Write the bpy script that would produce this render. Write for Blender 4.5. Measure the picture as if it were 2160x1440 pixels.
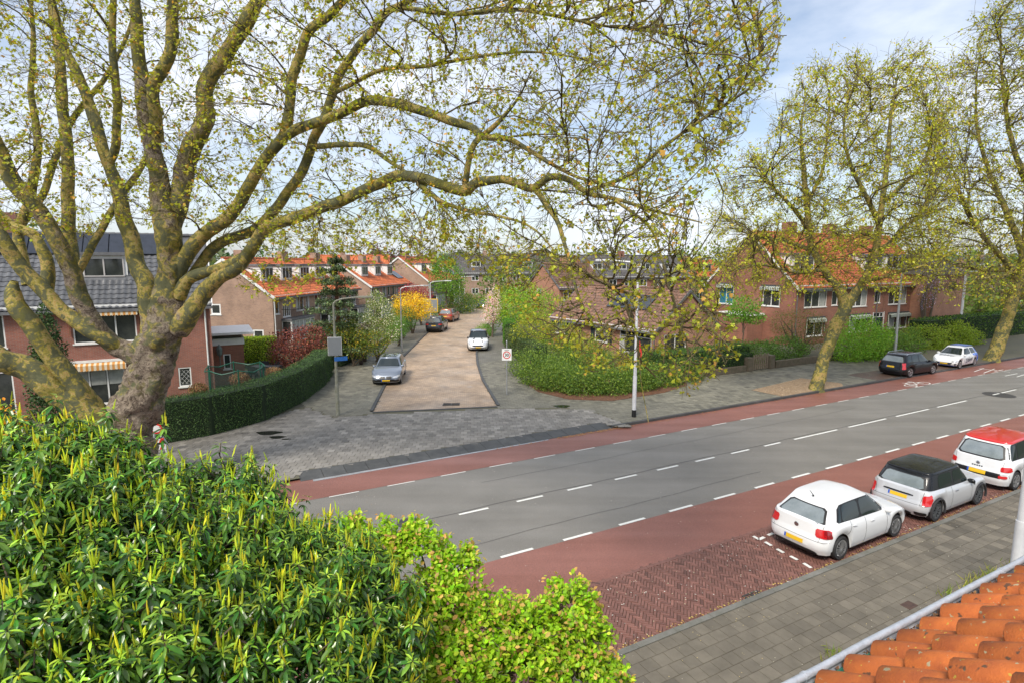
import bpy, bmesh, math, random
import numpy as np
from mathutils import Matrix, Vector, kdtree
for o in list(bpy.data.objects): bpy.data.objects.remove(o)
random.seed(7); RNG = np.random.default_rng(7)
SC = bpy.context.scene; COL = SC.collection
# ---------------------------------------------------------------- camera
FPX = 1200.0; PITCH = math.atan(165/1200); CAMH = 7.5
cam = bpy.data.cameras.new('camera'); camo = bpy.data.objects.new('camera', cam); COL.objects.link(camo)
camo.location = (0, 0, CAMH); camo.rotation_euler = (math.pi/2-PITCH, 0, 0)
cam.sensor_width = 36; cam.lens = 36*FPX/2160; cam.clip_start = .05; cam.clip_end = 6000
SC.camera = camo
# ---------------------------------------------------------------- sky, sun, exposure
SUN_EL, SUN_AZ = math.radians(48), math.radians(205)      # azimuth clockwise from +Y
W = bpy.data.worlds.new('World'); SC.world = W; W.use_nodes = True
nt = W.node_tree; nt.nodes.clear()
def _n(t, **k):
    n = nt.nodes.new(t)
    for a, b in k.items(): setattr(n, a, b)
    return n
sky = _n('ShaderNodeTexSky', sky_type='NISHITA', sun_disc=False)
sky.sun_elevation = SUN_EL; sky.sun_rotation = SUN_AZ; sky.air_density = 1.0; sky.dust_density = 1.5; sky.ozone_density = 1.0
tc = _n('ShaderNodeTexCoord'); mp = _n('ShaderNodeMapping'); mp.inputs['Scale'].default_value = (1, 1, 2.6)
mp.inputs['Location'].default_value = (.35, .2, .1)
ns = _n('ShaderNodeTexNoise'); ns.inputs['Scale'].default_value = 2.1; ns.inputs['Detail'].default_value = 7; ns.inputs['Roughness'].default_value = .55
rp = _n('ShaderNodeValToRGB'); rp.color_ramp.elements[0].position = .40; rp.color_ramp.elements[1].position = .62
rp.color_ramp.elements[0].color = (.22, .22, .22, 1); rp.color_ramp.elements[1].color = (1, 1, 1, 1)
mx = _n('ShaderNodeMixRGB'); mx.inputs['Color2'].default_value = (6.1, 6.5, 7.2, 1)
bg = _n('ShaderNodeBackground'); bg.inputs['Strength'].default_value = .10
ou = _n('ShaderNodeOutputWorld'); L = nt.links.new
L(tc.outputs['Generated'], mp.inputs['Vector']); L(mp.outputs['Vector'], ns.inputs['Vector']); L(ns.outputs['Fac'], rp.inputs['Fac'])
L(rp.outputs['Color'], mx.inputs['Fac']); L(sky.outputs['Color'], mx.inputs['Color1']); L(mx.outputs['Color'], bg.inputs['Color']); L(bg.outputs['Background'], ou.inputs['Surface'])
sl = bpy.data.lights.new('sun', 'SUN'); sl.energy = 2.5; sl.angle = math.radians(16); sl.color = (1, .93, .82)
so = bpy.data.objects.new('sun', sl); COL.objects.link(so)
_d = Vector((math.sin(SUN_AZ)*math.cos(SUN_EL), math.cos(SUN_AZ)*math.cos(SUN_EL), math.sin(SUN_EL)))
so.rotation_euler = (-_d).to_track_quat('-Z', 'Y').to_euler(); so.location = (0, 0, 60)
SC.view_settings.view_transform = 'Standard'; SC.view_settings.look = 'None'; SC.view_settings.gamma = 1
SC.view_settings.exposure = 0.78; SC.view_settings.use_curve_mapping = False
SC.cycles.use_denoising = True; SC.cycles.max_bounces = 6; SC.cycles.diffuse_bounces = 3; SC.cycles.glossy_bounces = 3
SC.cycles.transmission_bounces = 3; SC.cycles.transparent_max_bounces = 6; SC.cycles.caustics_reflective = False; SC.cycles.caustics_refractive = False
# ---------------------------------------------------------------- pixel rays (photo is 2160 x 1440)
CP, SP = math.cos(PITCH), math.sin(PITCH)
def ray(u, v):
    a = (u-1080)/FPX; b = (720-v)/FPX
    return np.array([a, CP+b*SP, -SP+b*CP])
def G(u, v, z=0.0):
    d = ray(u, v); k = (z-CAMH)/d[2]; return np.array([d[0]*k, d[1]*k, z])
def D(u, v, Y):
    d = ray(u, v); k = Y/d[1]; return np.array([d[0]*k, Y, CAMH+d[2]*k])
def PX(q):
    q = np.atleast_2d(q); z = q[:, 2]-CAMH
    dep = np.maximum(q[:, 1]*CP-z*SP, 1e-3); up = q[:, 1]*SP+z*CP
    return np.stack([1080+FPX*q[:, 0]/dep, 720-FPX*up/dep], 1)
def in_view(q, m=30):
    q = np.atleast_2d(q); p = PX(q)
    return (q[:, 1] > .3) & (p[:, 0] > -m) & (p[:, 0] < 2160+m) & (p[:, 1] > -m) & (p[:, 1] < 1440+m)
# main road frame: s along the road, w across it away from the camera
RA = math.radians(61.7); T = np.array([math.sin(RA), math.cos(RA)]); N = np.array([-T[1], T[0]])
def R(s, w, z=0.0):
    q = T*s+N*w; return np.array([q[0], q[1], z])
def SW(q): return float(q[0]*T[0]+q[1]*T[1]), float(q[0]*N[0]+q[1]*N[1])
# ---------------------------------------------------------------- scene graph helpers
def WM(o):
    m = o.matrix_basis
    if o.parent: m = WM(o.parent) @ o.matrix_parent_inverse @ m
    return m
def adopt(o, parent, local=False):
    if parent is None: return
    o.parent = parent
    if not local: o.matrix_parent_inverse = WM(parent).inverted()
def tag(o, label=None, cat=None, group=None, kind=None):
    if label: o['label'] = label
    if cat: o['category'] = cat
    if group: o['group'] = group
    if kind: o['kind'] = kind
    return o
def empty(name, loc, rz=0):
    o = bpy.data.objects.new(name, None); COL.objects.link(o)
    o.location = [float(t) for t in loc]; o.rotation_euler = (0, 0, rz); o.empty_display_size = .2
    o.matrix_basis = Matrix.Translation(o.location) @ Matrix.Rotation(rz, 4, 'Z')
    return o
def put(me, name, parent=None, mat=None, local=False, mw=None):
    o = bpy.data.objects.new(name, me); COL.objects.link(o)
    if mat and not me.materials: me.materials.append(mat)
    if mw is not None: o.matrix_basis = mw
    adopt(o, parent, local)
    return o
def mesh_np(name, V, tris=None, quads=None, col=None, uv=None, smooth=False):
    V = np.asarray(V, np.float32).reshape(-1, 3)
    me = bpy.data.meshes.new(name)
    nt_ = 0 if tris is None else len(tris); nq = 0 if quads is None else len(quads)
    me.vertices.add(len(V)); me.vertices.foreach_set('co', V.ravel())
    idx = []
    if nt_: idx.append(np.asarray(tris, np.int32).ravel())
    if nq: idx.append(np.asarray(quads, np.int32).ravel())
    idx = np.concatenate(idx); me.loops.add(len(idx)); me.loops.foreach_set('vertex_index', idx)
    st = np.concatenate([np.arange(nt_)*3, nt_*3+np.arange(nq)*4]).astype(np.int32)
    me.polygons.add(nt_+nq); me.polygons.foreach_set('loop_start', st)
    me.polygons.foreach_set('use_smooth', np.full(nt_+nq, bool(smooth)))
    if col is not None:
        a = me.attributes.new('col', 'FLOAT_COLOR', 'POINT'); c = np.ones((len(V), 4), np.float32); c[:, :3] = np.asarray(col, np.float32).reshape(-1, 3) if np.ndim(col) > 1 else np.asarray(col)
        a.data.foreach_set('color', c.ravel())
    if uv is not None:
        l = me.uv_layers.new(name='uv'); l.data.foreach_set('uv', np.asarray(uv, np.float32)[idx].ravel())
    me.update(); me.validate(); return me
class MB:
    "collects polygons for ONE mesh"
    def __init__(s): s.v = []; s.f = []
    def poly(s, *pts):
        i = len(s.v); s.v += [tuple(map(float, q)) for q in pts]; s.f.append(tuple(range(i, i+len(pts)))); return s
    def hexa(s, a):                                   # 8 corners: bottom 4 ccw, top 4 ccw
        i = len(s.v); s.v += [tuple(map(float, q)) for q in a]
        for q in ((0, 3, 2, 1), (4, 5, 6, 7), (0, 1, 5, 4), (1, 2, 6, 5), (2, 3, 7, 6), (3, 0, 4, 7)): s.f.append(tuple(i+t for t in q))
        return s
    def box(s, x0, x1, y0, y1, z0, z1):
        return s.hexa([(x0, y0, z0), (x1, y0, z0), (x1, y1, z0), (x0, y1, z0), (x0, y0, z1), (x1, y0, z1), (x1, y1, z1), (x0, y1, z1)])
    def fbox(s, F, s0, s1, z0, z1, o0, o1):
        return s.hexa([F.p(s0, z0, o1), F.p(s1, z0, o1), F.p(s1, z0, o0), F.p(s0, z0, o0), F.p(s0, z1, o1), F.p(s1, z1, o1), F.p(s1, z1, o0), F.p(s0, z1, o0)])
    def prism(s, bot, top):
        n = len(bot); i = len(s.v); s.v += [tuple(map(float, q)) for q in list(bot)+list(top)]
        s.f.append(tuple(i+t for t in range(n))[::-1]); s.f.append(tuple(i+n+t for t in range(n)))
        for k in range(n): s.f.append((i+k, i+(k+1) % n, i+n+(k+1) % n, i+n+k))
        return s
    def tube(s, pts, r, n=8, cap=True):
        pts = [np.array(q, float) for q in pts]; r = r if hasattr(r, '__len__') else [r]*len(pts)
        V, Q = tube_np(pts, r, n); i = len(s.v); s.v += [tuple(q) for q in V]; s.f += [tuple(i+t for t in q) for q in Q]
        if cap:
            s.f.append(tuple(i+k for k in range(n))[::-1]); m = i+(len(pts)-1)*n; s.f.append(tuple(m+k for k in range(n)))
        return s
    def bar(s, a, b, w, h=None, up=(0, 0, 1)):
        a = np.array(a, float); b = np.array(b, float); h = h or w; d = b-a; d /= np.linalg.norm(d)
        u = np.array(up, float); x = np.cross(d, u)
        if np.linalg.norm(x) < 1e-6: x = np.cross(d, (1, 0, 0))
        x /= np.linalg.norm(x); y = np.cross(x, d); x *= w/2; y *= h/2
        return s.hexa([a-x-y, a+x-y, b+x-y, b-x-y, a-x+y, a+x+y, b+x+y, b-x+y])
    def lathe(s, prof, n=16, c=(0, 0, 0), axis='z'):
        i = len(s.v)
        for r_, h in prof:
            for k in range(n):
                a = 2*math.pi*k/n; q = (r_*math.cos(a), r_*math.sin(a), h)
                if axis == 'y': q = (q[0], q[2], q[1])
                if axis == 'x': q = (q[2], q[0], q[1])
                s.v.append((c[0]+q[0], c[1]+q[1], c[2]+q[2]))
        for j in range(len(prof)-1):
            for k in range(n): s.f.append((i+j*n+k, i+j*n+(k+1) % n, i+(j+1)*n+(k+1) % n, i+(j+1)*n+k))
        return s
    def build(s, name, mat, parent=None, smooth=False, local=False, uvdir=None, bevel=0, fix=True):
        me = bpy.data.meshes.new(name); me.from_pydata(s.v, [], s.f)
        if fix:
            b = bmesh.new(); b.from_mesh(me); bmesh.ops.recalc_face_normals(b, faces=b.faces); b.to_mesh(me); b.free()
        if smooth:
            me.polygons.foreach_set('use_smooth', np.ones(len(me.polygons), bool)); 
            if smooth != 2: me.set_sharp_from_angle(angle=math.radians(40))
        if uvdir is not None:
            l = me.uv_layers.new(name='uv'); vi = np.zeros(len(me.loops), np.int32); me.loops.foreach_get('vertex_index', vi)
            V = np.array(s.v); pn = np.zeros(len(me.polygons)*3); me.polygons.foreach_get('normal', pn); pn = pn.reshape(-1, 3)
            uv = np.stack([V[:, 0]*uvdir[0]+V[:, 1]*uvdir[1], V[:, 2]], 1)[vi]
            perp = np.stack([-V[:, 0]*uvdir[1]+V[:, 1]*uvdir[0], V[:, 2]], 1)[vi]
            lt = np.zeros(len(me.polygons), np.int32); me.polygons.foreach_get('loop_total', lt)
            side = np.repeat(np.abs(pn[:, 0]*uvdir[0]+pn[:, 1]*uvdir[1]) > .7, lt)
            uv[side] = perp[side]; l.data.foreach_set('uv', uv.astype(np.float32).ravel())
        ca = me.attributes.new('col', 'FLOAT_COLOR', 'POINT'); ca.data.foreach_set('color', np.ones(len(me.vertices)*4, np.float32))
        if mat: me.materials.append(mat)
        o = put(me, name, parent, None, local)
        if bevel:
            m = o.modifiers.new('bevel', 'BEVEL'); m.width = bevel; m.segments = 2; m.limit_method = 'ANGLE'
        return o
def tube_np(pts, r, n=6):
    P = np.array(pts, float); r = np.array(r, float); k = len(P)
    t = np.zeros_like(P); t[1:-1] = P[2:]-P[:-2]; t[0] = P[1]-P[0]; t[-1] = P[-1]-P[-2]
    t /= np.maximum(np.linalg.norm(t, axis=1, keepdims=True), 1e-9)
    x = np.cross(t[0], (0, 0, 1.)); 
    if np.linalg.norm(x) < .1: x = np.cross(t[0], (1., 0, 0))
    x /= np.linalg.norm(x); a = 2*np.pi*np.arange(n)/n; ca, sa = np.cos(a)[:, None], np.sin(a)[:, None]
    V = np.zeros((k, n, 3))
    for i in range(k):
        x = x-t[i]*np.dot(x, t[i]); x /= max(np.linalg.norm(x), 1e-9); y = np.cross(t[i], x)
        V[i] = P[i]+r[i]*(ca*x+sa*y)
    i0 = (np.arange(k-1)[:, None]*n+np.arange(n)[None]); i1 = (np.arange(k-1)[:, None]*n+(np.arange(n)[None]+1) % n)
    Q = np.stack([i0, i1, i1+n, i0+n], -1).reshape(-1, 4)
    return V.reshape(-1, 3), Q
class Fr:
    "vertical facade frame; d runs to the right seen from outside"
    def __init__(s, o, d, z0=0):
        s.o = np.array(o[:2], float); d = np.array(d[:2], float); s.d = d/np.linalg.norm(d); s.n = np.array([s.d[1], -s.d[0]]); s.z0 = z0
    def p(s, a, z, off=0): q = s.o+s.d*a+s.n*off; return (q[0], q[1], z)
    def px(s, u, v, off=0):
        r = ray(u, v); o = s.o+s.n*off; k = np.dot(o, s.n)/np.dot(r[:2], s.n); q = r[:2]*k
        return float(np.dot(q-o, s.d)), float(CAMH+r[2]*k)
    def rect(s, u0, v0, u1, v1, off=0):
        a, za = s.px(u0, (v0+v1)/2, off); b, zb = s.px(u1, (v0+v1)/2, off); _, z1 = s.px((u0+u1)/2, v0, off); _, z0 = s.px((u0+u1)/2, v1, off)
        return a, b, z0, z1
# ---------------------------------------------------------------- materials
MATS = {}
def nodes(m):
    m.use_nodes = True; return m.node_tree.nodes, m.node_tree.links.new
def mat(name, col, rough=.6, col2=None, scale=6, spec=.5, metal=0, bump=0, bscale=30, coat=0, emit=None, dirt=None, detail=5, objvar=0):
    if name in MATS: return MATS[name]
    m = bpy.data.materials.new(name); MATS[name] = m; n, l = nodes(m); b = n['Principled BSDF']
    b.inputs['Roughness'].default_value = rough; b.inputs['Metallic'].default_value = metal; b.inputs['Specular IOR Level'].default_value = spec
    b.inputs['Base Color'].default_value = (*col, 1); b.inputs['Coat Weight'].default_value = coat; b.inputs['Coat Roughness'].default_value = .05
    src = None
    if col2 is not None:
        g = n.new('ShaderNodeNewGeometry'); t = n.new('ShaderNodeTexNoise'); t.inputs['Scale'].default_value = scale; t.inputs['Detail'].default_value = detail; t.inputs['Roughness'].default_value = .65
        r = n.new('ShaderNodeValToRGB'); r.color_ramp.elements[0].color = (*col, 1); r.color_ramp.elements[1].color = (*col2, 1)
        r.color_ramp.elements[0].position = .35; r.color_ramp.elements[1].position = .65
        l(g.outputs['Position'], t.inputs['Vector']); l(t.outputs['Fac'], r.inputs['Fac']); src = r.outputs['Color']
    if objvar:
        oi = n.new('ShaderNodeObjectInfo'); at = n.new('ShaderNodeAttribute'); at.attribute_name = 'col'
        mul = n.new('ShaderNodeMapRange'); mul.inputs['To Min'].default_value = 1-objvar; mul.inputs['To Max'].default_value = 1+objvar
        l(oi.outputs['Random'], mul.inputs['Value'])
        mm = n.new('ShaderNodeMixRGB'); mm.blend_type = 'MULTIPLY'; mm.inputs['Fac'].default_value = 1
        if src: l(src, mm.inputs['Color1'])
        else: mm.inputs['Color1'].default_value = (*col, 1)
        m2 = n.new('ShaderNodeVectorMath'); m2.operation = 'MULTIPLY'; l(mul.outputs['Result'], m2.inputs[0]); l(at.outputs['Color'], m2.inputs[1])
        l(m2.outputs['Vector'], mm.inputs['Color2']); src = mm.outputs['Color']
    if src: l(src, b.inputs['Base Color'])
    if bump:
        g = n.new('ShaderNodeNewGeometry'); t = n.new('ShaderNodeTexNoise'); t.inputs['Scale'].default_value = bscale; t.inputs['Detail'].default_value = 4
        bp = n.new('ShaderNodeBump'); bp.inputs['Strength'].default_value = bump; bp.inputs['Distance'].default_value = .02
        l(g.outputs['Position'], t.inputs['Vector']); l(t.outputs['Fac'], bp.inputs['Height']); l(bp.outputs['Normal'], b.inputs['Normal'])
    if emit: b.inputs['Emission Color'].default_value = (*emit, 1); b.inputs['Emission Strength'].default_value = 1
    return m
def brickmat(name, c1, c2, mortar, bw=.22, bh=.065, rot=0, ms=.12, uv=True, rough=.85, stain=None, patch=.25, pscale=.7, bump=.3, wet=0):
    m = bpy.data.materials.new(name); MATS[name] = m; n, l = nodes(m); b = n['Principled BSDF']
    br = n.new('ShaderNodeTexBrick'); br.offset = .5
    br.inputs['Scale'].default_value = 1; br.inputs['Brick Width'].default_value = bw; br.inputs['Row Height'].default_value = bh
    br.inputs['Mortar Size'].default_value = bh*ms; br.inputs['Color1'].default_value = (*c1, 1); br.inputs['Color2'].default_value = (*c2, 1); br.inputs['Mortar'].default_value = (*mortar, 1)
    br.inputs['Mortar Smooth'].default_value = .3
    if uv:
        t = n.new('ShaderNodeUVMap'); l(t.outputs['UV'], br.inputs['Vector'])
    else:
        t = n.new('ShaderNodeNewGeometry'); mp_ = n.new('ShaderNodeMapping'); mp_.inputs['Rotation'].default_value = (0, 0, rot); l(t.outputs['Position'], mp_.inputs['Vector']); l(mp_.outputs['Vector'], br.inputs['Vector'])
    g = n.new('ShaderNodeNewGeometry'); no = n.new('ShaderNodeTexNoise'); no.inputs['Scale'].default_value = pscale; no.inputs['Detail'].default_value = 8; no.inputs['Roughness'].default_value = .7; l(g.outputs['Position'], no.inputs['Vector'])
    mr = n.new('ShaderNodeMapRange'); mr.inputs['From Min'].default_value = .3; mr.inputs['From Max'].default_value = .7; mr.inputs['To Min'].default_value = 1-patch; mr.inputs['To Max'].default_value = 1+patch; l(no.outputs['Fac'], mr.inputs['Value'])
    mm = n.new('ShaderNodeMixRGB'); mm.blend_type = 'MULTIPLY'; mm.inputs['Fac'].default_value = 1; l(br.outputs['Color'], mm.inputs['Color1']); l(mr.outputs['Result'], mm.inputs['Color2'])
    src = mm.outputs['Color']
    if stain:
        n2 = n.new('ShaderNodeTexNoise'); n2.inputs['Scale'].default_value = .9; n2.inputs['Detail'].default_value = 9; n2.inputs['Roughness'].default_value = .75; l(g.outputs['Position'], n2.inputs['Vector'])
        r2 = n.new('ShaderNodeMapRange'); r2.inputs['From Min'].default_value = .55; r2.inputs['From Max'].default_value = .75; r2.inputs['To Max'].default_value = .6; l(n2.outputs['Fac'], r2.inputs['Value'])
        m2 = n.new('ShaderNodeMixRGB'); m2.inputs['Color2'].default_value = (*stain, 1); l(r2.outputs['Result'], m2.inputs['Fac']); l(src, m2.inputs['Color1']); src = m2.outputs['Color']
    l(src, b.inputs['Base Color']); b.inputs['Roughness'].default_value = rough
    if wet:
        n3 = n.new('ShaderNodeTexNoise'); n3.inputs['Scale'].default_value = .35; n3.inputs['Detail'].default_value = 5; l(g.outputs['Position'], n3.inputs['Vector'])
        r3 = n.new('ShaderNodeMapRange'); r3.inputs['From Min'].default_value = .42; r3.inputs['From Max'].default_value = .62; r3.inputs['To Min'].default_value = rough; r3.inputs['To Max'].default_value = rough-wet; l(n3.outputs['Fac'], r3.inputs['Value']); l(r3.outputs['Result'], b.inputs['Roughness'])
    if bump:
        bp = n.new('ShaderNodeBump'); bp.invert = True; bp.inputs['Strength'].default_value = bump; bp.inputs['Distance'].default_value = .01; l(br.outputs['Fac'], bp.inputs['Height']); l(bp.outputs['Normal'], b.inputs['Normal'])
    return m
def leafmat(name, transl=.35, rough=.5, spec=.4, tint=(1, 1, 1)):
    m = bpy.data.materials.new(name); MATS[name] = m; n, l = nodes(m); b = n['Principled BSDF']; o = n['Material Output']
    a = n.new('ShaderNodeAttribute'); a.attribute_name = 'col'; b.inputs['Roughness'].default_value = rough; b.inputs['Specular IOR Level'].default_value = spec
    oi = n.new('ShaderNodeObjectInfo'); mu = n.new('ShaderNodeMixRGB'); mu.blend_type = 'MULTIPLY'; mu.inputs['Fac'].default_value = 1; l(a.outputs['Color'], mu.inputs['Color1']); l(oi.outputs['Color'], mu.inputs['Color2'])
    l(mu.outputs['Color'], b.inputs['Base Color'])
    if transl:
        t = n.new('ShaderNodeBsdfTranslucent'); mx_ = n.new('ShaderNodeMixShader'); mx_.inputs['Fac'].default_value = transl
        h = n.new('ShaderNodeMixRGB'); h.blend_type = 'MULTIPLY'; h.inputs['Fac'].default_value = 1; h.inputs['Color2'].default_value = (1.3, 1.25, .6, 1); l(mu.outputs['Color'], h.inputs['Color1'])
        l(h.outputs['Color'], t.inputs['Color']); l(b.outputs['BSDF'], mx_.inputs[1]); l(t.outputs['BSDF'], mx_.inputs[2]); l(mx_.outputs['Shader'], o.inputs['Surface'])
    return m
WHITE = mat('white_paint', (.78, .78, .76), .45, (.68, .68, .66), 3)
BLACK = mat('black_trim', (.012, .012, .013), .45); RUBBER = mat('rubber', (.02, .02, .021), .75)
STEEL = mat('galvanised_steel', (.46, .47, .48), .42, (.36, .37, .38), 12, metal=.6)
DARKGREY = mat('dark_grey_metal', (.06, .065, .07), .5); ALU = mat('alloy', (.55, .56, .58), .3, metal=.9)
YPLATE = mat('yellow_plate', (.75, .47, .02), .4); BLUEP = mat('blue_plate_band', (.02, .1, .5), .4)
GLASS = mat('window_glass', (.018, .022, .024), .06, (.05, .055, .05), 1.2, spec=.7)
CARGLASS = mat('car_glass', (.012, .02, .02), .03, spec=.8)
CURTAIN = mat('pale_curtain', (.42, .43, .40), .8, (.3, .31, .29), 5)
PETALW = mat('white_petal', (.75, .72, .66), .7)
# ---------------------------------------------------------------- ground and paving
def sheet(name, pts, z, m, parent=None, kind='structure', sub=0):
    mb = MB(); mb.poly(*[(q[0], q[1], z) for q in pts]); o = mb.build(name, m, parent, fix=False)
    if o.data.polygons[0].normal.z < 0: o.data.flip_normals()
    if kind and not parent: o['kind'] = kind
    return o
def inpoly(P, poly):
    poly = np.array([q[:2] for q in poly], float); x, y = P[:, 0], P[:, 1]; c = np.zeros(len(P), bool); j = len(poly)-1
    for i in range(len(poly)):
        xi, yi = poly[i]; xj, yj = poly[j]
        c ^= ((yi > y) != (yj > y)) & (x < (xj-xi)*(y-yi)/(yj-yi+1e-12)+xi); j = i
    return c
def pave(name, parent, poly, d, tw, td, z, m, gap=.006, indiv=300, pattern='run', th=.03, wob=.002, tint=.16, moss=0):
    poly = [np.array(q[:2], float) for q in poly]; d = np.array(d[:2])/np.linalg.norm(d[:2]); e = np.array([-d[1], d[0]])
    A = np.array([[q@d, q@e] for q in poly]); lo, hi = A.min(0)-.5, A.max(0)+.5
    C = []
    if pattern == 'run':
        for r_ in range(int((hi[1]-lo[1])/td)):
            x = lo[0]+(r_ % 2)*tw*.5+np.arange(int((hi[0]-lo[0])/tw))*tw
            C.append(np.stack([x, np.full(len(x), lo[1]+r_*td), np.zeros(len(x))], 1))
        C = np.concatenate(C)
    else:                                              # 90 degree herringbone, bricks tw long and td = tw/3 deep
        k = int(round(tw/td)); n0 = int((hi[0]-lo[0])/td)+8; n1 = int((hi[1]-lo[1])/td)+8; out = []
        for j in range(-4, n1):
            for i in range(-4, n0):
                q = (i-j) % (2*k)
                if q == 0: out.append((lo[0]+(i+k/2)*td, lo[1]+(j+.5)*td, 0))
                if q == 2*k-1: out.append((lo[0]+(i+.5)*td, lo[1]+(j+k/2)*td, 1))
        C = np.array(out)
    P = C[:, :1]*d+C[:, 1:2]*e; keep = inpoly(P, poly); C = C[keep]; P = P[keep]; n = len(P)
    P3 = np.concatenate([P, np.full((n, 1), z)], 1); vis = in_view(P3, 5); dist = np.linalg.norm(P3-np.array([0, 0, CAMH]), axis=1)+np.where(vis, 0, 1e4)
    order = np.argsort(dist); ind = order[:indiv] if indiv else order[:0]; rest = order[len(ind):]
    hx, hy = (tw-gap)/2, (td-gap)/2; ch = .004
    T8 = np.array([[-hx, -hy, -th], [hx, -hy, -th], [hx, hy, -th], [-hx, hy, -th], [-hx+ch, -hy+ch, 0], [hx-ch, -hy+ch, 0], [hx-ch, hy-ch, 0], [-hx+ch, hy-ch, 0]])
    Q = np.array([[4, 5, 6, 7], [0, 1, 5, 4], [1, 2, 6, 5], [2, 3, 7, 6], [3, 0, 4, 7]])
    ang = math.atan2(d[1], d[0])
    def rots(k): return ang+C[k, 2]*math.pi/2+RNG.normal(0, .008, len(k) if hasattr(k, '__len__') else None)
    if len(rest):
        a = rots(rest); ca, sa = np.cos(a), np.sin(a); V = np.tile(T8, (len(rest), 1, 1)); V[:, 4:, 2] += RNG.normal(0, wob, (len(rest), 1))+T8[None, 4:, 0]*RNG.normal(0, .008, (len(rest), 1))+T8[None, 4:, 1]*RNG.normal(0, .008, (len(rest), 1))
        X = V[..., 0]*ca[:, None]-V[..., 1]*sa[:, None]+P[rest, 0][:, None]; Y = V[..., 0]*sa[:, None]+V[..., 1]*ca[:, None]+P[rest, 1][:, None]; Zz = V[..., 2]+z
        g = 1+RNG.normal(0, tint, (len(rest), 1))*np.ones((1, 8)); c = np.stack([g, g, g*1.0], -1)
        me = mesh_np(name+'s', np.stack([X, Y, Zz], -1).reshape(-1, 3), quads=(Q[None]+8*np.arange(len(rest))[:, None, None]).reshape(-1, 4), col=c.reshape(-1, 3))
        o = put(me, name+'_field', parent, m); o['kind'] = 'stuff'
    if len(ind):
        me = mesh_np(name, T8, quads=Q, col=np.ones((8, 3)))
        for k in ind:
            mw = Matrix.Translation((P[k, 0], P[k, 1], z+random.gauss(0, wob))) @ Matrix.Rotation(float(ang+C[k, 2]*math.pi/2+random.gauss(0, .008)), 4, 'Z') @ Matrix.Rotation(random.gauss(0, .006), 4, 'X') @ Matrix.Rotation(random.gauss(0, .006), 4, 'Y')
            put(me, name, parent, m, mw=mw)
    return n
def strip(w0, w1, s0=-60, s1=140): return [R(s0, w0), R(s1, w0), R(s1, w1), R(s0, w1)]
EARTH = mat('garden_earth', (.07, .06, .04), .95, (.05, .08, .025), .5, bump=.4, bscale=8)
g_ = sheet('ground', [(-3000, -3000), (3000, -3000), (3000, 4000), (-3000, 4000)], -.06, EARTH)
def roadmat(name, c1, c2, r0, r1, speck=.25, wear=None):
    m = mat(name, c1, r0, c2, .5, bump=.25, bscale=160, detail=9); n, l = nodes(m); b = n['Principled BSDF']
    g = n.new('ShaderNodeNewGeometry')
    mp_ = n.new('ShaderNodeMapping'); mp_.inputs['Rotation'].default_value = (0, 0, RA-math.pi/2); mp_.inputs['Scale'].default_value = (.12, 1.3, 1)
    t = n.new('ShaderNodeTexNoise'); t.inputs['Scale'].default_value = .8; t.inputs['Detail'].default_value = 6; l(g.outputs['Position'], mp_.inputs['Vector']); l(mp_.outputs['Vector'], t.inputs['Vector'])
    mr = n.new('ShaderNodeMapRange'); mr.inputs['From Min'].default_value = .35; mr.inputs['From Max'].default_value = .65; mr.inputs['To Min'].default_value = r0; mr.inputs['To Max'].default_value = r1
    l(t.outputs['Fac'], mr.inputs['Value']); l(mr.outputs['Result'], b.inputs['Roughness'])
    sp = n.new('ShaderNodeTexNoise'); sp.inputs['Scale'].default_value = 38; sp.inputs['Detail'].default_value = 3; l(g.outputs['Position'], sp.inputs['Vector'])
    m2 = n.new('ShaderNodeMapRange'); m2.inputs['From Min'].default_value = .3; m2.inputs['From Max'].default_value = .7; m2.inputs['To Min'].default_value = 1-speck*1.4; m2.inputs['To Max'].default_value = 1+speck*1.4; l(sp.outputs['Fac'], m2.inputs['Value'])
    m3 = n.new('ShaderNodeMapRange'); m3.inputs['From Min'].default_value = .3; m3.inputs['From Max'].default_value = .7; m3.inputs['To Min'].default_value = .88; m3.inputs['To Max'].default_value = 1.1; l(t.outputs['Fac'], m3.inputs['Value'])
    mu = n.new('ShaderNodeMath'); mu.operation = 'MULTIPLY'; l(m2.outputs['Result'], mu.inputs[0]); l(m3.outputs['Result'], mu.inputs[1])
    old = b.inputs['Base Color'].links[0].from_socket
    mm = n.new('ShaderNodeMixRGB'); mm.blend_type = 'MULTIPLY'; mm.inputs['Fac'].default_value = 1; l(old, mm.inputs['Color1']); l(mu.outputs['Value'], mm.inputs['Color2']); l(mm.outputs['Color'], b.inputs['Base Color'])
    return m
ASPH = roadmat('asphalt', (.16, .15, .132), (.19, .178, .158), .60, .48)
REDA = roadmat('red_asphalt', (.20, .08, .058), (.24, .098, .072), .6, .46)
LINE = mat('road_paint', (.74, .74, .71), .5, (.62, .62, .58), 8)
SAND = mat('joint_sand', (.10, .093, .07), .95, (.12, .115, .07), 1.5)
WNEAR, WPARK, WRED1, WCL, WRED2, WFAR = 7.78, 10.15, 12.2, 15.1, 18.35, 20.15
road = sheet('road', strip(WRED1, WRED2), 0, ASPH)
rl1 = sheet('cycle_lane', strip(WPARK, WRED1), .004, REDA); rl2 = sheet('cycle_lane', strip(WRED2, WFAR+.2), .004, REDA)
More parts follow.
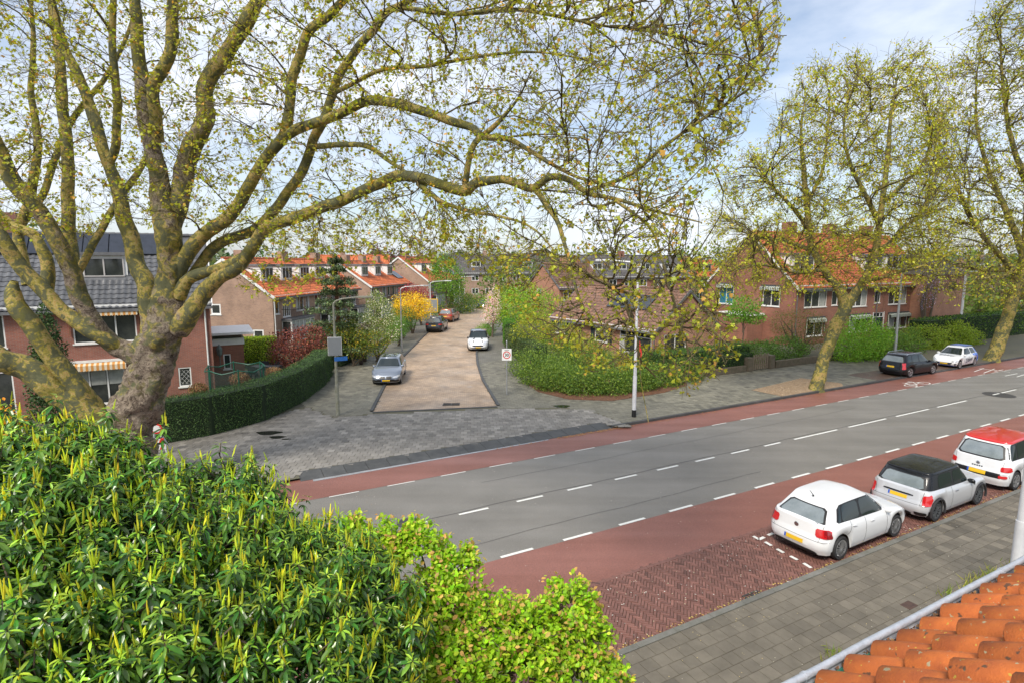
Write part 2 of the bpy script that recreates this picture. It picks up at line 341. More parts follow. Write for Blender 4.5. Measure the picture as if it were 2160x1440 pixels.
# painted lines: each dash a piece of the road
def dash(parent, s0, s1, w, wd=.1, z=.008, ang=0):
    mb = MB(); a, b = R(s0, w-wd/2, z), R(s1, w-wd/2, z); c, d = R(s1, w+wd/2, z), R(s0, w+wd/2, z)
    return mb.poly(a, b, c, d).build('lane_dash', LINE, parent, fix=False)
q0 = SW(G(1598.3, 1030.8))[0]; q1 = SW(G(2116.9, 888.6))[0]; pitch = (q1-q0)/9
for k in range(-9, 30): dash(road, q0+k*pitch, q0+k*pitch+pitch*.5, WRED1+.06, .1)
for k in range(-9, 30): dash(road, q0+.7+k*pitch, q0+.7+k*pitch+pitch*.5, WRED2-.05, .055)
for a, b in ((880, 905), (968, 1030), (1090, 1145), (1197, 1248), (1297, 1343), (1386, 1430), (1467, 1507), (1542, 1580), (1612, 1646), (1675, 1766), (1790, 1869), (1890, 1959), (1977, 2039)):
    def sl_(u):
        r_ = ray(u, 1000); # intersect with plane w=WCL on z=0: solve along v
        lo, hi = 700., 1300.
        for _ in range(40):
            md = (lo+hi)/2
            if SW(G(u, md))[1] < WCL: hi = md
            else: lo = md
        return SW(G(u, lo))[0]
    dash(road, sl_(a), sl_(b), WCL, .1)
s_ = sl_(735); dash(road, s_, s_+1.0, WCL)
for k in range(8): dash(road, sl_(2039)+3+k*4.2, sl_(2039)+3+k*4.2+2.9, WCL)
SEAM = mat('tar_seam', (.05, .048, .045), .6, (.09, .085, .08), 4)
for w_, a_, b_, wd_ in ((WCL+.16, -8, 60, .035), (WCL-1.9, 3, 18, .02), (WRED2-1.3, 8, 30, .018)):
    pts_ = [(s_, w_+.03*math.sin(s_*.9)+.02*math.sin(s_*2.7)) for s_ in np.arange(a_, b_, .8)]; mb = MB()
    for (sa, wa), (sb, wb) in zip(pts_[:-1], pts_[1:]): mb.poly(R(sa, wa-wd_/2, .0045), R(sb, wb-wd_/2, .0045), R(sb, wb+wd_/2, .0045), R(sa, wa+wd_/2, .0045))
    mb.build('tar_seam', SEAM, road, fix=False)
# hatched triangles where the cycle lane meets the crossing
for k, (u0, v0, u1, v1) in enumerate(((2055, 783, 2075, 776), (2075, 786, 2098, 777), (2098, 782, 2116, 779), (2065, 776, 2130, 784), (2120, 792, 2146, 787), (2145, 794, 2165, 788))):
    a, b = G(u0, v0, .012), G(u1, v1, .012); MB().bar(a, b, .07, .004).build('lane_dash', LINE, road)
# bicycle symbol painted on the far cycle lane
bk = MB(); c0 = G(1935, 810, .0)
def bp(a, b): return R(SW(c0)[0]+a, SW(c0)[1]+b, .0095)
for cx_ in (-.75, .75): bk.tube([bp(cx_+.42*math.cos(t), .30*math.sin(t)) for t in np.linspace(0, 2*math.pi, 15)], .035, 4)
for a, b in (((-.75, 0), (-.3, .55)), ((-.3, .55), (.5, .55)), ((.5, .55), (.75, 0)), ((-.75, 0), (0, 0)), ((0, 0), (.5, .55)), ((0, 0), (-.35, .7)), ((.5, .55), (.45, .8))): bk.tube([bp(*a), bp(*b)], .035, 4)
bk.build('bicycle_symbol', LINE, rl2)
# bicycle lane symbol flattened to paint
rl2.children[0].scale = (1, 1, .12); rl2.children[0].location.z = .0083
# parking strip with herringbone bricks
PARKB = mat('parking_brick', (.165, .075, .058), .62, (.205, .095, .075), 3, objvar=.2, bump=.25, bscale=40)
park = sheet('parking_strip', strip(WNEAR+.1, WPARK-.004), -.006, mat('parking_joint', (.095, .052, .042), .9, (.11, .07, .05), 3))
pave('paving_brick', park, [R(-2.5, WNEAR+.12), R(27, WNEAR+.12), R(27, WPARK-.03), R(-2.5, WPARK-.03)], (T[0]+N[0], T[1]+N[1]), .21, .07, .018, PARKB, gap=.008, pattern='herr', wob=.002, tint=.16)
edge = MB()
for k in range(140): edge.hexa([R(-3+k*.215, WPARK-.11, -.02), R(-2.795+k*.215, WPARK-.11, -.02), R(-2.795+k*.215, WPARK-.01, -.02), R(-3+k*.215, WPARK-.01, -.02), R(-3+k*.215, WPARK-.11, .02), R(-2.795+k*.215, WPARK-.11, .02), R(-2.795+k*.215, WPARK-.01, .02), R(-3+k*.215, WPARK-.01, .02)])
o = edge.build('edge_brick_row', PARKB, park); o['kind'] = 'stuff'
PM = LINE
def pline(a, b, wd=.09):
    a = np.array(a); b = np.array(b); return MB().bar((a[0], a[1], .028), (b[0], b[1], .028), wd, .006).build('bay_mark', PM, park)
for (u0, v0), (u1, v1) in (((1614, 1142), (1627, 1150)), ((1639, 1157), (1653, 1165)), ((1667, 1172), (1682, 1180)), ((1695, 1187), (1711, 1197)), ((1727, 1205), (1743, 1214)), ((1589, 1130), (1601, 1137)), ((1601, 1137), (1612, 1132)), ((1620, 1128), (1631, 1124)), ((1641, 1121), (1647, 1119))):
    pline(G(u0, v0, .02), G(u1, v1, .02))
# near kerb and pavement
KERB = mat('kerb_concrete', (.17, .165, .15), .8, (.12, .12, .1), 4, bump=.3, bscale=30, objvar=.12)
KERBD = mat('dark_kerb', (.045, .046, .046), .65, (.075, .076, .074), 2, bump=.3, bscale=30, objvar=.12)
ZP = .10
def kerb(name, w0, w1, s0, s1, z1, m, parent, step=1.0, z0=-.05):
    out = []
    for k in range(int((s1-s0)/step)):
        a, b = s0+k*step+.004, s0+(k+1)*step-.004
        mb = MB().hexa([R(a, w0, z0), R(b, w0, z0), R(b, w1, z0), R(a, w1, z0), R(a, w0, z1), R(b, w0, z1), R(b, w1, z1), R(a, w1, z1)]); out.append(mb.build(name, m, parent))
    return out
TILE = mat('pavement_tile', (.12, .105, .08), .72, (.165, .145, .112), 2.2, objvar=.13, bump=.35, bscale=60)
pv = sheet('pavement', strip(3.2, WNEAR-.02), ZP-.012, SAND)
kerb('kerb_stone', WNEAR-.02, WNEAR+.12, -4, 40, ZP+.01, KERB, pv)
pave('paving_tile', pv, [R(-3, 3.3), R(30, 3.3), R(30, WNEAR-.03), R(-3, WNEAR-.03)], T, .30, .30, ZP, TILE, gap=.005, wob=.0012)
# own front garden soil
sheet('front_garden', strip(-6, 3.2, -25, 40), .02, EARTH)
# drain grating in the parking strip, service cover in the pavement
IRON = mat('cast_iron', (.03, .028, .026), .55, (.05, .045, .04), 20)
def grate(u, v, name, label, w, d, z, ang, par):
    c = G(u, v, z); e = MB(); rt = Matrix.Translation((c[0], c[1], z)) @ Matrix.Rotation(ang, 4, 'Z')
    def B(x0, x1, y0, y1, z0, z1): e.hexa([rt @ Vector(q) for q in ((x0, y0, z0), (x1, y0, z0), (x1, y1, z0), (x0, y1, z0), (x0, y0, z1), (x1, y0, z1), (x1, y1, z1), (x0, y1, z1))])
    B(-w/2, w/2, -d/2, -d/2+.04, -.02, .014); B(-w/2, w/2, d/2-.04, d/2, -.02, .014); B(-w/2, -w/2+.04, -d/2+.04, d/2-.04, -.02, .014); B(w/2-.04, w/2, -d/2+.04, d/2-.04, -.02, .014); B(-.02, .02, -d/2+.04, d/2-.04, -.02, .013)
    for k in range(5): y = -d/2+.075+k*(d-.12)/5; B(-w/2+.04, w/2-.04, y, y+.03, -.02, .012)
    o = e.build(name, IRON); tag(o, label, 'drain'); return o
grate(1597, 1260, 'drain_grating', 'black slotted iron drain grating in the red brick parking strip', .5, .42, .02, math.pi/2-RA, park)
c = G(1917, 1275, ZP); rt = Matrix.Translation((c[0], c[1], ZP)) @ Matrix.Rotation(math.pi/2-RA, 4, 'Z')
e = MB().hexa([rt @ Vector(q) for q in ((-.17, -.11, -.02), (.17, -.11, -.02), (.17, .11, -.02), (-.17, .11, -.02), (-.16, -.1, .012), (.16, -.1, .012), (.16, .1, .012), (-.16, .1, .012))])
tag(e.build('service_cover', mat('rusty_iron', (.09, .05, .035), .7, (.05, .03, .025), 20), bevel=.01), 'small rusty square service cover set in grey pavement tiles', 'cover')
c = G(862, 1102, .0); e = MB().lathe([(0, .004), (.26, .004), (.27, .012), (.33, .012), (.34, 0)], 24, (c[0], c[1], 0)); tag(e.build('manhole_cover', IRON), 'round iron manhole cover in the grey asphalt road', 'cover')
c = G(2107, 832, .0); e = MB().lathe([(0, .004), (.5, .004), (.52, .01), (.75, .01), (.77, 0)], 24, (c[0], c[1], 0)); tag(e.build('manhole_cover', IRON), 'dark round manhole patch on asphalt beside the centre line far along', 'cover')
# ---- junction plateau, far pavements, side street (all laid from ground points)
STA = np.array([math.sin(math.radians(-4)), math.cos(math.radians(-4))])    # side street direction near the junction
STX = np.array([STA[1], -STA[0]])
LK = [G(787, 869, .05), G(813, 816, .05), G(848, 758, .05), G(878, 728, .05), G(902, 704, .05), G(960, 665, .05), G(1010, 650, .05), G(1060, 640, .05)]
RK = [G(1048, 857, .05), G(1016, 803, .05), G(1005, 768, .05), G(1003, 746, .05), (-3.3, 64, .05), (-2.6, 80, .05), (.8, 96, .05), (8, 112, .05)]
def fp(*uv): return [G(u, v, ZP) for u, v in uv]
mb = MB()
for w0, w1, s0, s1 in ((WFAR+.1, 34, -60, 2.5), (WFAR+.72, 34, 2.5, 16.1), (WFAR+.1, 34, 16.1, 140)): mb.poly(R(s0, w0, ZP-.014), R(s1, w0, ZP-.014), R(s1, w1, ZP-.014), R(s0, w1, ZP-.014))
farpave = mb.build('far_pavement', SAND, fix=False); farpave['kind'] = 'structure'
blockL = [R(-22, WFAR+.12), R(5.9, WFAR+.12), LK[0]+np.array([10.3, 0, 0])]
PLATB = mat('plateau_block', (.18, .166, .145), .66, (.25, .233, .208), .9, objvar=.14, bump=.3, bscale=50)
plate_poly = [R(-7, WFAR+.6), R(18.5, WFAR+.6), G(1290, 905, ZP), G(1170, 862, ZP), G(1048, 861, ZP), G(787, 872, ZP), G(700, 878, ZP), G(560, 893, ZP), G(450, 920, ZP), G(330, 948, ZP)]
pave('paving_block', farpave, [R(-12, WFAR+.14), R(2.5, WFAR+.14), R(2.5, WFAR+.75), R(16.1, WFAR+.75), R(16.1, WFAR+.14), G(1340, 900, ZP), G(1240, 862, ZP), G(1050, 861, ZP), G(787, 873, ZP), G(700, 880, ZP), G(650, 858, ZP), G(560, 880, ZP), G(450, 906, ZP), G(330, 928, ZP), G(200, 950, ZP), R(-12, 25)], STX, .30, .30, ZP, PLATB, gap=.009)
FTILE = mat('far_pavement_tile', (.135, .127, .098), .68, (.19, .178, .135), .6, objvar=.13, bump=.3, bscale=50)
pave('paving_tile', farpave, [R(16.2, WFAR+.14), R(44, WFAR+.14), R(44, 26.5), R(20, 26.2), G(1290, 828, ZP), G(1130, 830, ZP), G(1170, 858, ZP), G(1240, 863, ZP), G(1340, 900, ZP)], T, .30, .30, ZP, FTILE, gap=.008, indiv=150)
# pavements along the side street
pave('paving_tile', farpave, [G(787, 871, ZP), LK[1]+np.array([-.1, 0, 0]), LK[2]+np.array([-.1, 0, 0]), (-12.6, 44), (-12.6, 36), (-12, 33), G(630, 850, ZP), G(700, 879, ZP)], STX, .30, .30, ZP, FTILE, gap=.008, indiv=60)
pave('paving_tile', farpave, [G(1050, 859, ZP), RK[1]+np.array([.15, 0, 0]), RK[2]+np.array([.15, 0, 0]), (.2, 45), (1.4, 38), (3.2, 33.5), G(1165, 858, ZP)], STX, .30, .30, ZP, FTILE, gap=.008, indiv=60)
STB = brickmat('street_brick', (.45, .32, .21), (.31, .22, .145), (.2, .155, .11), .24, .11, math.radians(-4), .1, uv=False, rough=.62, patch=.42, pscale=.5, stain=(.44, .39, .35), bump=.25, wet=.2)
PVS = brickmat('side_pavement', (.15, .14, .12), (.125, .12, .10), (.09, .085, .05), .3, .3, math.radians(-4), .05, uv=False, rough=.7, patch=.25, stain=(.10, .105, .06), bump=.2)
for nm, L_, R_ in (('street_pavement', [(q[0]-4.2, q[1]) for q in LK], [(q[0]-.16, q[1]) for q in LK]), ('street_pavement', [(q[0]+.16, q[1]) for q in RK], [(q[0]+3.4, q[1]) for q in RK])):
    mb = MB()
    for k in range(1, len(L_)-1): mb.poly((*L_[k], ZP-.009), (*R_[k], ZP-.009), (*R_[k+1], ZP-.009), (*L_[k+1], ZP-.009))
    o = mb.build(nm, PVS, fix=False); o['kind'] = 'structure'
    if o.data.polygons[0].normal.z < 0: o.data.flip_normals()
mb = MB(); st_z = .095
for k in range(len(LK)-1): mb.poly((*LK[k][:2], st_z), (*RK[k][:2], st_z), (*RK[k+1][:2], st_z), (*LK[k+1][:2], st_z))
street = mb.build('side_street', STB, fix=False); street['kind'] = 'structure'
# side street kerbs, a stone at a time where they are near, and the threshold row
def kerbline(pts, sgn, n_, parent, m, wd=.16, zt=.165, step=.9):
    L0 = []
    for a, b in zip(pts[:-1], pts[1:]):
        a = np.array(a[:2]); b = np.array(b[:2]); d = np.linalg.norm(b-a); k = max(1, int(d/step))
        L0 += [(a+(b-a)*i/k, a+(b-a)*(i+1)/k) for i in range(k)]
    for a, b in L0[:n_]:
        d = (b-a)/np.linalg.norm(b-a); x = np.array([d[1], -d[0]])*sgn*wd; a = a+d*.004; b = b-d*.004
        MB().hexa([(*a, 0), (*b, 0), (*(b+x), 0), (*(a+x), 0), (*a, zt), (*b, zt), (*(b+x), zt), (*(a+x), zt)]).build('kerb_stone', m, parent)
kerbline(LK, -1, 70, street, KERBD); kerbline(RK, 1, 70, street, KERBD)
kerbline([LK[0]-np.array([.0, .12, 0]), RK[0]-np.array([0, .12, 0])], 1, 20, street, KERBD, .14, .118, .6)
grate(952, 852, 'drain_grating', 'rectangular drain grating in the brown brick side street by the threshold', .9, .5, .1, .02, street)
# far kerb of the main road: plain kerb, with sloped dark ramp blocks across the side street
kerb('kerb_stone', WFAR, WFAR+.14, -22, 2.5, ZP+.02, KERBD, farpave)
kerb('kerb_stone', WFAR, WFAR+.14, 16.1, 40.1, ZP+.02, KERBD, farpave); kerb('kerb_stone', WFAR, WFAR+.14, 52.1, 80, ZP+.02, KERBD, farpave); kerb('kerb_stone', WFAR, WFAR+.14, 40.1, 52.1, ZP-.008, KERBD, farpave)
sheet('parking_bay', [R(37.5, WFAR+.15), R(51.5, WFAR+.15), R(51.5, WFAR+2.2), R(37.5, WFAR+2.2)], ZP+.004, brickmat('bay_brick', (.13, .075, .05), (.10, .055, .04), (.06, .045, .03), .21, .07, RA-math.pi/2+.78, .12, uv=False, rough=.55, patch=.3, stain=(.15, .13, .09)))
k = 0; s0 = 2.5
while s0 < 15.6:
    a, b = s0+.006, s0+.79
    MB().hexa([R(a, WFAR-.02, -.02), R(b, WFAR-.02, -.02), R(b, WFAR+.74, -.02), R(a, WFAR+.74, -.02), R(a, WFAR-.02, .012), R(b, WFAR-.02, .012), R(b, WFAR+.74, ZP+.008), R(a, WFAR+.74, ZP+.008)]).build('ramp_block', KERBD, farpave); s0 += .8
sheet('gutter_strip', [R(2.9, WFAR-.22), R(12.6, WFAR-.12), R(12.6, WFAR-.03), R(2.9, WFAR-.03)], .009, mat('wet_gutter', (.30, .30, .31), .18, (.2, .2, .2), 3), road)
# gravel round the plane tree, planting bed earth with red bark, puddles
GRAV = mat('gravel', (.36, .25, .15), .95, (.24, .17, .11), 14, bump=.8, bscale=45)
tb = [R(SW(q)[0], max(SW(q)[1], WFAR+.17), ZP) for q in (G(1585, 822, ZP), G(1690, 797, ZP), G(1775, 808, ZP), G(1800, 818, ZP), G(1670, 840, ZP))]
sheet('gravel_bed', tb, ZP+.012, GRAV)
gv = []; 
tp = np.array([q[:2] for q in tb]); P = RNG.uniform(tp.min(0), tp.max(0), (5000, 2)); P = P[inpoly(P, tp)][:2600]
def scatter_chips(name, P, z, size, m, cols, flat=.35):
    n = len(P); a = RNG.uniform(0, 6.28, n); sz = size*RNG.uniform(.5, 1.4, n); V = np.zeros((n, 4, 3))
    for i, (x, y) in enumerate(((-1, -.4), (.2, -.6), (1, .3), (-.1, .7))):
        V[:, i, 0] = P[:, 0]+sz*(x*np.cos(a)-y*np.sin(a)); V[:, i, 1] = P[:, 1]+sz*(x*np.sin(a)+y*np.cos(a)); V[:, i, 2] = z+RNG.uniform(0, 1, n)*size*flat
    c = np.array(cols)[RNG.integers(0, len(cols), n)]; c = np.repeat(c[:, None], 4, 1)
    return put(mesh_np(name, V.reshape(-1, 3), quads=np.arange(n*4).reshape(-1, 4), col=c.reshape(-1, 3)), name, None, m)
CHIP = leafmat('loose_chips', 0, .9)
tag(scatter_chips('gravel_stones', P, ZP+.014, .022, CHIP, [(.42, .3, .18), (.3, .22, .14), (.5, .4, .28)], 1.2), 'loose tan gravel stones round the plane tree', 'gravel', kind='stuff')
bed = [G(1115, 812, ZP), G(1135, 826, ZP), G(1200, 842, ZP), G(1290, 845, ZP), G(1400, 828, ZP), G(1450, 812, ZP), (13, 44, 0), (5, 46, 0)]
sheet('planting_bed', bed, ZP+.012, mat('bark_mulch', (.16, .07, .035), .95, (.10, .05, .03), 9, bump=.6, bscale=30))
WATER = mat('puddle_water', (.02, .02, .018), .03, spec=.6)
for u, v, a, b in ((567, 912, .55, .3), (585, 921, .35, .2), (1185, 856, .42, .32), (603, 925, .2, .08)):
    c = G(u, v, ZP+.006); mb = MB(); mb.poly(*[(c[0]+a*math.cos(t)*(1+.2*math.sin(3*t)), c[1]+b*math.sin(t), ZP+.006) for t in np.linspace(0, 6.28, 20)[:-1]]); o = mb.build('puddle', WATER, fix=False); o['kind'] = 'structure'
# petals and leaf litter blown over the road
def band(s0, s1, w0, w1, n): 
    s = RNG.uniform(s0, s1, n); w = RNG.uniform(w0, w1, n); return s[:, None]*T+w[:, None]*N
P = np.concatenate([band(-3, 24, WNEAR+.1, WPARK, 700), band(-3, 26, 4, WNEAR, 700), band(-3, 26, WPARK, 20, 700)])
zz = scatter_chips('fallen_petals', P[:700], .03, .016, CHIP, [(.75, .7, .62), (.6, .5, .35), (.7, .66, .6)]); tag(zz, 'pale petals blown over the parking strip bricks', 'petals', kind='stuff')
zz = scatter_chips('fallen_petals', P[700:1400], ZP+.008, .013, CHIP, [(.6, .55, .45), (.5, .4, .2)]); tag(zz, 'pale petals scattered on the near grey pavement', 'petals', kind='stuff')
zz = scatter_chips('fallen_petals', P[1400:], .008, .016, CHIP, [(.6, .55, .48), (.35, .25, .15)]); tag(zz, 'pale specks of blossom scattered on the asphalt road', 'petals', kind='stuff')
Pk = np.concatenate([band(-3, 24, WNEAR+.11, WNEAR+.3, 900)]); zz = scatter_chips('leaf_litter', Pk, .028, .022, CHIP, [(.5, .33, .1), (.4, .22, .07), (.55, .42, .12)], .6); tag(zz, 'brown and yellow leaf litter along the near kerb', 'leaf litter', kind='stuff')
Pk = np.concatenate([band(10, 34, WFAR-.35, WFAR-.02, 260), band(13, 17, WFAR-.25, WFAR-.02, 300)]); zz = scatter_chips('leaf_litter', Pk, .012, .03, CHIP, [(.4, .18, .06), (.3, .14, .06), (.5, .3, .12)], .6); tag(zz, 'brown leaf litter lying in the far gutter', 'leaf litter', kind='stuff')
bp_ = np.array([q[:2] for q in bed]); P = RNG.uniform(bp_.min(0), bp_.max(0), (3000, 2)); P = P[inpoly(P, bp_*.5+.5*bp_)]; zz = scatter_chips('bark_chips', P, ZP+.016, .05, CHIP, [(.22, .09, .04), (.15, .07, .04), (.3, .14, .06)], .8); tag(zz, 'reddish bark chips under the corner shrubs', 'bark chips', kind='stuff')
# ---------------------------------------------------------------- buildings
BRICK_RED = brickmat('red_brown_brick', (.30, .098, .062), (.235, .072, .05), (.24, .18, .15), .22, .063, ms=.15, stain=(.2, .1, .08))
BRICK_TAN = brickmat('tan_brick', (.36, .205, .13), (.27, .15, .10), (.36, .30, .25), .22, .063, ms=.16, stain=(.2, .15, .12))
BRICK_BRN = brickmat('brown_brick', (.31, .115, .068), (.24, .085, .055), (.22, .16, .13), .22, .063, ms=.13, stain=(.22, .11, .08))
BRICK_ORG = brickmat('orange_brick', (.42, .18, .095), (.33, .135, .08), (.32, .25, .2), .22, .063, ms=.15)
T_DARK = mat('dark_roof_tile', (.075, .078, .085), .42, (.115, .118, .125), 3, objvar=.15)
T_ORANGE = mat('orange_roof_tile', (.47, .13, .04), .7, (.35, .09, .035), 1.6, objvar=.2)
T_OLD = mat('old_roof_tile', (.25, .125, .08), .8, (.12, .082, .065), 5, objvar=.3)
T_NEAR = mat('lichen_roof_tile', (.55, .15, .03), .75, (.38, .095, .025), 9, objvar=.22, bump=.2, bscale=120, detail=9)
T_FARD = mat('far_dark_tile', (.08, .075, .075), .7, (.12, .11, .105), 1.5, objvar=.15)
SOLAR = mat('solar_cell', (.02, .025, .035), .15, (.03, .035, .05), 3, spec=.7); ZINC = mat('zinc', (.42, .45, .50), .45, (.52, .55, .6), 14, metal=.3, bump=.3, bscale=60)
LEADM = mat('lead_grey', (.16, .165, .17), .6, (.11, .11, .12), 4)
def stripes(name, c1, c2, period):
    m = bpy.data.materials.new(name); n, l = nodes(m); b = n['Principled BSDF']; b.inputs['Roughness'].default_value = .85
    uv = n.new('ShaderNodeUVMap'); sx = n.new('ShaderNodeSeparateXYZ'); l(uv.outputs['UV'], sx.inputs['Vector'])
    w = n.new('ShaderNodeMath'); w.operation = 'MULTIPLY'; w.inputs[1].default_value = 1/period; l(sx.outputs['X'], w.inputs[0])
    fr = n.new('ShaderNodeMath'); fr.operation = 'FRACT'; l(w.outputs[0], fr.inputs[0]); gt = n.new('ShaderNodeMath'); gt.operation = 'GREATER_THAN'; gt.inputs[1].default_value = .5; l(fr.outputs[0], gt.inputs[0])
    mx_ = n.new('ShaderNodeMixRGB'); mx_.inputs['Color1'].default_value = (*c1, 1); mx_.inputs['Color2'].default_value = (*c2, 1); l(gt.outputs[0], mx_.inputs['Fac']); l(mx_.outputs['Color'], b.inputs['Base Color']); return m
AW_OR = stripes('orange_awning', (.55, .25, .06), (.62, .55, .42), .22); AW_GR = stripes('green_awning', (.02, .06, .04), (.6, .62, .55), .18)
def wall(F, L, z0, z1, holes, m, parent, s0=0, reveal=.1, name='wall', gable=None):
    xs = sorted({s0, L, *[h[0] for h in holes], *[h[1] for h in holes]}); zs = sorted({z0, z1, *[h[2] for h in holes], *[h[3] for h in holes]}); mb = MB()
    for a, b in zip(xs[:-1], xs[1:]):
        for c, d in zip(zs[:-1], zs[1:]):
            if b-a < 1e-6 or d-c < 1e-6 or a < s0-1e-6 or b > L+1e-6 or d > z1+1e-6: continue
            if any(h[0]-1e-6 <= a and b <= h[1]+1e-6 and h[2]-1e-6 <= c and d <= h[3]+1e-6 for h in holes): continue
            mb.poly(F.p(a, c), F.p(b, c), F.p(b, d), F.p(a, d))
    for a, b, c, d in [h[:4] for h in holes]:
        mb.poly(F.p(a, c), F.p(b, c), F.p(b, c, -reveal), F.p(a, c, -reveal)); mb.poly(F.p(a, d), F.p(a, d, -reveal), F.p(b, d, -reveal), F.p(b, d))
        mb.poly(F.p(a, c), F.p(a, c, -reveal), F.p(a, d, -reveal), F.p(a, d)); mb.poly(F.p(b, c), F.p(b, d), F.p(b, d, -reveal), F.p(b, c, -reveal))
    if gable: mb.poly(F.p(s0, z1), F.p(L, z1), F.p(gable[0], gable[1]))
    return mb.build(name, m, parent, uvdir=F.d, fix=False)
def window(F, r, parent, cols=2, rows=1, fm=WHITE, fw=.06, inset=.07, sub=False, sill=True, cur=None, name='window', transom=None, glass=None):
    s0, s1, z0, z1 = r[:4]; mb = MB(); a, b = -inset, -inset+.055
    mb.fbox(F, s0, s1, z0, z0+fw, a, b); mb.fbox(F, s0, s1, z1-fw, z1, a, b); mb.fbox(F, s0, s0+fw, z0+fw, z1-fw, a, b); mb.fbox(F, s1-fw, s1, z0+fw, z1-fw, a, b)
    for k in range(1, cols): x = s0+(s1-s0)*k/cols; mb.fbox(F, x-fw*.55, x+fw*.55, z0+fw, z1-fw, a, b-.008)
    hs = [z0+(z1-z0)*k/rows for k in range(1, rows)]+([z1-(z1-z0)*transom] if transom else [])
    for z in hs: mb.fbox(F, s0+fw, s1-fw, z-fw*.4, z+fw*.4, a, b-.014)
    fr = mb.build('window_frame' if sub else name, fm, parent); p2 = parent if sub else fr
    pn = MB(); x0 = s0
    ed = [s0+fw*.5]+[s0+(s1-s0)*k/cols for k in range(1, cols)]+[s1-fw*.5]
    for x0, x1 in zip(ed[:-1], ed[1:]):
        MB().poly(F.p(x0, z0+.02, a+.012), F.p(x1, z0+.02, a+.012), F.p(x1, z1-.02, a+.012), F.p(x0, z1-.02, a+.012)).build('pane', glass or GLASS, p2, fix=False)
    if cur:
        for x0, x1, za, zb in cur:
            x0, x1 = s0+(s1-s0)*x0, s0+(s1-s0)*x1; za, zb = z0+(z1-z0)*za, z0+(z1-z0)*zb
            MB().poly(F.p(x0, za, a+.018), F.p(x1, za, a+.018), F.p(x1, zb, a+.018), F.p(x0, zb, a+.018)).build('curtain', CURTAIN, p2, fix=False)
    if sill: MB().fbox(F, s0-.06, s1+.06, z0-.07, z0-.003, -.02, .06).build('sill', fm if sill is True else sill, p2)
    return fr
def tiles(O, A, B, la, lb, m, parent, pitch=.25, course=.33, indiv=0, name='roof_tile', skip=None, h=.05, seg=5, base=None, jit=.004):
    O = np.array(O, float); A = np.array(A, float); B = np.array(B, float); A /= np.linalg.norm(A); B /= np.linalg.norm(B); Nn = np.cross(A, B)
    if Nn[2] < 0: Nn = -Nn
    na, nb = max(1, int(la/pitch)), max(1, int(lb/course)); pitch = la/na; course = lb/nb
    t = np.linspace(0, 1, seg+1); prof = h*(.5+.5*np.cos((t-.75)*2*np.pi))**1.3
    V = []; 
    for k, b in enumerate((0, course*1.1)):
        for x, p in zip(t, prof): V.append((x*pitch*1.02, b, p+(.038 if k == 0 else .004)))
    for x, p in zip(t, prof): V.append((x*pitch*1.02, .002, p+.012))
    V = np.array(V); Q = [(i, i+1, seg+2+i, seg+1+i) for i in range(seg)]+[(2*seg+2+i, 2*seg+3+i, i+1, i) for i in range(seg)]; Q = np.array(Q)
    ii, jj = np.meshgrid(np.arange(na), np.arange(nb), indexing='ij'); IJ = np.stack([ii.ravel(), jj.ravel()], 1)
    if skip is not None: IJ = np.array([q for q in IJ if not skip((q[0]+.5)*pitch, (q[1]+.5)*course)])
    Pos = O+IJ[:, :1]*pitch*A+IJ[:, 1:]*course*B; vis = in_view(Pos, 20); dist = np.linalg.norm(Pos-np.array([0, 0, CAMH]), axis=1)+np.where(vis, 0, 1e4); od = np.argsort(dist); ind, rest = od[:indiv], od[indiv:]
    if len(rest):
        nr = len(rest); X = Pos[rest][:, None]+V[None, :, :1]*A+V[None, :, 1:2]*B+V[None, :, 2:]*Nn+RNG.normal(0, jit, (nr, 1, 1))*Nn
        g = 1+RNG.normal(0, .16, (nr, 1, 1))*np.ones((1, len(V), 3)); k = 1
        me = mesh_np(name+'s', X.reshape(-1, 3), quads=(Q[None]+len(V)*np.arange(nr)[:, None, None]).reshape(-1, 4), col=g.reshape(-1, 3)); o = put(me, name+'_field', parent, m); o['kind'] = 'stuff'
        me.set_sharp_from_angle(angle=math.radians(50)); me.polygons.foreach_set('use_smooth', np.ones(len(me.polygons), bool))
    if len(ind):
        me = mesh_np(name, V, quads=Q, col=np.ones((len(V), 3)), smooth=True); me.set_sharp_from_angle(angle=math.radians(50))
        R3 = Matrix((A, B, Nn)).transposed().to_4x4()
        for k in ind: put(me, name, parent, m, mw=Matrix.Translation(Pos[k]+Nn*random.gauss(0, jit)) @ R3 @ Matrix.Rotation(random.gauss(0, jit*2.5), 4, 'Z'))
def slope(F, L, z, back, rise, s0, oh, ov):
    "eave-left corner, eave vector, up-slope vector and length of a roof slope over facade F"
    v = np.array([-F.n[0]*back, -F.n[1]*back, rise]); ln = np.linalg.norm(v); v /= ln; O = np.array(F.p(s0-ov, z, 0))-v*oh
    return O, np.array([F.d[0], F.d[1], 0]), v, L-s0+2*ov, ln+oh
def roof_slab(mb, O, A, B, la, lb, th=.12, up=-.02):
    Nn = np.cross(A, B); Nn = Nn if Nn[2] > 0 else -Nn; c = [O, O+A*la, O+A*la+B*lb, O+B*lb]
    mb.hexa([q+Nn*(up-th) for q in c]+[q+Nn*up for q in c])
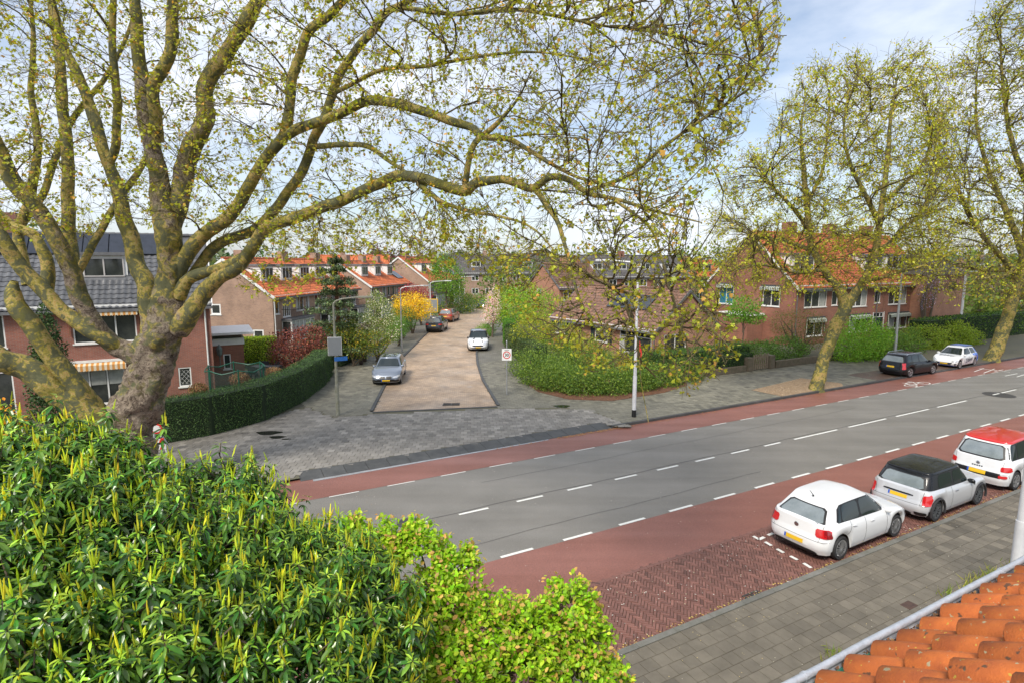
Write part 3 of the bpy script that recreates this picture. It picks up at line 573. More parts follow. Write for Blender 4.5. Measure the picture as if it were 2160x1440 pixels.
def gable_house(name, label, F, L, depth, ez, rz, wm, tm, front=(), left=(), right=(), back=(), z0=0, indiv=0, oh=.35, ov=.12, pitch=.25, skip=None, cat='house', group=None, fascia=WHITE, bpitch=None, tile_back=True, right_gable=True, verge=WHITE):
    root = empty(name, F.p(L/2, z0, -depth/2)); tag(root, label, cat, group)
    Lf = Fr(F.p(0, 0, -depth), F.n); Rf = Fr(F.p(L, 0), -F.n); Bf = Fr(F.p(L, 0, -depth), -F.d)
    wall(F, L, z0, ez, front, wm, root); wall(Bf, L, z0, ez, back, wm, root)
    wall(Lf, depth, z0, ez, left, wm, root, gable=(depth/2, rz)); wall(Rf, depth, z0, ez, right, wm, root, gable=(depth/2, rz))
    rise = rz-ez; mb = MB(); sl1 = slope(F, L, ez, depth/2, rise, 0, oh, ov); sl2 = slope(Bf, L, ez, depth/2, rise, 0, oh, ov)
    roof_slab(mb, *sl1); roof_slab(mb, *sl2); rf = mb.build('roof', tm, root)
    tiles(*sl1, tm, rf, pitch, .33, indiv, skip=skip)
    if tile_back: tiles(*sl2, tm, rf, pitch, .33, 0, seg=3)
    rt = MB()
    for k in range(int((L+2*ov)/.4)):
        a = -ov+k*.4; rt.tube([F.p(a, rz+.03, -depth/2), F.p(a+.42, rz+.045, -depth/2)], [.11, .12], 7)
    o = rt.build('ridge_tiles', tm, rf, smooth=True); o['kind'] = 'stuff'
    g = MB()
    for ff, sl in ((F, sl1), (Bf, sl2)):
        O, A, B, la, lb = sl; a = O-B*.0; g.hexa([q+np.array([0, 0, dz]) for dz in (-.16, -.02) for q in (a, a+A*la, a+A*la+np.array([ff.n[0], ff.n[1], 0])*.13, a+np.array([ff.n[0], ff.n[1], 0])*.13)])
    g.build('gutter', fascia if fascia is not WHITE else LEADM, root)
    MB().fbox(F, -ov, L+ov, ez-.22, ez-.04, .02, .20).build('fascia', fascia, root)
    for e in (-ov-.03, L+ov+.03):
        vb = MB()
        for sl in (sl1, sl2):
            O, A, B, la, lb = sl; q = np.array(F.p(e, 0)); Oe = O+A*(0 if np.linalg.norm((O-q)[:2]) < np.linalg.norm((O+A*la-q)[:2]) else la); Oe = np.array([*Oe[:2], Oe[2]]); vb.bar(Oe-B*.02+np.array([0, 0, -.06]), Oe+B*lb+np.array([0, 0, -.06]), .06, .2)
        for i in (0, 1): b_ = MB(); b_.v = vb.v[i*8:i*8+8]; b_.f = vb.f[:6]; b_.build('verge_board', verge, root)
    return root, Lf, Rf, Bf, rf
def dormer(F, root, s0, s1, z0, z1, off, slope_k, ez, m=WHITE, wcols=2, cheek=WHITE, win=None, top=LEADM, flat=.06, fm=WHITE):
    "flat-roofed dormer whose front stands off metres behind the facade"
    dep = (z1-ez)/slope_k-off+.15; mb = MB(); mb.fbox(F, s0, s1, z0-.05, z1, -off-dep, -off); d = mb.build('dormer', cheek, root)
    MB().fbox(F, s0-.14, s1+.14, z1+.003, z1+.16, -off-dep, -off+.18).build('dormer_roof', top, d)
    MB().fbox(F, s0-.05, s1+.05, z0-.12, z0-.055, -off-.1, -off+.07).build('dormer_apron', LEADM, d)
    Fd = Fr(F.p(0, 0, -off+.075), F.d); a, b = win if win else (s0+.1, s1-.1)
    window(Fd, (a, b, z0+.1, z1-.12), d, wcols, fm=fm, inset=.07, sub=True, sill=False)
    return d
def downpipe(F, s, z0, z1, root, m=WHITE, r=.045): MB().tube([F.p(s, z0, .08), F.p(s, z1-.25, .08), F.p(s, z1-.08, .22)], r, 8).build('downpipe', m, root, smooth=True)
def awning(F, r, root, m, drop=.28, out=.35, down=True):
    s0, s1, z = r[0]-.12, r[1]+.12, r[3]+.1; mb = MB(); n = int((s1-s0)/.11)
    mb.poly(F.p(s0, z+.1, .04), F.p(s1, z+.1, .04), F.p(s1, z-.04, out), F.p(s0, z-.04, out))
    for k in range(n):
        a, b = s0+(s1-s0)*k/n, s0+(s1-s0)*(k+1)/n; mb.poly(F.p(a, z-.04, out), F.p(b, z-.04, out), F.p(b, z-.04-drop*.85, out+.01), F.p((a+b)/2, z-.04-drop, out+.01), F.p(a, z-.04-drop*.85, out+.01))
    if down:
        for e in (s0, s1):
            zz = r[2]+(r[3]-r[2])*.25
            for q in range(5): za = z-(z-zz)*q/5; zb = z-(z-zz)*(q+1)/5; mb.poly(F.p(e, za, .03), F.p(e, za, .18), F.p(e, (za+zb)/2, .14), F.p(e, zb, .18), F.p(e, zb, .03))
    o = mb.build('awning', m, root, uvdir=F.d, fix=False); MB().fbox(F, s0, s1, z+.08, z+.2, .02, .14).build('awning_box', DARKGREY if m is AW_GR else WHITE, o)
# ---- house on the left with dark tiles
LC = np.array([-16.5, 31.0]); LL = 15.5; FL = Fr(LC-T*LL, T)
holes = {}
up = FL.rect(153, 657, 288, 722); lo = FL.rect(150, 770, 266, 852); sm = FL.rect(377, 774, 404, 814); up2 = (up[0]-5.2, up[0]-2.6, up[2], up[3]); lo2 = (lo[0]-5, lo[0]-2.2, lo[2]-.9, lo[3])
sk = 3.6/4.0; dz = FL.rect(168, 535, 268, 588, -1.5); ds0, ds1 = dz[0], dz[1]
hl, Lf, Rf, Bf, hlroof = gable_house('brick_house', 'red brick house with dark glazed tile roof, white dormer and orange striped awnings', FL, LL, 8, 5.45, 9.05, BRICK_RED, T_DARK, front=[up, lo, sm, up2, lo2], indiv=300, pitch=.28,
    skip=lambda a, b: (ds0+.05 < a-.12 < ds1-.05 and 1.9 < b < 4.0) or (b > 3.9 and a > 4 and b < 6.1))
window(FL, up, hl, 3, cur=None); window(FL, lo, hl, 3, cur=[(.02, .31, .5, .97), (.36, .64, .5, .97), (.69, .98, .5, .97)]); window(FL, up2, hl, 2); window(FL, lo2, hl, 2)
w_ = window(FL, sm, hl, 1)
lead = MB(); a, b, c, d = sm
for k in range(-3, 5):
    for sg in (1, -1):
        x0 = a+.06+(k)*.2; pts = [(x0+sg*t*.13 if sg > 0 else x0+.6-t*.13, c+.06+t*.16) for t in (0, 5.2)]
        (xa, za), (xb, zb) = pts; n = 14; seg = [(xa+(xb-xa)*i/n, za+(zb-za)*i/n) for i in range(n+1)]; seg = [q for q in seg if a+.06 < q[0] < b-.06 and c+.06 < q[1] < d-.06]
        if len(seg) > 1: lead.bar(FL.p(*seg[0], -.05), FL.p(*seg[-1], -.05), .009)
if lead.v: lead.build('leading', WHITE, w_)
awning(FL, up, hl, AW_OR); awning(FL, lo, hl, AW_OR, down=False); downpipe(FL, LL-.25, .1, 5.4, hl)
dormer(FL, hl, ds0, ds1, dz[2], dz[3]-.1, 1.5, sk, 5.45, win=FL.rect(175, 545, 262, 583, -1.5)[:2], fm=mat('grey_frame', (.45, .43, .42), .5))
O, A, B, la, lb = slope(FL, LL, 5.45, 4, 3.6, 0, .35, .12); Nn = np.cross(A, B)
for k in range(9):
    if 4+k*1.15 < LL-1:
        q = O+A*(4.1+k*1.15)+B*4.0+Nn*.1; MB().hexa([q, q+A*1.1, q+A*1.1+B*1.68, q+B*1.68, q+Nn*.04, q+A*1.1+Nn*.04, q+A*1.1+B*1.68+Nn*.04, q+B*1.68+Nn*.04]).build('solar_panel', SOLAR, hlroof)
MB().fbox(FL, 6, 6.9, 8.2, 10.1, -4.6, -3.8).build('chimney', BRICK_RED, hlroof, uvdir=T)
# flat-roofed porch beside it, with lantern and post box
Fa = Fr(FL.p(LL+.02, 0, -3.4), T); an = empty('porch_annex', Fa.p(.8, 0, -1)); tag(an, 'low flat-roofed brick porch with white canopy beside the red brick house', 'porch')
aw = (.55, .95, 1.1, 2.0)
wall(Fa, 1.7, 0, 2.55, [aw], BRICK_BRN, an); Fb = Fr(Fa.p(1.7, 0), -Fa.n); wall(Fb, 4, 0, 2.55, [], BRICK_BRN, an); window(Fa, aw, an, 1, glass=GLASS)
MB().fbox(Fa, -.0, 2.3, 3.2, 3.34, -4, .5).build('canopy', WHITE, an); MB().fbox(Fa, .0, 1.75, 2.56, 2.95, -4, .06).build('band', WHITE, an); MB().fbox(Fa, .05, 1.6, 2.96, 3.19, -3.5, .0).build('clerestory', GLASS, an)
lq = Fa.p(.35, 2.0, .3); lt = MB().tube([Fa.p(.35, 1.2, .3), Fa.p(.35, 1.95, .3)], .03).lathe([(.05, 1.95), (.16, 2.05), (.19, 2.4), (.05, 2.62), (0, 2.7)], 6, (lq[0], lq[1], 0)); tag(lt.build('garden_lantern', mat('verdigris_lantern', (.12, .15, .14), .5)), 'six-sided old style lantern on a post before the porch', 'lantern')
# ---- terraced blocks along the left of the side street
def block(name, label, c, ang, L, ez, rz, depth, ndorm, seed, group, panels=0, detail=True):
    rnd = random.Random(seed); d = np.array([math.sin(ang), math.cos(ang)]); F = Fr(c, d); bays = int(L/3.1); w = L/bays; fr = []; kinds = []
    for k in range(bays):
        x = k*w
        if k % 2 == 0: fr += [(x+.25, x+.95, ez-1.6, ez-.12), (x+1.5, x+2.75, ez-1.95, ez-.1)]; kinds += ['w', 'f']
        else: fr += [(x+.3, x+1.6, ez-1.6, ez-.12), (x+2.05, x+2.7, ez-1.5, ez-.12)]; kinds += ['w3', 'w']
        fr += [(x+.3, x+.9, .9, 1.9)]; kinds += ['a']
    gl = [(depth-1.0-4.6, depth-1.0-3.7, ez-1.65, ez-.75), (depth-1.9, depth-.95, .9, 2.0)]
    root, Lf, Rf, Bf, rf = gable_house(name, label, F, L, depth, ez, rz, BRICK_TAN, T_ORANGE, front=fr, left=gl, group=group, pitch=.27, tile_back=False)
    for r_, k in zip(fr, kinds): window(F, r_, root, {'w': 1, 'f': 4, 'w3': 2, 'a': 1}[k], 1, cur=[(.08, .35, .05, .95)] if rnd.random() < .5 else None)
    for r_ in gl: window(Lf, r_, root, 1, fw=.12)
    rail = 0
    for k in range(0, bays, 2):
        x = k*w; b = MB(); b.fbox(F, x+1.2, x+w*1.0+1.9, 2.62, 2.78, 0.003, .95); bb = b.build('balcony', LEADM, root)
        r_ = MB()
        for i in range(22): s_ = x+1.25+i*(w+.6)/21; r_.bar(F.p(s_, 2.78, .92), F.p(s_, 3.55, .92), .025)
        r_.bar(F.p(x+1.2, 3.56, .92), F.p(x+w+1.9, 3.56, .92), .05); r_.bar(F.p(x+1.22, 3.56, .05), F.p(x+1.22, 3.56, .92), .04); r_.build('railing', BLACK, bb)
        Fb_ = Fr(F.p(0, 0, .86), F.d); MB().fbox(F, x+1.3, x+w+1.75, .15, .85, .003, .85).build('bay_base', BRICK_TAN, root, uvdir=F.d)
        window(Fb_, (x+1.3, x+w+1.75, .86, 2.6), root, 6, inset=.02, sill=False, cur=[(.02, .98, .1, .95)])
        Fs_ = Fr(F.p(x+1.3, 0), F.n); window(Fs_, (0.0, .85, .86, 2.6), root, 1, inset=.02, sill=False)
    for k in range(ndorm):
        s0 = .9+k*(L-1.5)/ndorm; kk = (rz-ez)/(depth/2); off = 1.45; z0 = ez+off*kk+.1
        dormer(F, root, s0, s0+1.9, z0, z0+1.25, off, kk, ez, wcols=3, top=LEADM)
    for k in range(3): MB().fbox(F, 2+k*(L-4)/2, 3.0+k*(L-4)/2, rz-.5, rz+.75, -depth/2-.35, -depth/2+.35).build('chimney', BRICK_TAN, rf, uvdir=F.d)
    downpipe(F, .12, .1, ez, root); downpipe(F, L*.33, .1, ez, root)
    O, A, B, la, lb = slope(F, L, ez, depth/2, rz-ez, 0, .35, .12); Nn = np.cross(A, B)
    for k in range(panels):
        q = O+A*(L-1.6-(k % 3)*1.1)+B*(1.2+(k//3)*1.7)+Nn*.12; MB().hexa([q, q+A*1.05, q+A*1.05+B*1.62, q+B*1.62, q+Nn*.04, q+A*1.05+Nn*.04, q+A*1.05+B*1.62+Nn*.04, q+B*1.62+Nn*.04]).build('solar_panel', SOLAR, rf)
    return root, F
gT = 'terraced blocks along the side street'
block('terraced_house', 'tan brick terrace with orange roof whose blank gable faces the lime hedge', D(575, 640, 47)[:2], math.radians(8), 17.5, 4.85, 7.85, 8.4, 5, 1, gT)
block('terraced_house', 'second tan brick terrace, behind the layered conifer and white magnolia', D(781, 620, 68)[:2], math.radians(10), 13.5, 4.85, 7.7, 8.4, 3, 2, gT, panels=2)
block('terraced_house', 'tan brick terrace with solar panels above the parked orange car', D(903, 610, 86)[:2], math.radians(15), 15, 4.9, 8.4, 9.5, 3, 3, gT, panels=2)
# ---- bungalow at the corner
BA, BB_ = np.array([10.8, 42.3]), np.array([3.75, 53.0]); bd = BA-BB_; bL = float(np.linalg.norm(bd)); FB = Fr(BB_, bd)
bw1 = FB.rect(1307, 692, 1374, 742); bw2 = FB.rect(1255, 693, 1282, 725); bw3 = FB.rect(1172, 680, 1192, 700); bw1 = (bw1[0], bw1[1], .5, 2.25); bw2 = (bw2[0], bw2[1], 1.0, 2.2); bw3 = (bw3[0], bw3[1], 1.1, 2.2)
bg1 = (.9, 3.4, .7, 2.1)
hb, Lb, Rb, Bb, hbr = gable_house('bungalow', 'low brick bungalow with old mottled pantile roof and solar panels', FB, bL, 7.1, 2.6, 5.4, BRICK_ORG, T_OLD, front=[bw1, bw2, bw3], right=[bg1], indiv=300, pitch=.24, z0=0, cat='bungalow', verge=LEADM)
window(FB, bw1, hb, 2, transom=.25, cur=[(.03, .2, .05, .7)]); window(FB, bw2, hb, 1, cur=[(.1, .9, .4, .9)]); window(FB, bw3, hb, 1, cur=[(.1, .9, .1, .95)]); window(Rb, bg1, hb, 2)
SHUT = mat('dark_shutter', (.02, .03, .035), .5)
for r_ in (bw2, bw3):
    for s0, s1 in ((r_[0]-.5, r_[0]-.03), (r_[1]+.03, r_[1]+.5)): MB().fbox(FB, s0, s1, r_[2]-.05, r_[3]+.05, .003, .05).build('shutter', SHUT, hb)
MB().fbox(FB, bw1[0]-.3, bw1[1]+.3, 2.28, 2.46, .01, .28).build('awning_box', WHITE, hb)
downpipe(FB, bL-.12, .1, 2.6, hb, LEADM)
O, A, B, la, lb = slope(FB, bL, 2.6, 3.55, 2.8, 0, .35, .12); Nn = np.cross(A, B)
sp0 = FB.px(1283, 640, -2)[0]
for k in range(4):
    q = O+A*(sp0+.6+k*1.15)+B*2.15+Nn*.12; MB().hexa([q, q+A*1.1, q+A*1.1+B*1.7, q+B*1.7, q+Nn*.04, q+A*1.1+Nn*.04, q+A*1.1+B*1.7+Nn*.04, q+B*1.7+Nn*.04]).build('solar_panel', SOLAR, hbr)
q = O+A*(sp0+.1)+B*2.9; MB().tube([q, q+np.array([0, 0, .5])], .09).tube([q+np.array([0, 0, .5]), q+np.array([0, 0, .62])], [.15, .12]).build('vent_pipe', BLACK, hbr)
# ---- long house on the right with orange roof
FRo = np.array([25.4, 51.0]); FH = Fr(FRo, T); HL = 23.0; HD = 10.2; HE, HR = 5.55, 10.45
ups = [FH.rect(*q) for q in ((1697, 610, 1744, 648), (1755, 614, 1767, 644), (1795, 606, 1829, 647), (1845, 614, 1857, 639), (1875, 604, 1912, 642), (1925, 611, 1936, 636))]
los = [FH.rect(*q) for q in ((1700, 675, 1734, 725), (1790, 668, 1829, 712), (1872, 664, 1912, 700), (1921, 671, 1931, 692))]; dr = FH.rect(1841, 661, 1862, 702)
def clampz(r_, a, b): return (r_[0], r_[1], max(a, r_[2]), min(b, r_[3]))
ups = [clampz(r_, 3.3, 5.3) for r_ in ups]; los = [clampz(r_, .8, 2.6) for r_ in los]; dr = (dr[0], dr[1], .1, 2.55)
LfH = Fr(FH.p(0, 0, -HD), FH.n); gw = [LfH.rect(*q) for q in ((1517, 603, 1547, 641), (1609, 608, 1645, 646))]; gw = [clampz(r_, 3.2, 5.3) for r_ in gw]
hr, Lh, Rh, Bh, hrr = gable_house('semi_detached_house', 'large red-brown brick house with steep orange roof and green striped awnings', FH, HL, HD, HE, HR, BRICK_BRN, T_ORANGE, front=ups+los+[dr], left=gw, pitch=.27, oh=.45)
for r_, c in zip(ups, (3, 1, 3, 1, 3, 1)): window(FH, r_, hr, c, cur=[(.7, .95, .05, .95)] if c > 1 else None)
for r_, c in zip(los, (2, 3, 3, 1)): window(FH, r_, hr, c, cur=[(.05, .3, .05, .95)] if c > 2 else None)
TEAL = mat('teal_blind', (.02, .16, .22), .6)
window(Lh, gw[0], hr, 2, glass=TEAL); window(Lh, gw[1], hr, 2, fm=WHITE)
for r_ in (ups[0],): awning(FH, r_, hr, AW_GR, down=False)
for r_ in los[:3]: awning(FH, r_, hr, AW_GR)
for r_ in gw: awning(Lh, r_, hr, AW_GR)
d_ = MB().fbox(FH, dr[0]+.05, dr[1]-.05, dr[2], dr[3]-.5, -.09, -.04).build('door', mat('green_door', (.02, .05, .04), .35), hr); MB().fbox(FH, dr[1]-.22, dr[1]-.16, 1.0, 1.2, -.04, .02).build('handle', ALU, d_)
window(FH, (dr[0], dr[1], dr[3]-.48, dr[3]), hr, 3, inset=.08, sill=False, name='fanlight'); MB().fbox(FH, dr[0]-.12, dr[0]-.01, .1, 2.6, -.05, .03).fbox(FH, dr[1]+.01, dr[1]+.12, .1, 2.6, -.05, .03).build('door_frame', WHITE, hr)
kk = (HR-HE)/(HD/2); off = 1.2
for q in ((1672, 546, 1717, 577), (1823, 546, 1862, 577), (1868, 546, 1906, 577)):
    a, b, c, d = FH.rect(*q, -off); dormer(FH, hr, a, b, HE+off*kk+.15, HE+off*kk+1.55, off, kk, HE, wcols=3)
for s in (5, 11.5, 18): MB().fbox(FH, s, s+1.0, HR-.4, HR+1.1, -HD/2-.5, -HD/2+.5).build('chimney', BRICK_BRN, hrr, uvdir=T)
for s in (.15, 12.6, 22.8): downpipe(FH, s, .1, HE, hr, LEADM)
# single-storey gable addition left of it
FX = Fr(FH.p(-2.2, 0, -3.2), T); gx = empty('garden_annex', FX.p(1, 0, -2)); tag(gx, 'small flat-roofed brick annex against the gable of the large house', 'annex')
wall(FX, 2.15, 0, 2.6, [], BRICK_BRN, gx); wall(Fr(FX.p(0, 0, -3.5), FX.n), 3.5, 0, 2.6, [], BRICK_BRN, gx); MB().fbox(FX, -.15, 2.17, 2.61, 2.78, -3.6, .15).build('flat_roof', WHITE, gx)
# projecting orange brick house with grey roof beyond
c2 = D(1968, 640, 58)[:2]; F2 = Fr(c2, T); w2 = F2.rect(2001, 594, 2017, 611); L2 = F2.px(2030, 640)[0]
h2 = empty('corner_house', F2.p(L2/2, 0, -5)); tag(h2, 'orange brick house with grey roof and climbing wisteria beyond the large house', 'house')
wall(F2, L2, 0, 6.3, [w2], BRICK_ORG, h2); window(F2, w2, h2, 1, fm=BLACK); wall(Fr(F2.p(0, 0, -10), F2.n), 10, 0, 6.3, [], BRICK_ORG, h2); wall(Fr(F2.p(L2, 0), -F2.n), 10, 0, 6.3, [], BRICK_ORG, h2)
mb = MB(); mb.prism([F2.p(-.3, 6.31, .3), F2.p(L2+.3, 6.31, .3), F2.p(L2+.3, 6.31, -10), F2.p(-.3, 6.31, -10)], [F2.p(.9, 8.4, -2.4), F2.p(L2-.9, 8.4, -2.4), F2.p(L2-.9, 8.4, -8), F2.p(.9, 8.4, -8)]); mb.build('roof', T_FARD, h2)
downpipe(F2, L2+.05, 0, 6.3, h2)
q = F2.p(L2+.1, 0, -2); F3 = Fr(q, T); c3 = MB().fbox(F3, 0, 3.2, 3.0, 3.15, -3, 0); h3 = empty('garden_room', F3.p(1.6, 0, -1.5)); tag(h3, 'dark framed glazed garden room beside the orange brick house', 'garden room')
c3.build('flat_roof', DARKGREY, h3); window(F3, (.1, 3.1, .1, 2.95), h3, 3, fm=DARKGREY, inset=0, sill=False)
# ---- own house: roof edge with pantiles and zinc gutter, bottom right
GZ = 5.5; gp0 = G(1774, 1427, GZ); s_g, w_g = SW(gp0)
FO = Fr(R(-6, w_g-.02), T); FO.n = N.copy()
own = empty('own_house_roof', R(3, 0, 0)); tag(own, 'orange pantile roof slope with zinc gutter just below the camera window', 'roof')
UPV = np.array([-N[0]*math.cos(math.radians(38)), -N[1]*math.cos(math.radians(38)), math.sin(math.radians(38))])
T3 = np.array([T[0], T[1], 0]); base = MB(); O = R(-6, w_g-.01, GZ-.115); Nn = np.cross(T3, UPV); Nn = Nn if Nn[2] > 0 else -Nn
roof_slab(base, O-UPV*.05, T3, UPV, 16, 3.2, .1, -.03); ob = base.build('roof_deck', mat('roof_batten', (.06, .04, .03), .9), own)
sp = .115*2.0; s_first = s_g-math.floor((s_g+1.5)/sp)*sp
n_t = 0; SEG = 10; tt = np.linspace(0, 1, SEG+1); cov, ln = sp*1.16, .40
def near_tile():
    V = []; hh = .085
    pr = np.where(tt < .3, .006*np.sin(tt/.3*np.pi)*-1, hh*np.sin(np.clip((tt-.3)/.7, 0, 1)*np.pi)**.6)
    for b, dz in ((0, .062), (.012, .07), (ln*.5, .042), (ln, .0)):
        for x, p in zip(tt, pr): V.append((x*cov, b, p*(1 if b else .93)+dz))
    n1 = len(V)
    for x, p in zip(tt, pr): V.append((x*cov, .004, p*.7+.018))
    Q = [(r*(SEG+1)+i, r*(SEG+1)+i+1, (r+1)*(SEG+1)+i+1, (r+1)*(SEG+1)+i) for r in range(3) for i in range(SEG)]+[(n1+i, n1+i+1, i+1, i) for i in range(SEG)]
    return mesh_np('roof_tile', np.array(V), quads=np.array(Q), col=np.ones((len(V), 3)), smooth=True)
n_, l_ = nodes(T_NEAR); b_ = n_['Principled BSDF']; src_ = b_.inputs['Base Color'].links[0].from_socket; g2 = n_.new('ShaderNodeNewGeometry')
for sc_, th_, cl_ in ((26, .66, (.42, .40, .25)), (34, .68, (.50, .40, .06)), (13, .67, (.06, .045, .03))):
    t_ = n_.new('ShaderNodeTexNoise'); t_.inputs['Scale'].default_value = sc_; t_.inputs['Detail'].default_value = 3; l_(g2.outputs['Position'], t_.inputs['Vector']); mr_ = n_.new('ShaderNodeMapRange'); mr_.inputs['From Min'].default_value = th_; mr_.inputs['From Max'].default_value = th_+.03; mr_.inputs['To Max'].default_value = .85; l_(t_.outputs['Fac'], mr_.inputs['Value'])
    mx_ = n_.new('ShaderNodeMixRGB'); mx_.inputs['Color2'].default_value = (*cl_, 1); l_(mr_.outputs['Result'], mx_.inputs['Fac']); l_(src_, mx_.inputs['Color1']); src_ = mx_.outputs['Color']
l_(src_, b_.inputs['Base Color'])
tm_ = near_tile(); R3 = Matrix((T3, UPV, Nn)).transposed().to_4x4()
for i in range(34):
    for j in range(8):
        ps = O+T3*(6+s_first-1.4+i*sp-(.0))+UPV*(j*.335+.02)
        put(tm_, 'roof_tile', ob, T_NEAR, mw=Matrix.Translation(ps+Nn*random.gauss(0, .004)) @ R3 @ Matrix.Rotation(random.gauss(0, .012), 4, 'Z') @ Matrix.Rotation(random.gauss(0, .01), 4, 'X'))
# gutter: half-round trough with rolled front bead
tr = MB(); gpts = []
for a in np.linspace(math.pi, 2*math.pi, 9): gpts.append((.02+.085*math.cos(a), .085*math.sin(a)))
def gpt(s, o, z): return R(s, w_g+.0+o, GZ-.03+z)
for s0 in np.arange(-6, 10, 2.0):
    for (o0, z0), (o1, z1) in zip(gpts[:-1], gpts[1:]): tr.poly(gpt(s0, o0, z0), gpt(s0+2, o0, z0), gpt(s0+2, o1, z1), gpt(s0, o1, z1))
ot = tr.build('gutter', ZINC, own, fix=False)
MB().tube([gpt(s, .112, .0+.003*math.sin(s*9)) for s in np.linspace(-6, 10, 40)], .02, 10).build('gutter_bead', ZINC, ot, smooth=True)
for s in (2.5, 4.55): MB().tube([gpt(s-.012, .112, .0), gpt(s+.012, .112, .0)], .023, 10).build('gutter_joint', ZINC, ot)
Pl = np.stack([RNG.uniform(-1, 9, 2600), RNG.uniform(-.04, .085, 2600)], 1); Pl = Pl[:, :1]*T+(w_g+Pl[:, 1:])*N
zz = scatter_chips('gutter_leaves', Pl, GZ-.062, .014, CHIP, [(.22, .10, .04), (.15, .08, .04), (.3, .18, .08), (.1, .06, .04)], 2.5); tag(zz, 'dry brown leaves and bud scales lying in the zinc gutter', 'dead leaves', kind='stuff')
net = MB()
for i in range(16):
    for j in range(7):
        s0 = s_g-.35+i*.045; a = gpt(s0, .0+j*.014, -.012+.028*math.sin(j*.6+.3)); b = gpt(s0+.045, .0+(j+.9)*.014, -.012+.028*math.sin((j+1)*.6+.3)); c_ = gpt(s0+.045, .0+(j-.9)*.014, -.012+.028*math.sin((j-1)*.6+.3)); net.bar(a, b, .0035); net.bar(a, c_, .0035)
tag(net.build('gutter_net', mat('green_plastic_net', (.01, .11, .07), .5)), 'crumpled green plastic mesh stuffed in the zinc gutter', 'net')
hw = MB(); Fw = Fr(R(10, w_g-.25), -T); Fw.n = N.copy(); hw.hexa([R(-6, w_g-.4, 0), R(10, w_g-.4, 0), R(10, w_g-.2, 0), R(-6, w_g-.2, 0), R(-6, w_g-.4, 5.3), R(10, w_g-.4, 5.3), R(10, w_g-.2, 5.3), R(-6, w_g-.2, 5.3)]); hw.build('wall', BRICK_RED, own, uvdir=T)
# ---- background houses
def bghouse(label, u, v0, Y, L, depth, ez, rz, ang, wm, tm, group, name='house', dorm=0):
    c = D(u, v0, Y)[:2]; d = np.array([math.sin(ang), math.cos(ang)]); F = Fr(c, d); fr = []
    for k in range(int(L/3)): fr += [(k*3+.6, k*3+2.1, ez-1.7, ez-.5), (k*3+.6, k*3+2.1, .8, 2.1)]
    gl = [(depth*.3, depth*.3+1, ez-1.6, ez-.4)]
    root, Lf, Rf, Bf, rf = gable_house(name, label, F, L, depth, ez, rz, wm, tm, front=fr, left=gl, right=gl, group=group, pitch=.4, tile_back=False, verge=LEADM)
    for r_ in fr: window(F, r_, root, 2, fw=.1, sill=False)
    for f_ in (Lf, Rf): window(f_, gl[0], root, 1, fw=.1, sill=False)
    kk = (rz-ez)/(depth/2)
    for k in range(dorm): s0 = 1+k*(L-1)/dorm; dormer(F, root, s0, s0+2, ez+1.3*kk+.1, ez+1.3*kk+1.3, 1.3, kk, ez, wcols=2)
    MB().fbox(F, L*.4, L*.4+.9, rz-.4, rz+.8, -depth/2-.4, -depth/2+.4).build('chimney', wm, rf, uvdir=F.d)
    return root
gB = 'houses in the background'
bghouse('brick house with tiled gable directly behind the bungalow roof', 1180, 600, 70, 7, 7.5, 4.6, 7.4, math.radians(61), BRICK_ORG, T_OLD, gB)
bghouse('dark-roofed row of houses facing down the end of the side street', 930, 600, 122, 24, 9, 5.4, 9.4, math.radians(80), BRICK_TAN, T_FARD, gB, dorm=4)
bghouse('dark-roofed terrace seen above the ridge of the bungalow', 1245, 600, 96, 20, 9, 5.2, 8.8, math.radians(70), BRICK_BRN, T_FARD, gB, dorm=4)
bghouse('long dark-roofed terrace far behind the pink blossom tree', 1060, 600, 150, 30, 9, 5.4, 9.2, math.radians(86), BRICK_TAN, T_FARD, gB, dorm=5)
bghouse('orange-roofed house standing between the bungalow and the large right house', 1440, 600, 105, 12, 9, 5.0, 8.0, math.radians(62), BRICK_TAN, T_ORANGE, gB, dorm=2)
bghouse('orange-roofed house far behind the cedar on the side street', 640, 560, 110, 16, 9, 5.2, 9.0, math.radians(80), BRICK_TAN, T_ORANGE, gB, dorm=2)
bghouse('pale house behind hedges far along the main road', 2090, 600, 92, 14, 9, 5.2, 8.6, math.radians(62), BRICK_TAN, T_FARD, gB, dorm=2)
# ---------------------------------------------------------------- cars
def paint(name, col, metal=.0, rough=.32, coat=1.0, spec=.5): return mat(name, col, rough, metal=metal, coat=coat, spec=spec)
def interp(x, pts):
    xs, ys = zip(*pts); x = np.asarray(x, float); i = np.clip(np.searchsorted(xs, x)-1, 0, len(xs)-2); xs = np.array(xs); ys = np.array(ys)
    t = np.clip((x-xs[i])/(xs[i+1]-xs[i]), 0, 1); m = np.gradient(ys, xs); h = xs[i+1]-xs[i]
    return (2*t**3-3*t**2+1)*ys[i]+(t**3-2*t**2+t)*h*m[i]+(-2*t**3+3*t**2)*ys[i+1]+(t**3-t**2)*h*m[i+1]
def linp(x, pts): xs, ys = zip(*pts); return np.interp(x, xs, ys)
TAILR = mat('tail_light_red', (.55, .012, .015), .12, coat=1, spec=.6); TAILD = mat('tail_light_dark', (.22, .008, .012), .15, coat=1)
HEADL = mat('headlight_glass', (.55, .57, .6), .08, coat=1, spec=.8, metal=.3); GRILLE = mat('grille_black', (.01, .01, .011), .35); CHROME = mat('chrome', (.7, .7, .72), .12, metal=1)
RWGLASS = mat('rear_glass', (.22, .255, .27), .05, (.15, .18, .19), 2.5, spec=.9)  # sky reflection and pale parcel shelf painted into the glass base colour
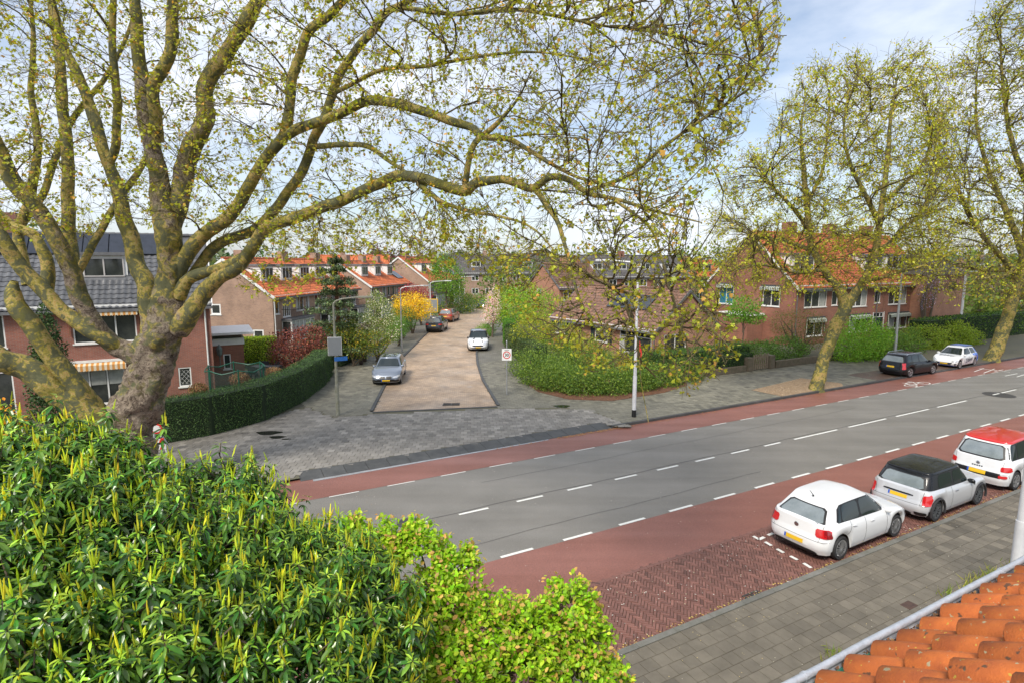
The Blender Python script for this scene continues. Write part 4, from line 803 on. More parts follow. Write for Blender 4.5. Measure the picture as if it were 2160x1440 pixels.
class Car:
    def __init__(s, name, label, c):
        s.c = c; s.L, s.W, s.H = c['L'], c['W'], c['H']; s.root = empty(name, (0, 0, 0)); tag(s.root, label, c.get('cat', 'car'), c.get('group'))
        s.zs = c.get('sill', .2); s.xa = (c['xr'], c['xf']); s.ra = c['wr']+c.get('arch', .06); s.wr = c['wr']
        s.nf, s.nr = c.get('nf', 6.5), c.get('nr', 8.5)
    def zt(s, x): return interp(x, s.c['belt'])
    def zl(s, x):
        z = np.full_like(np.asarray(x, float), s.zs)
        for xa in s.xa:
            d = s.ra**2-(x-xa)**2; z = np.maximum(z, np.where(d > 0, s.wr+np.sqrt(np.maximum(d, 0)), 0))
        return z
    def ends(s, lay, t):
        c = s.c; h = s.L/2
        if lay == 'low':
            f = h-linp(t, c.get('fprof', ((0, .10), (.3, 0), (.6, .02), (.85, .1), (1, .26)))); r = -h+linp(t, c.get('rprof', ((0, .08), (.25, 0), (.5, .02), (.55, .06), (1, .13))))
            w = s.W/2-interp(t, ((0, .07), (.18, .03), (.5, 0), (.8, .015), (1, .075)))
        else:
            f = linp(t, ((0, c['cowl']), (1, c['rooff'])))+.03*np.sin(np.pi*t); r = linp(t, ((0, c['tail']), (1, c['roofr'])))-.03*np.sin(np.pi*t); w = s.W/2-.085-c.get('tum', .17)*t**1.15
        return f, r, w
    def S(s, lay, a, t, mode, sgn):
        "a: x for sides (mode side), y for ends; returns points"
        a = np.asarray(a, float); t = np.asarray(t, float); f, r, w = s.ends(lay, t); xm = (f+r)/2
        if mode == 'side':
            n = np.where(a > xm, s.nf if lay == 'low' else 7.0, s.nr if lay == 'low' else 8.0); xi = np.clip(np.abs(a-xm)/((f-r)/2), 0, .9999); y = sgn*w*(1-xi**n)**(1/n); x = a
        else:
            n = (s.nf if lay == 'low' else 7.0) if sgn > 0 else (s.nr if lay == 'low' else 8.0); et = np.clip(np.abs(a)/w, 0, .9999); x = xm+sgn*(f-r)/2*(1-et**n)**(1/n); y = a
        bw = s.c.get('bowf', .10) if lay == 'low' else .09; x = x-np.where(x > xm, bw, -(.05 if lay == 'low' else .06))*(y/w)**2*(np.abs(x-xm)/((f-r)/2))**8
        return s.Z(lay, x, y, t, w)
    def Z(s, lay, x, y, t, w):
        if lay == 'low':
            ze = s.zl(x)*np.ones_like(t); side = np.clip((np.abs(y)-(s.W/2-.3))/.12, 0, 1); zl = s.zs+(ze-s.zs)*side; z = zl+(s.zt(x)-zl)*t
        else:
            z0 = s.zt(x)-.03; z1 = interp(x, s.c['roof']); z = z0+(z1-z0)*t
        return np.stack(np.broadcast_arrays(x, y, z), -1)
    def ringpts(s, lay, t):
        f, r, w = s.ends(lay, t); xm = (f+r)/2; a = (f-r)/2; nf = s.nf if lay == 'low' else 7.0; nr = s.nr if lay == 'low' else 8.0
        cf, cr = .5**(1/nf), .5**(1/nr); ns, ne = (84, 13) if lay == 'low' else (30, 11)
        xs = np.linspace(xm-cr*a, xm+cf*a, ns); out = [s.S(lay, xs, np.full(ns, t), 'side', -1)]
        ys = np.linspace(-cf*w, cf*w, ne)[1:-1]; out.append(s.S(lay, ys, np.full(len(ys), t), 'end', 1))
        out.append(s.S(lay, xs[::-1], np.full(ns, t), 'side', 1)); ys = np.linspace(cr*w, -cr*w, ne)[1:-1]; out.append(s.S(lay, ys, np.full(len(ys), t), 'end', -1))
        return np.concatenate(out)
    def shell(s, lay, name, m, crown, ts, caps=(.97, .88, .7, .45, .2, 0.0)):
        rings = [s.ringpts(lay, t) for t in ts]; top = rings[-1]; n = len(top); xm = top[:, 0].mean()
        for k in caps:
            q = top.copy(); q[:, 1] *= k; q[:, 0] = xm+(top[:, 0]-xm)*(1-.10*(1-k) if lay == 'low' else 1-.05*(1-k)); 
            q[:, 2] = (s.zt(q[:, 0]) if lay == 'low' else np.maximum(interp(q[:, 0], s.c['roof']), top[:, 2]))+crown*(1-k**2.2)**.8
            rings.append(q)
        V = np.concatenate(rings); i = np.arange(n); Q = np.concatenate([np.stack([r*n+i, r*n+(i+1) % n, (r+1)*n+(i+1) % n, (r+1)*n+i], 1) for r in range(len(rings)-1)])
        me = mesh_np(name, V, quads=Q, smooth=True); me.set_sharp_from_angle(angle=math.radians(35)); return put(me, name, s.root, m, local=True)
    def patch(s, name, lay, mode, sgn, t0, t1, b, tp, m, off=.006, nu=10, nv=6, parent=None, cut=True, mid=None):
        U, Vv = np.meshgrid(np.linspace(0, 1, nu+1), np.linspace(0, 1, nv+1), indexing='ij'); t = t0+(t1-t0)*Vv; A = (b[0]*(1-Vv)+tp[0]*Vv)*(1-U)+(b[1]*(1-Vv)+tp[1]*Vv)*U
        P = s.S(lay, A, t, mode, sgn); e = 1e-3; du = s.S(lay, A+e, t, mode, sgn)-P; dv = s.S(lay, A, t+e, mode, sgn)-P; Nn = np.cross(du, dv); Nn /= np.maximum(np.linalg.norm(Nn, axis=-1, keepdims=True), 1e-9)
        ref = P-np.array([0, 0, .5]); ref = np.where(mode == 'side', ref*np.array([0, 1, .1]), ref*np.array([1, 0, .1])); Nn *= np.sign((Nn*ref).sum(-1, keepdims=True)); P = P+Nn*off
        idx = np.arange((nu+1)*(nv+1)).reshape(nu+1, nv+1); Q = []; Tr = []
        for i in range(nu):
            for j in range(nv):
                q = (idx[i, j], idx[i+1, j], idx[i+1, j+1], idx[i, j+1])
                if cut and (i, j) in ((0, 0), (nu-1, 0), (nu-1, nv-1), (0, nv-1)):
                    k = {(0, 0): (1, 2, 3), (nu-1, 0): (0, 2, 3), (nu-1, nv-1): (0, 1, 3), (0, nv-1): (0, 1, 2)}[(i, j)]; Tr.append([q[z] for z in k])
                else: Q.append(q)
        me = mesh_np(name, P.reshape(-1, 3), tris=np.array(Tr) if Tr else None, quads=np.array(Q), smooth=True); return put(me, name, parent or s.root, m, local=True)
    def wheel(s, x, sgn, tyre=.2, spokes=9, rimm=ALU, back=BLACK, rr=.72):
        w = s.wr; y = sgn*(s.W/2-tyre/2-.045); mb = MB(); h = tyre/2
        mb.lathe([(w*rr, -h*.85), (w*.93, -h), (w, -h*.6), (w, h*.6), (w*.93, h), (w*rr, h*.85), (w*rr*.96, h*.3), (w*.1, h*.25), (0.001, h*.25)], 26, (0, 0, 0), 'y') if sgn > 0 else mb.lathe([(w*rr, h*.85), (w*.93, h), (w, h*.6), (w, -h*.6), (w*.93, -h), (w*rr, -h*.85), (w*rr*.96, -h*.3), (w*.1, -h*.25), (0.001, -h*.25)], 26, (0, 0, 0), 'y')
        o = mb.build('wheel', RUBBER, s.root, smooth=True, local=True); o.location = (x, y, w); o.matrix_basis = Matrix.Translation((x, y, w))
        r = MB(); r.lathe([(w*rr*.99, sgn*h*.7), (w*rr*.99, sgn*h*.95), (w*rr*.86, sgn*h*.92), (w*rr*.84, sgn*h*.5)], 26, (0, 0, 0), 'y'); r.lathe([(.05, sgn*h*.3), (.055, sgn*h*.85), (.0, sgn*h*.9)], 10, (0, 0, 0), 'y')
        for k in range(spokes):
            a = 2*math.pi*k/spokes; ca, sa = math.cos(a), math.sin(a); r.bar((ca*.04, sgn*h*.75, sa*.04), (ca*w*rr*.9, sgn*h*.82, sa*w*rr*.9), .022 if spokes > 7 else .045, .03, up=(0, 1, 0))
        r.build('rim', rimm, o, local=True, smooth=True)
    def under(s):
        MB().box(-s.L/2+.18, s.L/2-.2, -s.W/2+.27, s.W/2-.27, .17, .5).build('underbody', BLACK, s.root, local=True)
        a, b = s.xa; MB().box(b-s.ra-.0, b+s.ra, -s.W/2+.26, s.W/2-.26, .24, .72).box(a-s.ra, a+s.ra, -s.W/2+.26, s.W/2-.26, .24, .72).build('wheel_housing', BLACK, s.root, local=True)
    def plate(s, end, t, w=.52, lay='low'):
        y0 = -w/2; s.patch('number_plate', 'low', 'end', end, t-.07, t+.07, (-w/2+.05, w/2), (-w/2+.05, w/2), YPLATE, .014, 4, 2, cut=False) if end > 0 else s.patch('number_plate', 'low', 'end', end, t-.07, t+.07, (-w/2, w/2-.05), (-w/2, w/2-.05), YPLATE, .014, 4, 2, cut=False)
        e = (-w/2, -w/2+.05) if end > 0 else (w/2-.05, w/2); s.patch('number_plate_band', 'low', 'end', end, t-.07, t+.07, e, e, BLUEP, .0145, 2, 2, cut=False)
    def mirror(s, x, m, t=.1):
        for sg in (-1, 1):
            p = s.S('top', x, t, 'side', sg); q = p+np.array([.02, sg*.11, .0]); b = bmesh.new(); bmesh.ops.create_icosphere(b, subdivisions=2, radius=1); bmesh.ops.scale(b, vec=(.06, .11, .075), verts=b.verts); bmesh.ops.translate(b, vec=tuple(q), verts=b.verts); me = bpy.data.meshes.new('mirror'); b.to_mesh(me); b.free(); me.polygons.foreach_set('use_smooth', np.ones(len(me.polygons), bool)); put(me, 'mirror', s.root, m, local=True)
    def handle(s, x, t=.8, m=None, w=.17):
        for sg in (-1, 1):
            p0 = s.S('low', x-w/2, t, 'side', sg)+np.array([0, sg*.018, 0]); p1 = s.S('low', x+w/2, t, 'side', sg)+np.array([0, sg*.018, 0]); MB().bar(p0, p1, .025, .03).build('door_handle', m, s.root, local=True, bevel=.006)
    def seam(s, x, t0=.06, t1=.99, lean=0):
        for sg in (-1, 1): s.patch('door_seam', 'low', 'side', sg, t0, t1, (x-.006, x+.006), (x-.006+lean, x+.006+lean), BLACK, .002, 1, 10, cut=False)
    def at(s, pos, heading):
        rz = math.pi/2-heading; s.root.location = (float(pos[0]), float(pos[1]), float(pos[2]) if len(pos) > 2 else 0); s.root.rotation_euler = (0, 0, rz); s.root.matrix_basis = Matrix.Translation(s.root.location) @ Matrix.Rotation(rz, 4, 'Z')
    def at_wheels(s, rear, front, side, z=.02):
        r_, f_ = np.array(rear[:2]), np.array(front[:2]); d = (f_-r_)/np.linalg.norm(f_-r_); left = np.array([-d[1], d[0]]); mid = (r_+f_)/2; cen = mid-d*(s.xa[0]+s.xa[1])/2-left*side*(s.W/2-.12)
        s.at((cen[0], cen[1], z), math.atan2(d[0], d[1]))
def car(name, label, c, pm, pos):
    k = Car(name, label, c); rm = c.get('roofmat') or pm
    k.shell('low', 'body', pm, c.get('crown', .05), np.array([0, .06, .14, .25, .36, .48, .6, .7, .8, .88, .94, .98, 1.0])); k.shell('top', 'cabin', c.get('cabmat') or pm, .04, np.linspace(0, 1, 7)); k.under()
    if rm is not pm or c.get('cabmat'):
        n_ = k.ringpts('top', 1.0); xm = n_[:, 0].mean(); rings = []
        for q_, dz in ((1.012, -.035), (1.012, .012), (.97, .03), (.88, .035), (.7, .04), (.45, .047), (.2, .052), (0, .053)):
            q = n_.copy(); q[:, 1] *= q_; q[:, 0] = xm+(n_[:, 0]-xm)*(1.01-.03*(1-min(q_, 1))); q[:, 2] = np.maximum(interp(q[:, 0], c['roof']), n_[:, 2])+dz; rings.append(q)
        n = len(n_); i = np.arange(n); V = np.concatenate(rings); Q = np.concatenate([np.stack([r*n+i, r*n+(i+1) % n, (r+1)*n+(i+1) % n, (r+1)*n+i], 1) for r in range(len(rings)-1)]); put(mesh_np('roof', V, quads=Q, smooth=True), 'roof', k.root, rm, local=True)
    wt = c['tum']+.0; W2 = c['W']/2-.1
    k.patch('windscreen', 'top', 'end', 1, .08, .93, (-W2*.90, W2*.90), (-(W2-wt)*.88, (W2-wt)*.88), CARGLASS, .006, 14, 8)
    k.patch('rear_window', 'top', 'end', -1, c.get('rw0', .12), c.get('rw1', .86), (-W2*.86, W2*.86), (-(W2-wt)*.86, (W2-wt)*.86), BLACK if c.get('rwframe') else RWGLASS, .006, 14, 8)
    if c.get('rwframe'): k.patch('rear_window_glass', 'top', 'end', -1, c.get('rw0', .12)+.07, c.get('rw1', .86)-.05, (-W2*.78, W2*.78), (-(W2-wt)*.78, (W2-wt)*.78), RWGLASS, .011, 14, 8)
    for sg in (-1, 1):
        for (a0, b0, a1, b1) in c['side']: k.patch('side_window', 'top', 'side', sg, .1, .9, (a0, b0), (a1, b1), CARGLASS, .006, 10, 6)
        if c.get('trim'): a0, b0, a1, b1 = c['trim']; k.patch('window_trim', 'top', 'side', sg, .05, .95, (a0, b0), (a1, b1), BLACK, .003, 16, 6)
    for x in k.xa:
        for sg in (-1, 1): k.wheel(x, sg, spokes=c.get('spokes', 10), rimm=c.get('rim', ALU))
    for x, ln_ in c.get('seams', ()): k.seam(x, lean=ln_)
    for x in c.get('handles', ()): k.handle(x, c.get('ht', .82), c.get('hmat') or pm)
    k.mirror(c['cowl']-.32, c.get('mirm') or pm)
    for p in c.get('patches', ()): nm, end, t0, t1, b, tp, m_, off = p; k.patch(nm, 'low', 'end', end, t0, t1, b, tp, m_, off, 8, 5)
    for nm, end, t0, t1, y0, y1, y2, y3, m_ in c.get('pair', ()):
        for sg in (-1, 1): k.patch(nm, 'low', 'end', end, t0, t1, (sg*y0, sg*y1), (sg*y2, sg*y3), m_, .012, 8, 5)
    for nm, t0, t1, x0, x1, x2, x3, m_ in c.get('spair', ()):
        for sg in (-1, 1): k.patch(nm, 'low', 'side', sg, t0, t1, (x0, x1), (x2, x3), m_, .012, 6, 5)
    if c.get('archm'):
        for x in k.xa:
            for sg in (-1, 1):
                mb = MB(); pts = []
                for a in np.linspace(-.25, math.pi+.25, 15): xx = x+(k.ra+.02)*math.cos(a); pts.append((xx, sg*(c['W']/2-.022), k.wr+(k.ra+.02)*math.sin(a)))
                mb.tube(pts, .034, 6).build('wheel_arch_trim', c['archm'], k.root, smooth=True, local=True)
    if c.get('plater'):
        k.plate(-1, c['plater'])
        k.patch('bumper_seam', 'low', 'end', -1, .485, .497, (-c['W']*.47, c['W']*.47), (-c['W']*.47, c['W']*.47), BLACK, .003, 18, 1, cut=False)
        for sg in (-1, 1): k.patch('tailgate_seam', 'low', 'end', -1, .497, .99, (sg*(W2*.80-.004), sg*(W2*.80+.004)), (sg*(W2*.86-.004), sg*(W2*.86+.004)), BLACK, .003, 1, 8, cut=False)
    for sg in (-1, 1): k.patch('sill_trim', 'low', 'side', sg, .0, .045, (k.xa[0]+k.ra+.02, k.xa[1]-k.ra-.02), (k.xa[0]+k.ra+.02, k.xa[1]-k.ra-.02), BLACK, .004, 12, 2, cut=False)
    if c.get('platef'): k.plate(1, c['platef'])
    pos(k); return k
def P_w(rear, front, side, z=.02): return lambda k: k.at_wheels(rear, front, side, z)
WHITEP = paint('white_car_paint', (.72, .73, .74)); SILVERP = paint('silver_car_paint', (.60, .61, .63), .3, .3); BLACKP = paint('black_car_paint', (.008, .009, .011), 0, .25, .35, .25); REDP = paint('red_car_paint', (.55, .015, .015)); BLUEG = paint('blue_grey_car_paint', (.2, .23, .28), .5); NAVY = paint('navy_car_paint', (.03, .035, .05), .3); COPPER = paint('copper_car_paint', (.30, .085, .035), .4)
hatch = dict(L=4.05, W=1.75, H=1.45, xf=1.27, xr=-1.27, wr=.31, sill=.2, belt=((-2.03, .93), (-1.6, .97), (-.5, .95), (.5, .92), (.95, .9), (1.5, .82), (1.85, .72), (2.03, .62)), roof=((-1.75, 1.24), (-1.3, 1.355), (-.5, 1.41), (.1, 1.40), (.5, 1.34), (1, 1.22)), cowl=1.0, rooff=.22, tail=-1.88, roofr=-1.38, tum=.2,
    side=((-.42, .55, -.36, .2), (-1.25, -.5, -1.1, -.44), (-1.42, -1.3, -1.20, -1.14)), trim=(-1.5, .72, -1.26, .24), seams=((.72, -.05), (-.3, 0), (-1.05, .1)), handles=(-.02, -.82))
polo = dict(hatch, rwframe=True, rw0=.06, rw1=.84, spokes=14, plater=.33, pair=(('tail_light', -1, .62, .90, .52, .84, .5, .79, TAILR),), spair=(('tail_light_side', .62, .88, -1.90, -1.70, -1.88, -1.78, TAILD), ('headlight', .62, .86, 1.55, 1.9, 1.5, 1.75, HEADL)), patches=(('bumper_diffuser', -1, .0, .12, (-.62, .62), (-.55, .55), BLACK, .008), ('plate_recess', -1, .22, .44, (-.42, .42), (-.34, .34), WHITEP, .004)))
k = car('parked_car', 'plain white hatchback, last of three cars parked on the red brick strip', polo, WHITEP, P_w(G(1768, 1177, .02), G(1881.7, 1129, .02), -1))
p = k.S('low', 0., .80, 'end', -1); MB().lathe([(.02, 0), (.058, -.004), (.062, -.012), (.05, -.016), (0, -.016)], 16, (p[0], 0, p[2]), 'x').build('badge', CHROME, k.root, local=True)
MB().tube([(-1.3, 0, 1.42), (-1.31, 0, 1.45), (-1.46, 0, 1.60)], [.03, .012, .005], 6).build('aerial', BLACK, k.root, local=True)
p = k.S('top', 0., .2, 'end', -1); MB().bar((p[0]-.02, -.05, p[2]-.03), (p[0]-.02, -.5, p[2]-.02), .02, .02).build('wiper', BLACK, k.root, local=True)
mini = dict(L=3.85, W=1.73, H=1.41, xf=1.2, xr=-1.28, wr=.315, sill=.2, arch=.05, belt=((-1.93, .90), (-1.6, .94), (-.5, .93), (.5, .91), (.9, .9), (1.4, .87), (1.75, .78), (1.93, .62)), roof=((-1.75, 1.30), (-1.3, 1.36), (-.4, 1.385), (.2, 1.375), (.5, 1.33), (1, 1.22)), cowl=.82, rooff=.32, tail=-1.75, roofr=-1.47, tum=.13,
    side=((-.36, .52, -.34, .26), (-1.22, -.44, -1.14, -.42)), trim=(-1.6, .62, -1.45, .34), seams=((.62, -.04), (-.55, .0)), handles=(-.32,), hmat=CHROME, cabmat=BLACKP, roofmat=BLACKP, mirm=BLACKP, spokes=10, rim=DARKGREY, archm=mat('grey_arch', (.03, .028, .03), .6), rwframe=True, rw0=.08, rw1=.86, plater=.66,
    pair=(('tail_light', -1, .48, .86, .66, .84, .64, .80, TAILR), ('exhaust_vent', -1, .04, .2, .5, .74, .48, .76, GRILLE)), patches=(('bumper_grille', -1, .0, .12, (-.42, .42), (-.4, .4), GRILLE, .01), ('plate_bar', -1, .76, .82, (-.42, .42), (-.40, .40), GRILLE, .02)), spair=(('side_repeater', .80, .86, .72, .8, .72, .8, BLACK),))
car('parked_car', 'silver three-door hatchback with black roof, between the two white parked cars', mini, SILVERP, P_w(G(1969.5, 1096.8, .02), G(2055.3, 1062, .02), -1))
fiat = dict(L=4.15, W=1.78, H=1.66, xf=1.3, xr=-1.3, wr=.32, sill=.21, belt=((-2.08, 1.0), (-1.6, 1.04), (-.5, 1.03), (.5, 1.0), (1.1, .98), (1.6, .9), (1.9, .78), (2.08, .65)), roof=((-1.9, 1.50), (-1.4, 1.58), (-.4, 1.62), (.2, 1.61), (.6, 1.55), (1.2, 1.4)), cowl=1.15, rooff=.5, tail=-1.95, roofr=-1.62, tum=.14,
    side=((-.35, .75, -.34, .45), (-1.3, -.43, -1.25, -.42), (-1.7, -1.38, -1.56, -1.33)), trim=(-1.8, .9, -1.62, .5), seams=((.85, -.05), (-.3, 0), (-1.1, .1)), handles=(0, -.85), hmat=CHROME, roofmat=REDP, spokes=6, rwframe=True, rw0=.1, rw1=.9, plater=.44,
    pair=(('tail_light', -1, .60, .80, .62, .86, .62, .83, TAILR), ('fog_light', -1, .34, .46, .60, .80, .60, .80, TAILR)), patches=(('bumper_band', -1, .32, .52, (-.84, .84), (-.82, .82), GRILLE, .006),))
f0 = G(2136.4, 1032, .02); k = car('parked_car', 'white tall hatchback with bright red roof at the front of the parked row', fiat, WHITEP, P_w(f0, f0+np.array([T[0], T[1], 0])*2.6, -1))
p = k.S('low', 0., .78, 'end', -1); MB().lathe([(.03, 0), (.06, -.004), (.05, -.014), (0, -.016)], 14, (p[0], 0, p[2]), 'x').build('badge', CHROME, k.root, local=True)
for i in range(5): p = k.S('low', .14-i*.065, .66, 'end', -1); MB().box(p[0]-.012, p[0]+.0, p[1]-.024, p[1]+.018, p[2]-.018, p[2]+.02).build('model_letter', DARKGREY, k.root, local=True)
est = dict(L=4.47, W=1.79, H=1.5, xf=1.35, xr=-1.3, wr=.32, sill=.2, belt=((-2.25, .98), (-1.6, .99), (-.5, .96), (.5, .93), (1.0, .92), (1.6, .85), (2.0, .74), (2.25, .6)), roof=((-2.0, 1.38), (-1.5, 1.45), (-.4, 1.47), (.2, 1.45), (.6, 1.38), (1.2, 1.25)), cowl=1.05, rooff=.35, tail=-2.08, roofr=-1.72, tum=.17,
    side=((-.35, .65, -.32, .3), (-1.15, -.43, -1.05, -.4), (-1.75, -1.23, -1.5, -1.13)), seams=((.8, -.05), (-.3, 0), (-1.1, .1)), handles=(0, -.85), spokes=5, plater=.62, rw0=.14, rw1=.84,
    pair=(('tail_light', -1, .46, .98, .73, .87, .72, .80, TAILR),), spair=(('tail_light_side', .5, .97, -2.12, -1.95, -2.08, -2.0, TAILR),), patches=(('bumper_strip', -1, .28, .33, (-.8, .8), (-.8, .8), GRILLE, .01),))
k = car('parked_car', 'black estate car with silver roof rails parked before the plane tree', est, BLACKP, P_w(G(1920, 794, .06), G(1963.7, 787.4, .06), -1, .05))
for sg in (-1, 1): MB().tube([(-1.5, sg*.6, 1.45), (-1.35, sg*.61, 1.52), (.1, sg*.61, 1.535), (.3, sg*.6, 1.47)], .02, 6).build('roof_rail', ALU, k.root, local=True)
MB().box(-1.72, -1.7, -.16, .16, 1.36, 1.40).build('brake_light', TAILR, k.root, local=True)
i10 = dict(hatch, L=3.7, W=1.68, H=1.48, xf=1.17, xr=-1.2, wr=.29, belt=((-1.85, .95), (-1.5, .97), (-.5, .95), (.5, .92), (.95, .9), (1.4, .82), (1.7, .72), (1.85, .62)), tail=-1.72, roofr=-1.42, cowl=1.0, side=((-.42, .6, -.36, .25), (-1.2, -.5, -1.05, -.44)), trim=None, platef=.38, spokes=6, mirm=WHITEP,
    pair=(('headlight', 1, .58, .84, .42, .78, .52, .72, HEADL), ('fog_light', 1, .2, .36, .62, .74, .62, .72, GRILLE)), patches=(('grille', 1, .22, .52, (-.4, .4), (-.58, .58), GRILLE, .008), ('front_lip', 1, .0, .1, (-.7, .7), (-.66, .66), mat('blue_lip', (.02, .06, .3), .3), .01)))
BLUEW = paint('blue_wrap', (.01, .12, .62)); i10['seams'] = ((.72, -.05), (-.35, 0))
k = car('parked_car', 'white and blue liveried small hatchback with lettering, facing the black estate', i10, WHITEP, P_w(G(2054, 769.6, .06), G(2021.5, 776.3, .06), 1, .05))
for sg in (-1, 1): k.patch('blue_panel', 'low', 'side', sg, .04, .97, (-1.78, -1.5), (-1.66, -.62), BLUEW, .004, 14, 8, cut=False); k.patch('blue_pillar', 'top', 'side', sg, .02, .98, (-1.6, -1.25), (-1.38, -1.12), BLUEW, .004, 6, 6, cut=False)
MB().box(-1.3, -.2, -.5, .5, 1.462, 1.468).build('roof_band', mat('blue_roof', (.02, .08, .35), .3), k.root, local=True)
def lettering(txt, size, mw, m, parent):
    cu = bpy.data.curves.new('lettering', 'FONT'); cu.body = txt; cu.size = size; cu.align_x = 'CENTER'; cu.align_y = 'CENTER'; cu.extrude = .002
    o = bpy.data.objects.new('lettering', cu); COL.objects.link(o); me = bpy.data.meshes.new_from_object(o); bpy.data.objects.remove(o); o = put(me, 'lettering', parent, m, True, mw); return o
NAVYT = mat('navy_lettering', (.01, .015, .05), .5)
for sg in (-1, 1):
    p = k.S('low', -.1, .5, 'side', sg); M3 = Matrix(((-sg, 0, 0), (0, 0, sg), (0, 1, 0))).to_4x4(); lettering('Zibber', .42, Matrix.Translation((p[0]+.05, p[1]+sg*.012, p[2])) @ M3 @ Matrix.Rotation(.12, 4, 'Z'), NAVYT, k.root)
p = np.array([1.35, 0, float(k.zt(1.35))+.06]); lettering('Zibber', .36, Matrix.Translation(p) @ Matrix.Rotation(math.pi/2, 4, 'Z') @ Matrix.Rotation(.19, 4, 'X'), NAVYT, k.root)
bmw = dict(L=4.7, W=1.83, H=1.45, xf=1.45, xr=-1.4, wr=.33, sill=.2, belt=((-2.35, .98), (-1.7, 1.0), (-.5, .97), (.6, .94), (1.1, .93), (1.7, .86), (2.1, .76), (2.35, .62)), roof=((-2.1, 1.30), (-1.5, 1.40), (-.4, 1.43), (.2, 1.41), (.6, 1.35), (1.2, 1.2)), cowl=1.05, rooff=.25, tail=-2.15, roofr=-1.75, tum=.2,
    side=((-.35, .6, -.3, .2), (-1.15, -.43, -1.0, -.38), (-1.75, -1.23, -1.5, -1.1)), seams=((.8, -.05), (-.3, 0)), handles=(0, -.85), spokes=10, platef=.36, pair=(('headlight', 1, .62, .80, .42, .86, .46, .80, HEADL), ('kidney_grille', 1, .56, .80, .03, .36, .03, .36, GRILLE), ('air_intake', 1, .12, .36, .46, .82, .5, .76, GRILLE)), patches=(('lower_grille', 1, .14, .5, (-.5, .5), (-.55, .55), GRILLE, .006),))
def facing(uv, ang, back, z=.1): 
    q = G(*uv, z); return lambda k: k.at((q[0]-math.sin(ang)*back, q[1]-math.cos(ang)*back, z), ang)
a = math.radians(174.5); k = car('parked_car', 'blue-grey saloon facing the junction at the kerb by the hedge', bmw, BLUEG, facing((814, 813), a, 2.25))
MB().box(-1.0, .1, -.45, .45, 1.445, 1.472).build('sunroof', CARGLASS, k.root, local=True)
suv = dict(L=4.6, W=1.88, H=1.66, xf=1.4, xr=-1.4, wr=.36, sill=.26, belt=((-2.3, 1.05), (-1.7, 1.08), (-.5, 1.05), (.6, 1.02), (1.1, 1.0), (1.7, .95), (2.1, .85), (2.3, .7)), roof=((-2.0, 1.50), (-1.5, 1.60), (-.4, 1.63), (.2, 1.61), (.6, 1.55), (1.2, 1.4)), cowl=1.1, rooff=.4, tail=-2.12, roofr=-1.75, tum=.2,
    side=((-.35, .65, -.32, .3), (-1.25, -.43, -1.1, -.4), (-1.75, -1.33, -1.55, -1.2)), seams=((.8, -.05), (-.3, 0)), handles=(0, -.85), spokes=5, plater=.6, pair=(('tail_light', -1, .70, .86, .52, .9, .54, .84, TAILR),), patches=(('bumper_strip', -1, .0, .22, (-.8, .8), (-.8, .8), GRILLE, .008),))
a = math.radians(3); car('parked_car', 'dark navy sport utility car parked behind the street lamp with the sign back', suv, NAVY, facing((914, 702), a, -2.3))
a = math.radians(9); car('parked_car', 'copper orange sport utility car parked ahead of the dark navy one', dict(suv, H=1.6, patches=(('bumper_strip', -1, .0, .2, (-.8, .8), (-.8, .8), GRILLE, .008),)), COPPER, facing((938, 680.5), a, -2.3))
cm = dict(mini, L=4.1, W=1.79, H=1.56, roof=((-1.85, 1.44), (-1.3, 1.5), (-.4, 1.53), (.2, 1.51), (.6, 1.45), (1.1, 1.3)), belt=((-2.05, 1.0), (-1.6, 1.02), (-.5, 1.0), (.5, .98), (.95, .97), (1.5, .94), (1.85, .84), (2.05, .66)), cowl=.9, cabmat=BLACKP, roofmat=NAVY, plater=None, platef=.34, pair=(('headlight', 1, .62, .92, .44, .8, .46, .74, HEADL), ('fog_light', 1, .18, .32, .5, .7, .5, .7, HEADL)), patches=(('grille', 1, .46, .66, (-.5, .5), (-.4, .4), GRILLE, .008), ('lower_grille', 1, .06, .24, (-.5, .5), (-.5, .5), GRILLE, .008)), side=((-.35, .6, -.34, .3), (-1.2, -.43, -1.1, -.42)), spair=(), rim=DARKGREY)
a = math.radians(178); k = car('parked_car', 'white compact car with dark roof and black bonnet stripes facing the junction', cm, WHITEP, facing((1008, 741), a, 2.0))
for sg in (-1, 1): k.patch('bonnet_stripe', 'low', 'end', 1, .9, .999, (sg*.34, sg*.44), (sg*.3, sg*.4), BLACK, .02, 2, 4); MB().hexa([(.95, sg*.3-.05, 1.02), (.95, sg*.3+.05, 1.02), (1.65, sg*.36+.05, .96), (1.65, sg*.36-.05, .96), (.95, sg*.3-.05, 1.04), (.95, sg*.3+.05, 1.04), (1.65, sg*.36+.05, .98), (1.65, sg*.36-.05, .98)]).build('bonnet_stripe', BLACK, k.root, local=True)
a = math.radians(200); car('parked_car', 'small dark car at the far bend of the side street beyond the pink blossom', dict(hatch, platef=.38, pair=(('headlight', 1, .62, .85, .4, .8, .42, .76, HEADL),)), BLACKP, facing((1013, 652), a, 2.0))
